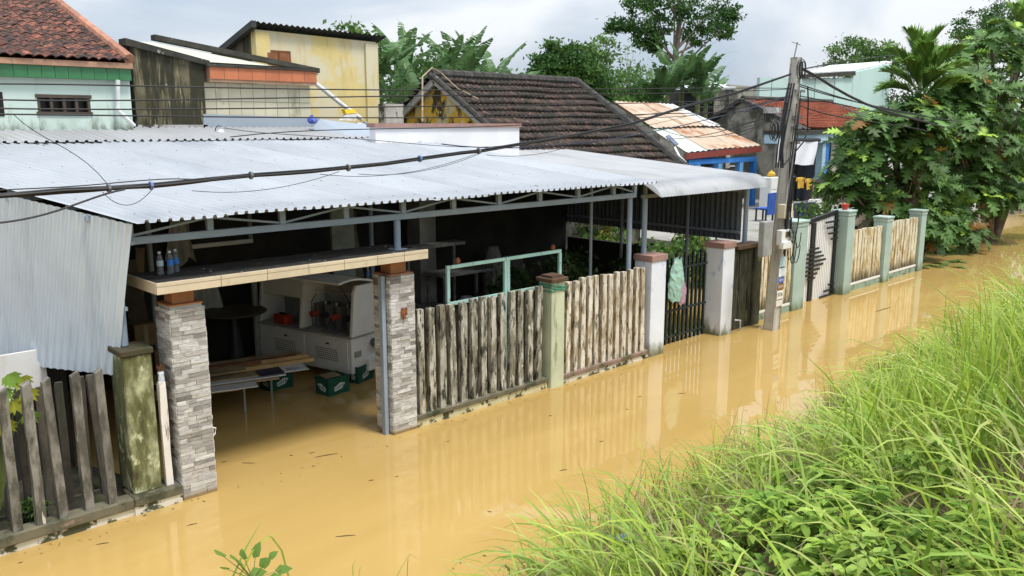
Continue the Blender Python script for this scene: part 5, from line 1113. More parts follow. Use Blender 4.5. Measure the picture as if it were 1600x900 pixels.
# ---- big pale mint building far right, grey block, white roofed shed
h7 = thing('mint_building', 'large pale mint sheet clad building with flat wall and grey roof', 'building', (50, 27, YG))
MS = mat('mint_cladding', (.48, .64, .60), .7, .04, .6, stains=[((.40, .54, .50), .55, .75, (3, 3, .15))])
Y7 = 26.; xa, xb = ony(1186, 150, Y7)[0], ony(1331, 150, Y7)[0]; npn = 9
for k in range(npn):
    a, b_ = xa + (xb-xa)*k/npn, xa + (xb-xa)*(k+1)/npn; za_ = ony(1186 + (1331-1186)*(k+.5)/npn, 121.5, Y7)[2]
    MB().box(a+.02, Y7 - .03*(k % 2), YG, b_-.02, Y7+.2, za_).build('wall_panel', MS, h7)
xc = ony(1378, 150, Y7)[0]; zr = ony(1360, 98, Y7+4)[2]
ea, eb = ony(1331, 113, Y7), ony(1392, 100, Y7)
MB().prism([(xb+.02, Y7, YG), (eb[0], Y7, YG), (eb[0], Y7, eb[2]), (xb+.02, Y7, ea[2])], (0, .2, 0)).build('end_wall', MS, h7)
MB().prism([ony(1258, 122, Y7-.2), ony(1337, 118, Y7-.2), ony(1337, 111, Y7-.2), ony(1258, 116, Y7-.2)], (0, .8, 0)).build('gutter_box', mat('black_coping', (.05, .048, .04)), h7)
MB().prism([ony(1258, 116, Y7+.3), ony(1334, 112, Y7+.3), ony(1394, 99, Y7+.3), ony(1384, 97, Y7+7), ony(1296, 104, Y7+7)], (0, 0, .10)).build('roof', mat('pale_roof', (.62, .63, .64), .6), h7)
h8 = thing('grey_block', 'grey block house with white roof edge and dark open upper room', 'house', (40, 32, YG))
Y8 = 32.; xa, xb = ony(1070, 150, Y8)[0], ony(1190, 150, Y8)[0]
MB().prism([(ony(1140, 150, Y8)[0], Y8, YG), (xb, Y8, YG), (xb, Y8, ony(1185, 136, Y8)[2]), (ony(1140, 130, Y8)[0], Y8, ony(1140, 132, Y8)[2])], (0, .3, 0)).build('wall', MATS['cement_plaster'], h8)
MB().box(xa, Y8+1.2, YG, ony(1140, 150, Y8)[0], Y8+1.4, ony(1100, 140, Y8)[2]).build('room_shade_slab', mat('room_shade', (.04, .04, .04), .9), h8)  # dark slab, shade of the open storey put into its colour
MB().prism([ony(1066, 141, Y8-.2), ony(1150, 139, Y8-.2), ony(1100, 125, Y8+4), ony(1085, 125, Y8+4)], (0, 0, .12)).build('roof_edge', mat('pale_roof', (.62, .63, .64)), h8)
MB().prism([(ony(1090, 128, Y8+3)[0], Y8+3, 3), (ony(1130, 128, Y8+3)[0], Y8+3, 3), (ony(1145, 128, Y8+3)[0], Y8+3, ony(1145, 134, Y8+3)[2]), (ony(1095, 125, Y8+3)[0], Y8+3, ony(1095, 125, Y8+3)[2])], (0, .3, 0)).build('upper_wall', MATS['cement_plaster'], h8)
d_ = MB().box(ony(1127, 160, Y8)[0], Y8+1.1, ony(1130, 170, Y8)[2], ony(1137, 160, Y8)[0], Y8+1.19, ony(1130, 153, Y8)[2]).build('door', mat('door_frame_grey', (.35, .35, .33)), h8)
MB().box(ony(1128.5, 160, Y8)[0], Y8+1.05, ony(1130, 170, Y8)[2], ony(1136, 160, Y8)[0], Y8+1.09, ony(1130, 155, Y8)[2]).build('opening', MATS['black_paint'], d_)  # black panel, doorway shade put into its colour
h9 = thing('low_red_roof_shed', 'low shed with a small red tile roof beside the mint building', 'shed', (47, 23, YG))
a = ony(1292, 184, 23.5); b_ = ony(1325, 186, 23.5)
MB().box(a[0], 23.5, YG, b_[0]+3, 25, a[2]).build('wall', MATS['cement_plaster'], h9)
sl2 = .5; courses('roof_tiles', a[0]-.2, b_[0]+3.2, Vector((0, 25.0, a[2]+.8)), 1, 7, .25, .3, RT, h9, .04)
# ================================================================ vegetation helpers
nr_ = np.random.default_rng(11)
def unit_(v): return v / np.maximum(np.linalg.norm(v, axis=-1, keepdims=True), 1e-9)
def leaf_quads(P, D, S, W, fold=.25):
    """rhombic leaves: P base points, D directions, S lengths, W widths"""
    n = len(P); rv = nr_.normal(size=(n, 3)); side = unit_(np.cross(D, rv)); nor = np.cross(side, D)
    m = P + D * (S*.45)[:, None]
    V = np.stack([P, m + side*(W*.5)[:, None] + nor*(W*fold*.5)[:, None], P + D*S[:, None], m - side*(W*.5)[:, None] + nor*(W*fold*.5)[:, None]], 1).reshape(-1, 3)
    return V, np.arange(n*4).reshape(-1, 4)
def pal(n, cols, jit=.12):
    c = np.array(cols)[nr_.integers(0, len(cols), n)] * (1 + nr_.normal(0, jit, (n, 1))); return np.clip(c, 0.003, 1)
LEAF = leafmat('leaf', .6, .35, .2); LEAFG = leafmat('leaf_glossy', .48, .3, .3); GRASSM = leafmat('grass_blade', .5, .4, .35); LEAFR = leafmat('leaf_big', .5, .25, .25, .4)
DARKG = [(.030, .075, .018), (.040, .10, .022), (.055, .125, .028), (.075, .155, .036)]
MIDG = [(.055, .12, .022), (.075, .155, .03), (.10, .20, .04), (.13, .24, .05)]
LIGHTG = [(.08, .15, .035), (.11, .2, .05), (.14, .24, .06)]
def crown_mesh(name, blobs, nclump, nleaf, size, cols, spread=.45, flat=.8):
    """blobs: (centre, radii); clumps sit mostly near the blob surface so gaps and lit tops show"""
    P = []; C = []
    for c, r in blobs:
        k = max(3, int(nclump)); u = unit_(nr_.normal(size=(k, 3))); rad = nr_.uniform(.45, 1.0, (k, 1))**.6
        cc = np.array(c) + u * rad * np.array(r); nl = nr_.integers(int(nleaf*.6), int(nleaf*1.4)+1, k)
        for q, n in zip(cc, nl):
            sp = spread * nr_.uniform(.6, 1.3); pts = q + nr_.normal(size=(n, 3)) * np.array([sp, sp, sp*flat*.6]); P.append(pts)
            base = np.array(cols)[nr_.integers(0, len(cols))]; C.append(np.clip(base * (1 + nr_.normal(0, .16, (n, 1))), .003, 1))
    P = np.concatenate(P); C = np.concatenate(C); n = len(P)
    D = unit_(nr_.normal(size=(n, 3)) + np.array([0, 0, -.25])); S = size * nr_.uniform(.6, 1.35, n)
    V, Fq = leaf_quads(P, D, S, S * nr_.uniform(.4, .62, n)); return V, Fq, np.repeat(C, 4, 0)
def tree(name, label, base, trunk_top, blobs, nclump, nleaf, size, cols, cat='tree', group=None, tr=.18, spread=.45, limbs=True, m=None):
    base = Vector([float(x) for x in base]); t = thing(name, label, cat, tuple(base), group); tt = Vector([float(x) for x in trunk_top])
    b = MB(); mid_ = base.lerp(tt, .5) + Vector((rnd.uniform(-.2, .2), rnd.uniform(-.2, .2), 0)); b.tube([base, mid_, tt], [tr, tr*.8, tr*.6], 8)
    if limbs:
        for c, r in blobs:
            for _ in range(4 if len(blobs) < 6 else 1):
                e_ = Vector(c) + Vector((rnd.uniform(-.7, .7)*r[0], rnd.uniform(-.7, .7)*r[1], rnd.uniform(-.4, .7)*r[2])); s_ = mid_.lerp(tt, rnd.uniform(.15, 1))
                lt = min(tr*.45, .11); b.tube([s_, s_.lerp(e_, .5) + Vector((rnd.uniform(-.2, .2), 0, .15*r[2])), e_], [lt, lt*.6, lt*.2], 6)
    b.build('trunk', MATS['bark'], t)
    V, Fq, C = crown_mesh('crown', blobs, nclump, nleaf, size, cols, spread)
    link('crown', np_mesh('crown', V - np.array(base), Fq, col=C), m or LEAF, t); return t

# ================================================================ banana plants
def banana_leaf(seed, L_=2.35, W_=.46):
    r = np.random.default_rng(seed); n = 26; V = []; Fq = []; C = []
    bend = r.uniform(.9, 1.7); k = 0
    def mid(t):   # midrib arching up then over, in the local XZ plane
        a0 = 1.25; a = a0 - bend * t; return None
    pts = [np.zeros(3)]; a = r.uniform(1.0, 1.35)
    for i in range(n):
        pts.append(pts[-1] + np.array([math.cos(a), 0, math.sin(a)]) * L_ / n); a -= bend / n * (.5 + i / n)
    pts = np.array(pts)
    base = np.array([.05, .12, .038]) * r.uniform(.7, 1.7); pale = np.array([.14, .24, .08])
    tear = 0.
    for i in range(2, n):
        t = i / n; w = W_ * .5 * (math.sin(min(1, t*1.15+.12) * math.pi) ** .55 if t < .97 else .25)
        for s in (-1, 1):
            if r.random() < .35: tear = r.uniform(-.9, .3)
            droop = -.18 + tear * r.uniform(.5, 1); p0, p1 = pts[i], pts[i+1]; d = (p1 - p0); d /= np.linalg.norm(d); up = np.array([-d[2], 0, d[0]])
            o = np.array([0, s, 0]) * math.cos(droop) + up * math.sin(droop) + d * .28
            sh = r.uniform(.6, .9) if r.random() < .45 else 1.0; c = np.clip(base * r.uniform(.85, 1.15), 0, 1)
            V += [p0, p0 + (p1-p0)*sh, p0 + (p1-p0)*sh + o*w, p0 + o*w*r.uniform(.92, 1.05)]; Fq.append((k, k+1, k+2, k+3)); C += [pale*.8, pale*.8, c, c]; k += 4
    for i in range(n):   # midrib strip
        h = np.array([0, .02*(1-i/n)+.004, 0]); V += [pts[i]-h, pts[i+1]-h, pts[i+1]+h, pts[i]+h]; Fq.append((k, k+1, k+2, k+3)); C += [pale*1.3]*4; k += 4
    return np_mesh('banana_leaf', np.array(V), np.array(Fq), col=np.array(C))
BL_ = [banana_leaf(s) for s in range(8)]
for me in BL_: me.materials.append(LEAFG)
STEM = mat('banana_stem', (.14, .16, .06), .8, .2, 4)
def banana(base, h, n, label, s=1., group='banana plants behind the houses'):
    t = thing('banana_plant', label, 'banana plant', base, group)
    top = Vector(base) + Vector((rnd.uniform(-.2, .2), rnd.uniform(-.2, .2), h)); MB().tube([base, Vector(base).lerp(top, .5), top], [.16*s, .13*s, .08*s], 8).build('stem', STEM, t)
    for k in range(n):
        o = piece('leaf', BL_[rnd.randrange(8)], t, top + Vector((0, 0, -.15*rnd.random())), (s*rnd.uniform(.85, 1.15),)*3, (rnd.uniform(-.3, .3), rnd.uniform(-.3, .4), k*2.4 + rnd.uniform(-.4, .4)))
    return t
for i, (u, v, Y, n) in enumerate(((598, 122, 22.5, 8), (636, 108, 23.5, 8), (655, 150, 21.5, 7), (712, 106, 23.5, 8), (742, 112, 24.5, 8), (776, 132, 24, 7), (812, 145, 25, 7), (612, 160, 21.5, 7))):
    q = ony(u, v, Y); banana((q[0], Y, .3), q[2]-.3, n, 'tall banana plant with torn leaves between the yellow house and dark tile roof', 1.0)
for u, v, Y, n in ((1040, 150, 30, 10), (1062, 130, 30.5, 10), (1088, 150, 29.5, 9), (1018, 160, 31, 9), (1105, 165, 31, 8)):
    q = ony(u, v, Y); banana((q[0], Y, YG), q[2]-YG, n, 'banana plant with drooping leaves behind the rusty roof house', 1.5, 'banana plants behind the rusty roof')

# ================================================================ background trees
def at(u, v, Y): return ony(u, v, Y)
q = at(880, 130, 30); tree('evergreen_tree', 'dense round evergreen tree behind the dark tile roof', (q[0], 30, .3), (q[0], 30, 5.5),
    [((q[0], 30, 6.3), (2.1, 1.8, 1.9)), ((q[0]-1.2, 30, 5.4), (1.4, 1.4, 1.5)), ((q[0]+1.6, 30, 5.2), (1.5, 1.4, 1.6))], 130, 90, .22, DARKG + MIDG[:2], spread=.26)
for i, (u, v, Y, r, cols, lab) in enumerate(((925, 165, 31, 2.0, MIDG, 'broad green bush right of the dense evergreen'), (962, 165, 32, 1.8, DARKG, 'dark bush behind the rusty roof ridge'), (985, 150, 36, 2.2, MIDG, 'feathery bush below the tall tree'), (820, 165, 31, 1.8, DARKG + MIDG, 'low bush beside the last banana plant'), (700, 160, 30, 2.6, DARKG, 'dark bush filling the gap behind the banana plants'), (620, 150, 30, 2.8, DARKG, 'dark bush behind the yellow house corner'))):
    q = at(u, v, Y); tree('bush', lab, (q[0], Y, .3), (q[0], Y, q[2]), [((q[0], Y, q[2]), (r, r*.8, r*.8)), ((q[0]+.5*r, Y, q[2]-.8), (r, r*.8, r))], 45, 60, .22, cols, 'bush', tr=.12, spread=.4)
# tall tree with open crown
Yt = 42.; b0 = at(1034, 190, Yt); tp = at(1062, 30, Yt)
blobs = [((float(a[0]), Yt + dy, float(a[2])), (r*1.25, r, r*.8)) for (u, v, r, dy) in ((995, 25, 1.5, 0), (975, 38, .7, .6), (1005, 58, .9, 0), (1022, 70, .6, 0), (1036, 40, 1.2, .5), (1040, 5, 1.8, 0), (1075, 18, 1.6, -.5), (1108, 32, 1.5, 0), (1085, 55, 1.1, 0), (1125, 8, 1.6, 0), (1075, -25, 2.2, 0), (1030, -25, 2.2, 0), (1132, 50, .8, 0), (1000, -5, 1.5, 0), (1140, 25, .7, 0)) for a in (at(u, v, Yt),)]
tree('tall_tree', 'tall open crowned tree standing above all the roofs', (b0[0], Yt, .3), tp, blobs, 30, 24, .30, DARKG, tr=.32, spread=.25)
q = at(938, 95, 38); tree('bamboo', 'thin drooping bamboo tips left of the tall tree', (q[0], 38, .3), (q[0]+.6, 38, q[2]), [((q[0]+.3, 38, q[2]+.5), (1.1, .6, 1.3)), ((q[0]-.9, 38, q[2]+.6), (.8, .5, .7))], 12, 28, .32, LIGHTG, 'bamboo', tr=.06, spread=.3)
q = at(985, 95, 39); tree('bare_shrub', 'sparse twiggy tree with few leaves beside the bamboo', (q[0], 39, .3), (q[0], 39, q[2]), [((q[0], 39, q[2]), (1.3, .8, 1.5))], 14, 7, .25, MIDG, 'tree', tr=.06, spread=.3)
q = at(545, 50, 34); tree('distant_treetop', 'pale treetop peeping over the yellow house roof', (q[0], 34, .3), (q[0], 34, q[2]-.3), [((q[0], 34, q[2]-.2), (.9, .7, .6))], 16, 20, .28, LIGHTG, 'tree', tr=.1, spread=.3)
for i, (u, v, Y, r, cols, lab) in enumerate(((1335, 88, 44, 2.6, MIDG + LIGHTG, 'leafy light tree behind the mint building roof'), (1375, 85, 42, 2.2, MIDG, 'leafy tree just left of the areca palm crown'), (1530, 45, 34, 2.6, DARKG + MIDG, 'dark tree rising above the lobed leaf tree'), (1590, 20, 30, 2.8, DARKG, 'dark tree with fan shaped tufts at the far right'), (1575, 250, 46, 3.5, MIDG, 'green tree closing the flooded lane'), (1620, 240, 40, 4, MIDG, 'green tree beside the flooded lane end'), (1540, 180, 48, 4.5, DARKG, 'dark tree mass behind the lobed leaf tree'), (1450, 150, 50, 4.0, DARKG, 'dark tree behind the areca palm'))):
    Yq = {4: 14.5, 5: 11.5}.get(i, Y); q = onx(u, v, Y + 8) if i in (4, 5) else at(u, v, Y if Y < 45 else 24)
    tree('leafy_tree', lab, (q[0], q[1], -.6 if i in (4, 5) else .3), (q[0], q[1], max(q[2], .8)), [((q[0], q[1], q[2]), (r, r, r*.8)), ((q[0]+.6*r, q[1], q[2]-.6*r), (r, r, r)), ((q[0]-.5*r, q[1], q[2]-.7*r), (r*.9, r, r*.9))], 34, 55, .30, cols, tr=.22, spread=.5)

# ================================================================ breadfruit tree (large lobed leaves)
def lobed_leaf(seed, L_=.64, W_=.50):
    r = np.random.default_rng(seed); nl = 5; ts = []; V = []; Fq = []; C = []
    T = np.linspace(.04, 1, 2*nl+2); droop = r.uniform(.25, .6)
    def mp(t): return np.array([t*L_, 0, .10*L_*math.sin(t*2.2) - droop*L_*t*t])
    base = np.array([.08, .18, .04]) * r.uniform(.65, 1.3); rib = np.array([.16, .24, .08])
    for s in (-1, 1):
        prev = None
        for i, t in enumerate(T):
            env = math.sin(min(1., .15 + t*.95) * math.pi)**.7; lob = 1.0 if i % 2 else .30
            w = W_*.5*env*lob; fwd = .16*L_ if i % 2 else .03; p = mp(t); e_ = p + np.array([fwd, s*w, .10*w - (.12*L_*lob*r.random())])
            if i == len(T)-1: e_ = p
            cur = (p, e_)
            if prev is not None:
                k = len(V); V += [prev[0], cur[0], cur[1], prev[1]]; Fq.append((k, k+1, k+2, k+3)); b_ = base*r.uniform(.88, 1.12); C += [rib*.55 + base*.4, rib*.55 + base*.4, b_, b_]
            prev = cur
    k = len(V); V += [mp(0) + np.array([-.12, .006, .02]), mp(.95), mp(.95)+np.array([0, .002, .004]), mp(0) + np.array([-.12, -.006, .02])]; Fq.append((k, k+1, k+2, k+3)); C += [rib]*4
    return np.array(V), np.array(Fq), np.array(C)
LL = [lobed_leaf(s) for s in range(6)]
LLm = [np_mesh('lobed_leaf', *a[:2], col=a[2]) for a in LL]
yl = lobed_leaf(77); yl = (yl[0], yl[1], np.clip(yl[2]*0 + np.array([.26, .13, .03]), 0, 1)); LLm.append(np_mesh('yellow_leaf', *yl[:2], col=yl[2])); LL.append(yl)
yg = lobed_leaf(78); yg = (yg[0], yg[1], yg[2]*np.array([3.0, 2.3, 1.5])); LLm.append(np_mesh('young_leaf', *yg[:2], col=yg[2])); LL.append(yg)
for me in LLm: me.materials.append(LEAFR)
def bread_tree(base, blobs, nros, label, quota):
    t = thing('breadfruit_tree', label, 'tree', base, 'lobed leaf trees by the water'); b = MB(); tops = []
    B0 = Vector(base)
    for c, r in blobs:
        c_ = Vector(c); f_ = B0 + Vector((rnd.uniform(-.3, .3), rnd.uniform(-.2, .2), 0)); b.tube([f_, f_.lerp(c_, .45) + Vector((0, 0, .4)), c_ + Vector((0, 0, .3*r[2]))], [.11, .075, .03], 7)
        for _ in range(6):
            e_ = c_ + Vector((rnd.uniform(-.8, .8)*r[0], rnd.uniform(-.8, .8)*r[1], rnd.uniform(-.6, .8)*r[2])); s_ = f_.lerp(c_, rnd.uniform(.5, 1)); b.tube([s_, s_.lerp(e_, .6) + Vector((0, 0, .1)), e_], [.045, .03, .012], 5)
    b.build('trunk', MATS['bark'], t)
    ros = []
    for c, r in blobs:
        k = nros // len(blobs); u = unit_(nr_.normal(size=(k, 3))); u[:, 1] -= .25; u[:, 0] -= .2; u = unit_(u)
        for q, uu in zip(np.array(c) + u * nr_.uniform(.55, 1., (k, 1)) * np.array(r), u): ros.append((q, uu))
    inst = []
    for q, uu in ros:
        if q[2] < .25: continue
        n = rnd.randint(6, 9); young = rnd.random() < .22; ph = rnd.uniform(0, 6.28)
        axis = Vector((uu[0]*.6, uu[1]*.6, .75 + .3*abs(uu[2]))).normalized(); qr = Vector((0, 0, 1)).rotation_difference(axis)
        for i in range(n):
            vi = 7 if (young and i < 4) else (6 if rnd.random() < .025 else rnd.randrange(6))
            el = rnd.uniform(-.35, .25) if i > 2 else rnd.uniform(.3, .8)   # drooping older leaves, upright young ones
            rot = (qr.to_matrix() @ Matrix.Rotation(ph + i*2.4, 3, 'Z') @ Matrix.Rotation(-el, 3, 'Y')).to_euler(); s = rnd.uniform(.7, 1.15) * (.8 if young and i < 4 else 1)
            inst.append((np.linalg.norm(q - cC) - .8*uu.dot(unit_(cC - q)), vi, q, rot, s))
    inst.sort(key=lambda a: a[0]); Vs = []; Fs = []; Cs = []; k = 0
    for j, (_, vi, q, rot, s) in enumerate(inst):
        if j < quota: piece('leaf', LLm[vi], t, Vector(q), (s, s, s), rot)
        else:
            M_ = np.array(rot.to_matrix()); v_ = (LL[vi][0] * s) @ M_.T + q - np.array(base); Vs.append(v_); Fs.append(LL[vi][1] + k); k += len(v_); Cs.append(LL[vi][2] * rnd.uniform(.7, 1.3))
    if Vs: stuff(link('rear_leaves', np_mesh('rear_leaves', np.concatenate(Vs), np.concatenate(Fs), col=np.clip(np.concatenate(Cs), 0, 1)), LEAFG, t))
    return t
def pxblobs(L): return [((float(q[0]), Y, float(q[2])), (r*1.25, r, r*.85)) for u, v, Y, r in L for q in (ony(u, v, Y),)]
bread_tree((27.2, 10.3, -.6), pxblobs([(1345, 215, 11, .95), (1335, 275, 11, .9), (1395, 205, 10.9, 1.0), (1400, 265, 10.5, 1.0), (1445, 300, 10.3, 1.0), (1385, 315, 10.6, .8), (1460, 235, 10.4, 1.1), (1445, 360, 9.9, .75), (1490, 365, 9.9, .75), (1430, 190, 9.9, .9), (1500, 310, 10.0, .9), (1440, 225, 9.9, .8)]), 190, 'large lobed leaf breadfruit tree spilling over the cream picket bay', 300)
bread_tree((33.5, 9.9, -.6), pxblobs([(1500, 110, 10.3, 1.1), (1548, 78, 10.2, 1.1), (1595, 100, 10, 1.3), (1555, 150, 9.9, 1.2), (1505, 195, 9.9, 1.1), (1595, 185, 9.7, 1.3), (1505, 255, 9.9, 1.0), (1560, 240, 9.6, 1.2), (1530, 290, 9.7, .8), (1610, 260, 9.4, 1.2), (1470, 160, 10.6, 1.0), (1575, 300, 9.5, .9)]), 190, 'breadfruit tree with broad lobed leaves right of the areca palm', 300)

# ================================================================ areca palm
def frond(seed, L_=1.75):
    r = np.random.default_rng(seed); n = 34; V = []; Fq = []; C = []; a = 1.25; p = np.zeros(3); k = 0; bend = r.uniform(.6, 1.1)
    for i in range(n):
        d = np.array([math.cos(a), 0, math.sin(a)]); p2 = p + d*L_/n; a -= bend/n*(.4 + 1.2*i/n); t = i/n
        h = np.array([0, .014*(1-t)+.003, 0]); V += [p-h, p2-h, p2+h, p+h]; Fq.append((k, k+1, k+2, k+3)); C += [(.14, .2, .05)]*4; k += 4
        if i > 4:
            ll = .85*math.sin(min(1., .3+t*.8)*math.pi)**.6 + .12
            for s in (-1, 1):
                for sub in (0, .33, .66):
                    o = np.array([0, s*.5, 0]) + d*.95 + np.array([-d[2], 0, d[0]])*r.uniform(.15, .4); o /= np.linalg.norm(o); q = p + (p2-p)*sub
                    m_ = q + o*ll*.55; e_ = q + o*ll*.9 + np.array([0, 0, -.14*ll*r.uniform(.3, 2.2)]); w = np.cross(o, np.array([0, 0, 1.])); w = w/np.linalg.norm(w)*.021
                    c = np.array([.14, .24, .05])*r.uniform(.6, 1.7); V += [q-w*.4, m_-w, m_+w, q+w*.4, m_-w, e_-w*.12, e_+w*.12, m_+w]; Fq += [(k, k+1, k+2, k+3), (k+4, k+5, k+6, k+7)]; C += [c]*6 + [c*1.5]*2; k += 8
        p = p2
    return np_mesh('frond', np.array(V), np.array(Fq), col=np.array(C))
FR = [frond(s) for s in range(5)]
for me in FR: me.materials.append(LEAFG)
def palm(u, v, Y, h0, n, label, s=1.):
    q = ony(u, v, Y); t = thing('areca_palm', label, 'palm', (q[0], Y, h0)); top = Vector((q[0], Y, q[2]))
    MB().tube([(q[0]-.05, Y, h0), (q[0], Y, q[2]-1.4)], [.11, .09], 8).build('trunk', mat('palm_trunk', (.10, .075, .05), .9, .2, 6), t)
    MB().tube([(q[0], Y, q[2]-1.4), top], [.10, .05], 8).build('crownshaft', mat('crownshaft', (.14, .22, .07), .5, .1, 4), t)
    for k in range(n):
        tilt = -.32 + 1.15 * (k / n) + rnd.uniform(-.1, .1)   # inner fronds upright, outer ones drooping
        piece('frond', FR[k % 5], t, top - Vector((0, 0, .03*k)), (s*rnd.uniform(.85, 1.1),)*3, (0, tilt, k*2.4 + .3))
palm(1438, 128, 10.2, -.6, 16, 'areca palm with feathery crown growing out of the lobed leaves', .98)
palm(1594, 48, 12.5, -.6, 8, 'second palm crown at the far right above the lobed leaves', .9)
# ================================================================ yard clutter behind the mint fence
def on_yard(u, v): return V3(onz(u, v, YG))
q = on_yard(1194, 345); bc = thing('blue_chair', 'bright blue plastic chair standing in the grey yard', 'chair', tuple(q)); BP = mat('blue_plastic', (.03, .10, .42), .5, .12, 4)
MB().prism([q+Vector((-.3, -.25, .45)), q+Vector((.3, -.25, .45)), q+Vector((.3, .25, .45)), q+Vector((-.3, .25, .45))], (0, 0, .04)).build('seat', BP, bc)
MB().prism([q+Vector((-.3, -.3, .25)), q+Vector((.3, -.3, .25)), q+Vector((.34, -.33, 1.05)), q+Vector((-.34, -.33, 1.05))], (0, .05, 0)).build('backrest', BP, bc)
for dx in (-.27, .22):
    for dy in (-.22, .18): MB().box(q.x+dx, q.y+dy, YG, q.x+dx+.05, q.y+dy+.05, YG+.449).build('leg', MATS['black_paint'], bc)
q = on_yard(1210, 328); cbn = thing('white_cabinet', 'tall narrow white cabinet standing in the yard left of the pole', 'cabinet', tuple(q))
hh = ony(1210, 277, q.y)[2] - YG; MB().box(q.x-.42, q.y, YG+.05, q.x+.25, q.y+.5, YG+hh).build('body', MATS['white_plastic'], cbn, bevel=.02)
for z in (.05, hh*.62): MB().box(q.x-.40, q.y-.02, YG+z+.03, q.x+.23, q.y-.002, YG+z+(hh*.55 if z < .1 else hh*.36)).build('door', MATS['white_plastic'], cbn)
for dx in (-.38, .15): MB().box(q.x+dx, q.y+.05, YG, q.x+dx+.06, q.y+.4, YG+.049).build('foot', MATS['black_paint'], cbn)
sack((q.x-.05, q.y+.2, YG+hh+.002), .24, mat('yellow_cloth', (.66, .40, .05), .7, .15, 6), 'yellow bundle on top of the white cabinet', 4)
# laundry lines
def line_thing(a, b, label):
    t = thing('laundry_line', label, 'laundry line', (a.x, a.y, YG), 'laundry lines in the yard')
    for p in (a, b): MB().tube([(p.x, p.y, YG), (p.x, p.y, p.z+.1)], .03, 6).build('pole', mat('bamboo_pole', (.34, .29, .18), .8), t)
    MB().tube([a, a.lerp(b, .5) - Vector((0, 0, .05)), b], .012, 5).build('line', MATS['cable_grey'], t)
la, lb = V3(ony(1238, 318, 15.6)), V3(ony(1292, 316, 15.2)); line_thing(la, lb, 'low laundry line with dark clothes behind the striped gate')
def garment(p, w, h, m, label, grp):
    b = MB(); y = p.y - .01
    prof = [(-.5, 0), (-.18, .03), (.18, .03), (.5, 0), (.62, -.28), (.45, -.33), (.40, -.2), (.40, -1), (.1, -.96), (-.15, -1.02), (-.40, -.98), (-.40, -.2), (-.45, -.33), (-.62, -.28)]
    pts = [(p.x + a*w, y + .03*math.sin(i*1.7), p.z + c*h) for i, (a, c) in enumerate(prof)]
    b.prism(pts, (0, .03, 0)); o = b.build('hung_garment', m, loc=tuple(p)); tag(o, label, 'clothing', grp)
NB = mat('navy_cloth', (.035, .055, .13), .9, .3, 8); DKC = mat('dark_cloth', (.05, .06, .08), .9, .3, 8)
for k, (s_, m_) in enumerate(((.12, DKC), (.27, NB), (.42, DKC), (.56, NB))): garment(la.lerp(lb, s_), .42, .85, m_, 'dark blue garment hanging on the low laundry line', 'dark garments on the low line')
for k, s_ in enumerate((.72, .9)): garment(la.lerp(lb, s_) + Vector((0, .2, .1)), .6, .7, MATS['white_wall'], 'white garment hanging beside the dark laundry', 'white garments on the low line')
ha, hb = V3(ony(1236, 275, 16.5)), V3(ony(1272, 281, 16.2)); line_thing(ha, hb, 'high laundry line with yellow cloths beside the pole')
YC = mat('yellow_towel', (.70, .42, .05), .8, .12, 6)
for s_, w in ((.42, .75), (.78, .6)): garment(ha.lerp(hb, s_), w*.8, .42, YC, 'yellow cloth hanging on the high line', 'yellow cloths on the high line')
garment(ha.lerp(hb, .05) + Vector((0, 0, .05)), .5, 1.1, MATS['black_paint'], 'black garment hanging close to the pole on the high line', None)
# white heap of laundry, upturned basket boat, red pail, scrap
q = V3(onz(1290, 340, 1.0)); 
bo = thing('basket_boat', 'upturned brown boat hull resting behind the tallest mint post', 'boat', tuple(V3(onz(1362, 352, 1.2)))); c = V3(onz(1362, 352, 1.2)); vs_ = []
c = V3(ony(1358, 338, 12.6))
for i in range(9):
    t_ = i/8; w = .5*math.sin(max(.05, min(.95, t_))*math.pi)**.6; x = c.x - 1.15 + 2.3*t_
    for k in range(7): a = math.pi*k/6; vs_.append((x, c.y - w*math.cos(a), c.z - .35 + .55*(w/.5)*math.sin(a)))
MB().add(vs_, [(i*7+k, i*7+k+1, (i+1)*7+k+1, (i+1)*7+k) for i in range(8) for k in range(6)]).build('hull', mat('hull_brown', (.22, .155, .10), .85, .15, 5), bo, smooth=True)
MB().box(c.x-1.0, c.y-.35, YG, c.x-.8, c.y+.35, c.z-.3).build('trestle', MATS['wood_brown'], bo); MB().box(c.x+.8, c.y-.35, YG, c.x+1.0, c.y+.35, c.z-.3).build('trestle', MATS['wood_brown'], bo)
bo.location.z = bo.location.z
q = V3((20.22, 9.25, 2.072)); o = MB().lathe(tuple(q), [(.06, 0), (.085, .1), (.09, .13), (.07, .14)], 12).build('red_pail', mat('red_pail', (.55, .05, .03), .4), loc=tuple(q)); tag(o, 'small red pail standing on the tallest mint post', 'pail')
# low balustrade and steps in front of the porch
bl = thing('balustrade', 'dark wooden balustrade in front of the porch', 'railing', tuple(V3(ony(1290, 300, 17.6))))
a, b_ = V3(ony(1268, 283, 17.6)), V3(ony(1330, 283, 17.6)); DW = mat('dark_rail', (.07, .06, .045), .9, .3, 5)
MB().beam(a, b_, .12, .12).build('rail', DW, bl); MB().beam(a - Vector((0, 0, .9)), b_ - Vector((0, 0, .9)), .12, .12).build('rail', DW, bl)
for k in range(14): p = a.lerp(b_, (k+.5)/14); MB().box(p.x-.06, p.y-.04, p.z-.85, p.x+.06, p.y+.04, p.z-.061).build('baluster', DW if k % 3 else mat('pale_bal', (.3, .26, .18), .9), bl)
for k in range(2): p = a.lerp(b_, k); MB().box(p.x-.08, p.y-.08, YG, p.x+.08, p.y+.08, p.z+.1).build('post', DW, bl)
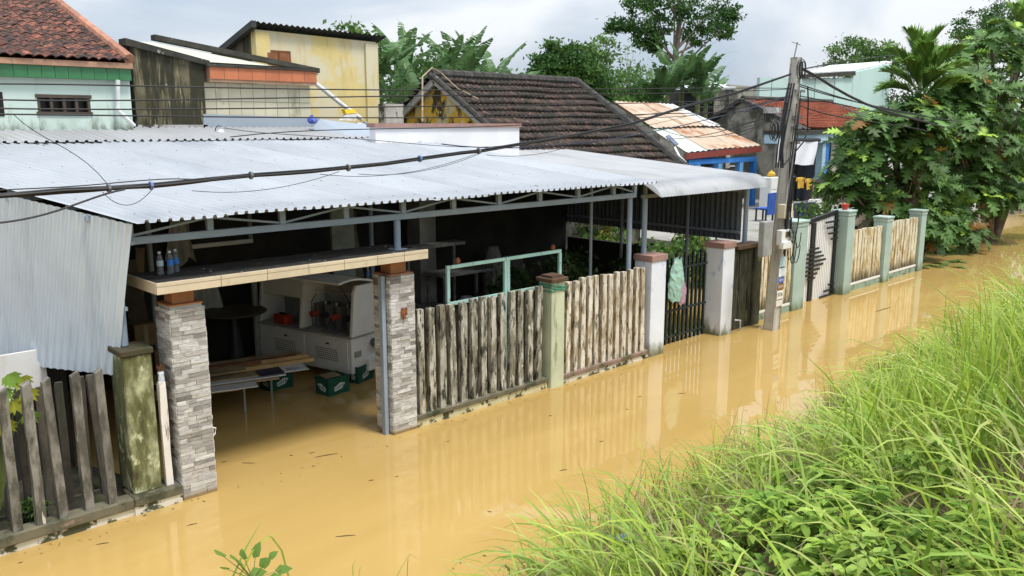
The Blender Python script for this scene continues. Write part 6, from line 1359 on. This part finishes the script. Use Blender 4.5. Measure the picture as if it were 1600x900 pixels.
# shrub by the striped gate, plants under the canopies, pots
def shrub(base, h, r, n, cols, label, size=.11, group=None, name='shrub'):
    tree(name, label, base, (base[0], base[1], base[2]+h*.6), [((base[0], base[1], base[2]+h*.65), (r, r*.8, h*.4)), ((base[0]+.2*r, base[1], base[2]+h*.3), (r*.8, r*.7, h*.3))], n, 26, size, cols, 'shrub', group, tr=.03, spread=.16)
q = V3(ony(1292, 345, 11.8)); shrub((q.x, q.y, 0.), 2.5, .55, 20, MIDG + LIGHTG, 'flowering green shrub behind the striped gate', .16)
q = V3(ony(1278, 345, 11.6)); shrub((q.x, q.y, 0.), 1.9, .5, 16, MIDG + LIGHTG, 'low leafy shrub left of the flowering shrub', .16)
POTM = mat('mint_pot', (.36, .44, .38), .8, .15, 5)
def pot(base, r, h, m, label, plant=True, cols=MIDG, ph=.6):
    t = thing('potted_plant', label, 'plant', base, 'potted plants'); b = MB().lathe(base, [(r*.65, 0), (r*.8, h*.3), (r, h*.85), (r*1.12, h*.88), (r*1.12, h), (r*.9, h), (r*.85, h*.9)], 14); b.build('pot', m, t, smooth=False)
    V, Fq, C = crown_mesh('foliage', [((base[0], base[1], base[2]+h+ph*.5), (r*1.5, r*1.3, ph*.55))], 22, 24, .12, cols, .12); link('foliage', np_mesh('foliage', V - np.array(base), Fq, col=C), LEAF, t)
    MB().tube([(base[0], base[1], base[2]+h*.85), (base[0]+.03, base[1], base[2]+h+ph*.5)], .02, 5).build('stem', MATS['bark'], t)
pot((19.2, 13.3, 0.0), .38, .62, POTM, 'wide pale round pot beyond the dark sheet wall', ph=.3)
for i, (x, y, z, ph, lab) in enumerate(((17.3, 13.0, 0, .9, 'bushy potted plant seen under the dark sheet wall'), (17.8, 15.4, .3, 1.0, 'potted plant on the back yard edge below the sheet wall'), (19.8, 16.2, .3, 1.1, 'potted plant with bright leaves deep in the back yard'), (16.7, 14.9, .3, .8, 'small potted plant close to the sheet wall post'), (21.0, 17.6, .3, 1.2, 'largest potted plant at the far yard corner'))):
    pot((x, y, z - (.3 if z == 0 else 0)), .3, .55, POTM if i % 2 else mat('clay_pot', (.3, .14, .08), .85), lab, cols=MIDG + LIGHTG, ph=ph)
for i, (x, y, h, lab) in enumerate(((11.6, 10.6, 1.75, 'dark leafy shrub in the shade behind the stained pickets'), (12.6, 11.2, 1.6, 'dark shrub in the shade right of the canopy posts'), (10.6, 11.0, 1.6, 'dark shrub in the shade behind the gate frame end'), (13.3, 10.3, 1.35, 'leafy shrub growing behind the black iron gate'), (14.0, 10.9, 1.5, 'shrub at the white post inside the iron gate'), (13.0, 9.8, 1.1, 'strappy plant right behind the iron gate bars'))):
    shrub((x, y, -.6), h+.6, .5, 30, [(.022, .05, .014), (.03, .065, .016), (.05, .075, .02)], lab, .13)  # canopy shade is put into these darker leaf colours
for i, (x, y, h, lab) in enumerate(((16.1, 13.2, 1.5, 'bright shrub close behind the dark sheet wall corner'), (16.5, 14.6, 1.3, 'leafy shrub in the back yard next to the small pot'), (17.4, 14.3, 1.5, 'spreading shrub in the back yard between the pots'), (18.3, 14.8, 1.3, 'low shrub in the back yard by the round pale pot'), (17.0, 12.3, 1.2, 'water edge shrub beyond the dark sheet wall'), (18.6, 12.0, 1.2, 'shrub rising from the water behind the iron gate pots'), (20.0, 13.6, 1.3, 'shrub at the yard step beyond the round pale pot'), (15.9, 11.6, 1.1, 'small shrub at the foot of the dark sheet wall'))):
    shrub((x, y, 0. if y < 14.4 else .3), h, .55, 26, MIDG + LIGHTG + [(.3, .28, .06)], lab, .14)
o = MB().lathe((13.15, 9.75, -.3), [(.12, 0), (.15, .45), (.155, .46)], 14).build('white_bucket', MATS['white_plastic'], loc=(13.15, 9.75, -.3)); tag(o, 'white bucket standing in the water behind the iron gate', 'bucket')
gs = MB(); 
bw = thing('brick_pier', 'small orange brick wall piece seen under the sheet wall', 'wall', (16.9, 17.0, .3))
a, b_ = ony(858, 372, 18.5), ony(880, 342, 18.5)
nbr = 9
for r_ in range(nbr):
    for c_ in range(3):
        w_ = (b_[0]-a[0]+.3)/3; hz = (b_[2]+.35-.3)/nbr
        MB().box(a[0]-.2 + c_*w_ + (.06 if r_ % 2 else 0), 18.5, .3 + r_*hz + .01, a[0]-.2 + (c_+1)*w_ - .02 + (.06 if r_ % 2 else 0), 18.62, .3 + (r_+1)*hz - .005).build('brick', mat('brick_orange', (.42, .14, .06), .9, .15, 6, rand=.2), bw)
MB().box(a[0]-.22, 18.54, .3, b_[0]+.2, 18.72, b_[2]+.35).build('core', MATS['concrete'], bw)
bnr = thing('letter_banner', 'white upright banner with black letters beside the brick piece', 'banner', (ony(882, 365, 18.3)[0], 18.3, .3))
a, b_ = ony(877.5, 371, 18.3), ony(884, 341, 18.3); MB().box(a[0], 18.3, .3, b_[0], 18.33, b_[2]).build('panel', MATS['white_wall'], bnr)
for i, chx in enumerate('RAO'):
    cu = bpy.data.curves.new('txt', 'FONT'); cu.body = chx; cu.size = .30; cu.align_x = 'CENTER'; to = bpy.data.objects.new('txt', cu); COL.objects.link(to)
    me = bpy.data.meshes.new_from_object(to.evaluated_get(bpy.context.evaluated_depsgraph_get())); bpy.data.objects.remove(to)
    o = link('letter', me, MATS['black_paint'], bnr); o.rotation_euler = (R(90), 0, 0); o.location = Vector(((a[0]+b_[0])/2, 18.296, b_[2] - .42 - i*.3)) - wloc(bnr)

# plants behind the left pickets (yellow green papaya-like leaves) and a basin
pa = thing('young_papaya', 'yellow green young papaya leaves above the grey pickets', 'plant', (1.85, 9.25, -.6)); V = []; Fq = []; C = []; k = 0
st = MB()
for i, (u, v) in enumerate(((12, 585), (40, 610), (20, 625), (42, 645), (5, 660), (30, 590), (0, 610))):
    q = np.array(ony(u, v, 9.2)); st.tube([(1.85, 9.3, .3), Vector((1.85, 9.3, .9)).lerp(Vector(q), .6), Vector(q)], .008, 5)
    for j in range(7):
        a = -1.2 + j*.4 + rnd.uniform(-.1, .1); L_ = .17*(1 - .25*abs(j-3)/3); d = np.array([math.cos(a-1.2)*.8, -.35, math.sin(a-1.2)*.8 - .1]); d /= np.linalg.norm(d); s_ = np.cross(d, [0, 1, .2]); s_ /= np.linalg.norm(s_); c = np.array([.42, .44, .05])*rnd.uniform(.7, 1.1) if i % 3 else np.array([.22, .36, .06])
        V += [q, q+d*L_*.5+s_*.03, q+d*L_, q+d*L_*.5-s_*.03]; Fq.append((k, k+1, k+2, k+3)); C += [c]*4; k += 4
link('leaves', np_mesh('leaves', np.array(V) - np.array(pa.location), np.array(Fq), col=np.array(C)), LEAF, pa); st.build('stems', mat('green_stem', (.15, .2, .06), .7), pa)
bs2 = thing('round_basin', 'dark round basin full of green weeds behind the grey pickets', 'basin', (2.15, 9.2, -.6))
MB().lathe((2.1, 9.22, -.6), [(.12, 0), (.15, .85), (.16, .88), (.12, .88)], 16).build('rim', MATS['black_paint'], bs2)
V, Fq, C = crown_mesh('weeds', [((2.1, 9.22, .28), (.12, .12, .04))], 20, 20, .05, MIDG, .05); stuff(link('weeds', np_mesh('weeds', V - np.array(bs2.location), Fq, col=C), LEAF, bs2))
# floating twigs and leaves on the water
for i, (u, v, ln, a) in enumerate(((510, 712, .30, .3), (388, 724, .16, .8), (350, 722, .06, .2), (580, 751, .06, .5), (487, 708, .08, .1), (540, 838, .2, .6), (595, 674, .12, .3), (700, 690, .05, 0), (765, 800, .05, 1), (880, 735, .10, .4), (1380, 484, .8, .05), (620, 745, .04, .2), (455, 712, .05, 1.2), (1065, 500*0+615, .12, .7), (940, 690, .07, .3), (1000, 620, .08, .1), (300, 820, .1, .2), (160, 850, .12, .4), (980, 640, .05, .9), (860, 650, .06, .4))):
    q = onz(u, v, 0); d = Vector((math.cos(a), -math.sin(a), 0))*ln*.5
    p_ = Vector((q[0], q[1], .006)); o = MB().tube([p_-d, p_ + Vector((0, .02*ln, 0)), p_+d], [.002, .004 + .008*ln, .002], 5).build('floating_twig', mat('twig', (.10, .07, .03), .9, .3, 9, rand=.3), loc=tuple(p_)); tag(o, 'small brown twig floating on the muddy water', 'twig', 'twigs and scraps adrift')
flk = MB()   # flecks of leaf and straw gathered where water meets kerb and bank
for k in range(420):
    if k < 230: x = rnd.uniform(1.8, 24); y = 8.84 - abs(rnd.gauss(0, .10))
    else: x = rnd.uniform(4, 20); y = bank_edge(x) + .1 + abs(rnd.gauss(0, .3))
    a = rnd.uniform(0, 3.14); ln = rnd.uniform(.008, .03); w = ln*rnd.uniform(.12, .4); c, s_ = math.cos(a), math.sin(a); z = .003 + .0004*(k % 5)
    flk.add([(x+c*ln, y+s_*ln, z), (x-s_*w, y+c*w, z+.003), (x-c*ln, y-s_*ln, z), (x+s_*w, y-c*w, z)], [(0, 1, 2, 3)])
o = flk.build('floating_flecks', mat('fleck', (.13, .085, .035), .9, .5, 3)); stuff(o); tag(o, 'tiny leaf and straw flecks gathered along the kerb and bank', 'litter')
q = V3(onz(1480, 414, 0)); dl = thing('fallen_branch', 'fallen lobed leaves lying on the water below the breadfruit tree', 'leaves', tuple(q))
for k in range(9): piece('leaf', LLm[k % 6], dl, q + Vector((rnd.uniform(-1.2, 1.2), rnd.uniform(-.25, .25), .07)), (.9, .9, .5), (rnd.uniform(-.1, .1), rnd.uniform(0, .2), rnd.uniform(0, 6)))

# ================================================================ foreground: grass and weeds on the embankment
lim = np.array([(330, 905), (560, 905), (700, 880), (790, 790), (860, 745), (960, 735), (1010, 722), (1110, 690), (1200, 652), (1290, 600), (1400, 540), (1450, 505), (1520, 440), (1560, 415), (1660, 400)], float)
def hmax(u): return np.interp(u, lim[:, 0], lim[:, 1], left=905, right=390)
def scatter(n, x0, x1, d0, d1, power=1.0):
    x = x0 + (x1 - x0) * nr_.random(n)**power; d = nr_.uniform(d0, d1, n); y = np.array([bank_edge(a) for a in x]) - d
    z = np.array([bank_z(a, b) for a, b in zip(x, y)]); return np.stack([x, y, z], 1)
def visible(P, m=60):
    d = P - cC; zf_ = d @ cFw; u = 800 + FPX*(d @ cR)/np.maximum(zf_, .1); v = 450 - FPX*(d @ cUp)/np.maximum(zf_, .1); return (zf_ > .9), u, v
def blades(P, L_, W_, lean, az, droop, C, nseg=5):
    """arching grass blades; every argument is an array over blades"""
    n = len(P); T = np.linspace(0, 1, nseg+1); h = np.stack([np.cos(az), np.sin(az), np.zeros(n)], 1); side = np.stack([-np.sin(az), np.cos(az), np.zeros(n)], 1)
    pts = np.zeros((n, nseg+1, 3)); pts[:, 0] = P; ang = math.pi/2 - lean
    for i in range(nseg):
        a = ang - droop * (T[i]**1.3); pts[:, i+1] = pts[:, i] + (h*np.cos(a)[:, None] + np.array([0, 0, 1.])*np.sin(a)[:, None]) * (L_/nseg)[:, None]
    wp = np.array([.55, .95, 1., .85, .55, .04][:nseg+1]) if nseg == 5 else np.linspace(1, .05, nseg+1)
    tw = nr_.uniform(-.7, .7, n); sd_ = side*np.cos(tw)[:, None] + np.array([0, 0, 1.])*np.sin(tw)[:, None]
    Lf = pts - sd_[:, None, :]*(W_[:, None]*wp*.5)[..., None]; Rt = pts + sd_[:, None, :]*(W_[:, None]*wp*.5)[..., None]
    V = np.stack([Lf, Rt], 2).reshape(n, -1, 3); idx = np.arange(n)[:, None, None]*(2*(nseg+1)); seg = np.arange(nseg)[None, :, None]*2
    Fq = (idx + seg + np.array([0, 1, 3, 2])[None, None, :]).reshape(-1, 4)
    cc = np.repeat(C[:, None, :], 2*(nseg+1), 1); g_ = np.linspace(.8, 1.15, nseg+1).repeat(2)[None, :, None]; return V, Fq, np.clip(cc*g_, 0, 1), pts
def grow(name, P, Lr, Wr, leanr, droopr, cols, nseg=5, slack=0, label='', az_bias=None, jit=.14, parent=None):
    n = len(P); L_ = nr_.uniform(*Lr, n); W_ = nr_.uniform(*Wr, n); az = nr_.uniform(0, 2*np.pi, n) if az_bias is None else nr_.normal(az_bias, .9, n)
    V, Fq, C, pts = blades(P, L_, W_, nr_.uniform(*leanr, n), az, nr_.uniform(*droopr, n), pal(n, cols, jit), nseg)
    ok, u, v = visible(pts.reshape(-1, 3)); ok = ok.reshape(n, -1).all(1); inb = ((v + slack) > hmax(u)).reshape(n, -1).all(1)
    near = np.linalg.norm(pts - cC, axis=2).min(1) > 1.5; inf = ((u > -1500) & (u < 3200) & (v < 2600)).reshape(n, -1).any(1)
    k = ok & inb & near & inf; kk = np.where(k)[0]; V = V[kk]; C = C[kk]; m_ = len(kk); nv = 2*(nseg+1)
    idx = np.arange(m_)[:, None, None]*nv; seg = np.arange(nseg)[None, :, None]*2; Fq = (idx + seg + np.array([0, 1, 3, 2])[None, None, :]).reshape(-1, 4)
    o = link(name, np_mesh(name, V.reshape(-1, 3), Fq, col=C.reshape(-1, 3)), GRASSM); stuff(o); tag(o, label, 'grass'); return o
FRESH = [(.35, .455, .05), (.28, .41, .045), (.42, .51, .11), (.22, .36, .05), (.45, .49, .15), (.33, .47, .10)]
DULL = [(.17, .26, .045), (.22, .31, .065), (.29, .32, .10), (.33, .29, .13)]
DRY = [(.43, .36, .20), (.34, .26, .13), (.48, .42, .26), (.25, .18, .08)]
def bank_hit(u, v):
    d = ray(u, v); d = d/np.linalg.norm(d)
    for s in np.arange(.8, 40., .05):
        p = cC + d*s
        if p[2] <= bank_z(p[0], p[1]): return p
    return cC + d*40
WEEDS = [(bank_hit(u, v), h, n, sz) for u, v, h, n, sz in ((1290, 900, .52, 30, .10), (1225, 860, .50, 28, .095), (1345, 850, .50, 28, .095), (1330, 945, .5, 26, .10), (1420, 890, .46, 22, .09), (1170, 845, .42, 18, .085), (1480, 790, .55, 16, .09), (1440, 935, .42, 20, .09), (1110, 890, .40, 18, .085), (1560, 930, .38, 14, .085), (1545, 850, .38, 14, .085), (1060, 850, .35, 13, .08), (1255, 790, .46, 20, .085), (1390, 765, .42, 16, .08), (1200, 930, .45, 20, .09), (1310, 800, .46, 20, .085), (1010, 890, .34, 12, .08), (1500, 900, .4, 14, .085), (1130, 780, .32, 10, .075), (1440, 690, .45, 12, .08), (1330, 700, .4, 12, .08))]
WP = np.array([w[0] for w in WEEDS])
def thin(P, r=.30, keep=.25):
    dd = np.sqrt(((P[:, None, :2] - WP[None, :, :2])**2).sum(2)).min(1); return P[(dd > r) | (nr_.random(len(P)) < keep)]
def patchy(P, f, ph, lo):
    m_ = np.sin(P[:, 0]*f + ph) + np.sin(P[:, 1]*f*1.3 + ph*2) + np.sin((P[:, 0] + P[:, 1])*f*.7 + ph*3); return P[m_ + nr_.normal(0, .7, len(P)) > lo]
def tussocks(n, per, x0, x1, d0, d1, sp=.09):
    Cn = scatter(n, x0, x1, d0, d1); return np.repeat(Cn, per, 0) + nr_.normal(size=(n*per, 3))*np.array([sp, sp, .01])
AZ = 2.2   # blades mostly lean down the slope towards the water and back along the lane
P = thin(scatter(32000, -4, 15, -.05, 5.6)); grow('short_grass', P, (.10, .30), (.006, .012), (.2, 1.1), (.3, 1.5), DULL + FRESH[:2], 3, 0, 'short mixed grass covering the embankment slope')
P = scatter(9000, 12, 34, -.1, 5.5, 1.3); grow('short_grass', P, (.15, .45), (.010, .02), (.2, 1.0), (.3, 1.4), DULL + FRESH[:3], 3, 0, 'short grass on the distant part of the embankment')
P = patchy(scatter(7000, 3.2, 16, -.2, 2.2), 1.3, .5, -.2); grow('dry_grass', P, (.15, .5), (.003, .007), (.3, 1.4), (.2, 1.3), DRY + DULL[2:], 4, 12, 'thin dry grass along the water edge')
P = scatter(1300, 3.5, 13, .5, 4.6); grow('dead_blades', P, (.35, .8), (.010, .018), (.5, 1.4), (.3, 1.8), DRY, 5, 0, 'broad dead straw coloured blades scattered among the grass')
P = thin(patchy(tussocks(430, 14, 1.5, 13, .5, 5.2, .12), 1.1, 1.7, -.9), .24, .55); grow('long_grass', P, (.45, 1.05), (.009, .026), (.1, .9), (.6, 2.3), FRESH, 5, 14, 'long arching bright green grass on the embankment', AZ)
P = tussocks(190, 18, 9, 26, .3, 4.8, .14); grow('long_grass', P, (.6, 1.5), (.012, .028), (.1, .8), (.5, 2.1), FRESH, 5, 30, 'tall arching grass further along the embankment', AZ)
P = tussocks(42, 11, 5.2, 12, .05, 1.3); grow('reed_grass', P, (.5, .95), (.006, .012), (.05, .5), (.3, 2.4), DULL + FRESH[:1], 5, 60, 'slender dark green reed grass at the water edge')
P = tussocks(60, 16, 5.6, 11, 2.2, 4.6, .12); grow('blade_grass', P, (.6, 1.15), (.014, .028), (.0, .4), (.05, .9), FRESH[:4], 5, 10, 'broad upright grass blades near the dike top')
P = tussocks(60, 14, 36, 60, -3.5, .2, .3) ; P[:, 2] = 0; grow('lane_end_grass', P, (.4, .9), (.03, .05), (.2, 1), (.5, 1.5), FRESH + DULL, 4, 400, 'pale grass at the far end of the flooded lane')
# leafy weeds with compound leaves
def weed(base, h, n, cols, label, size=.075, group='leafy weeds on the embankment', spread=.28):
    t = thing('leafy_weed', label, 'weed', base, group); st = MB(); V = []; Fq = []; C = []; k = 0
    for i in range(n):
        a = rnd.uniform(0, 6.28); rr = spread*math.sqrt(rnd.random()); hh = h*rnd.uniform(.55, 1.0)*(1 - .4*rr/spread); tip = Vector(base) + Vector((math.cos(a)*rr, math.sin(a)*rr, hh)); st.tube([base, Vector(base).lerp(tip, .55) + Vector((0, 0, .05*h)), tip], [.005, .004, .002], 5)
        col = np.array(cols[rnd.randrange(len(cols))])*rnd.uniform(.8, 1.2)
        for j in range(rnd.randint(9, 14)):
            b = rnd.uniform(0, 6.28); el = rnd.uniform(-.35, .35); d = np.array([math.cos(b)*math.cos(el), math.sin(b)*math.cos(el), math.sin(el)]); L_ = size*rnd.uniform(.7, 1.35); w = L_*.23
            s_ = np.cross(d, [0, 0, 1]); s_ /= np.linalg.norm(s_); q = np.array(tip) + np.array([0, 0, -.07*h*rnd.random()*2]) + d*.012; nz = np.array([0, 0, 1.])
            p = [q, q+d*L_*.28+s_*w*.85+nz*w*.15, q+d*L_*.62+s_*w*.8+nz*w*.1, q+d*L_-nz*L_*.22, q+d*L_*.62-s_*w*.8+nz*w*.1, q+d*L_*.28-s_*w*.85+nz*w*.15, q+d*L_*.5-nz*.04*L_]
            V += p; Fq += [(k, k+1, k+6, k+5), (k+1, k+2, k+3, k+6), (k+6, k+3, k+4, k+5)]; cj = col*rnd.uniform(.85, 1.15); C += [cj]*7; k += 7
    link('leaves', np_mesh('leaves', np.array(V) - np.array(base), np.array(Fq), col=np.clip(np.array(C), 0, 1)), LEAF, t); st.build('stems', mat('green_stem', (.15, .2, .06), .7), t); return t
WG = [(.25, .39, .06), (.32, .46, .08), (.17, .30, .045), (.36, .50, .11)]
for i, (p, h, n, sz) in enumerate(WEEDS):
    weed((float(p[0]), float(p[1]), float(p[2])-.02), h, n, WG, 'leafy green weed clump growing among the embankment grass', sz)
# plants poking into view at the bottom, left of the bank
def weed_at(u, v, Y, label):
    q = ony(u, v, Y); base = (float(q[0]), Y, bank_z(q[0], Y)); return base, q
b0_, q = weed_at(400, 868, 5.1, ''); hh = q[2] - b0_[2]
tw2 = thing('weed_sprout', 'single broad leaved weed sprout rising alone at the water edge', 'weed', b0_); st = MB(); V = []; Fq = []; C = []; k = 0
for i, (u, v, L_) in enumerate(((345, 866, .20), (352, 888, .16), (380, 868, .17), (400, 862, .18), (412, 880, .18), (375, 880, .15), (440, 890, .16), (400, 895, .18), (425, 868, .12), (365, 872, .14), (430, 905, .2), (380, 905, .2))):
    e_ = np.array(ony(u, v, 5.05 + .03*(i % 4))); o_ = np.array(ony(395, 905, 5.1)); st.tube([Vector(b0_), Vector(o_), Vector(o_*.4 + e_*.6), Vector(e_)], [.006, .005, .003, .002], 5)
    d = e_ - o_; d[1] -= .1; d /= np.linalg.norm(d); s_ = np.cross(d, cFw); s_ /= np.linalg.norm(s_); s_ = s_*.8 + cUp*.25; w = L_*.22; c = np.array([.24, .42, .10])*rnd.uniform(.8, 1.3); L_ *= .75
    V += [e_-d*L_*.4, e_-d*L_*.1+s_*w, e_+d*L_*.3+s_*w*.7, e_+d*L_*.65, e_+d*L_*.3-s_*w*.7, e_-d*L_*.1-s_*w, e_+d*L_*.1-cUp*.01]; Fq += [(k, k+1, k+6, k+5), (k+1, k+2, k+3, k+6), (k+6, k+3, k+4, k+5)]; C += [c]*7; k += 7
link('leaves', np_mesh('leaves', np.array(V) - np.array(b0_), np.array(Fq), col=np.clip(np.array(C), 0, 1)), LEAF, tw2); st.build('stems', mat('green_stem', (.15, .2, .06)), tw2)
def single_blades(pxs, Y, label, wd=.012, cols=FRESH):
    V = []; Fq = []; C = []; k = 0; q0 = ony(pxs[0][0][0], pxs[0][0][1], Y); base = np.array([q0[0], Y, bank_z(q0[0], Y)])
    for path in pxs:
        P_ = [np.array(ony(u, v, Y)) for u, v in path]; P_ = [np.array([P_[0][0], Y, bank_z(P_[0][0], Y)])] + P_; n = len(P_); col = np.array(cols[rnd.randrange(len(cols))])*rnd.uniform(.8, 1.1)
        for i, p in enumerate(P_):
            w = wd*.5*(1 if i < n-1 else .1)*(.6 if i == 0 else 1); s_ = cR; V += [p - s_*w, p + s_*w]; C += [col, col]
            if i: Fq.append((k+2*i-2, k+2*i-1, k+2*i+1, k+2*i))
        k += 2*n
    o = link('grass_stalk', np_mesh('grass_stalk', np.array(V) - base, np.array(Fq), col=np.array(C)), GRASSM, None, tuple(base)); tag(o, label, 'grass'); stuff(o)
single_blades([[(362, 905), (385, 855), (408, 815)], [(372, 905), (395, 860), (420, 838), (452, 830)], [(452, 905), (440, 860), (425, 840), (418, 836)]], 5.15, 'narrow upright blades beside the weed sprout', .016)
single_blades([[(552, 905), (551, 885), (556, 872)], [(560, 905), (562, 890), (566, 880)]], 5.2, 'short pale blade tip below the open gate', .008)
single_blades([[(618, 905), (628, 885), (640, 866), (655, 875)], [(636, 905), (637, 880), (638, 868)]], 5.2, 'thin dark stalk tip below the plated pillar', .006, DULL)
single_blades([[(1455, 560), (1400, 520), (1330, 545)], [(1560, 640), (1500, 480), (1440, 436), (1395, 470)], [(1510, 600), (1530, 500), (1575, 410)], [(1580, 640), (1545, 520), (1535, 420)], [(1330, 640), (1290, 585), (1255, 552)], [(1470, 640), (1420, 560), (1330, 530), (1275, 548)], [(1600, 600), (1560, 460), (1480, 420), (1440, 415)]], 3.9, 'long arching blades leaning over the water further along the bank', .022)
single_blades([[(u, 760), (u + rnd.uniform(-12, 12), 640), (u + rnd.uniform(-30, 20), 520), (u + rnd.uniform(-60, 35), rnd.uniform(420, 500))] for u in range(1500, 1660, 9)], 2.7, 'tall upright blades rising at the dike top beside the viewer', .016, FRESH)
ly = thing('plastic_scrap', 'torn light blue plastic scrap caught in the grass', 'litter', tuple(float(x) for x in bank_hit(985, 868))); q = V3(ly.location); vs_ = [(q.x + .10*(i-2)*.6, q.y + .06*(j-1), q.z + .14 + .05*math.sin(i*2.1+j*1.7)) for i in range(5) for j in range(4)]
MB().add(vs_, [(i*4+j, (i+1)*4+j, (i+1)*4+j+1, i*4+j+1) for i in range(4) for j in range(3)]).build('scrap', mat('blue_film', (.25, .42, .62), .4, .15, 10), ly, smooth=True)
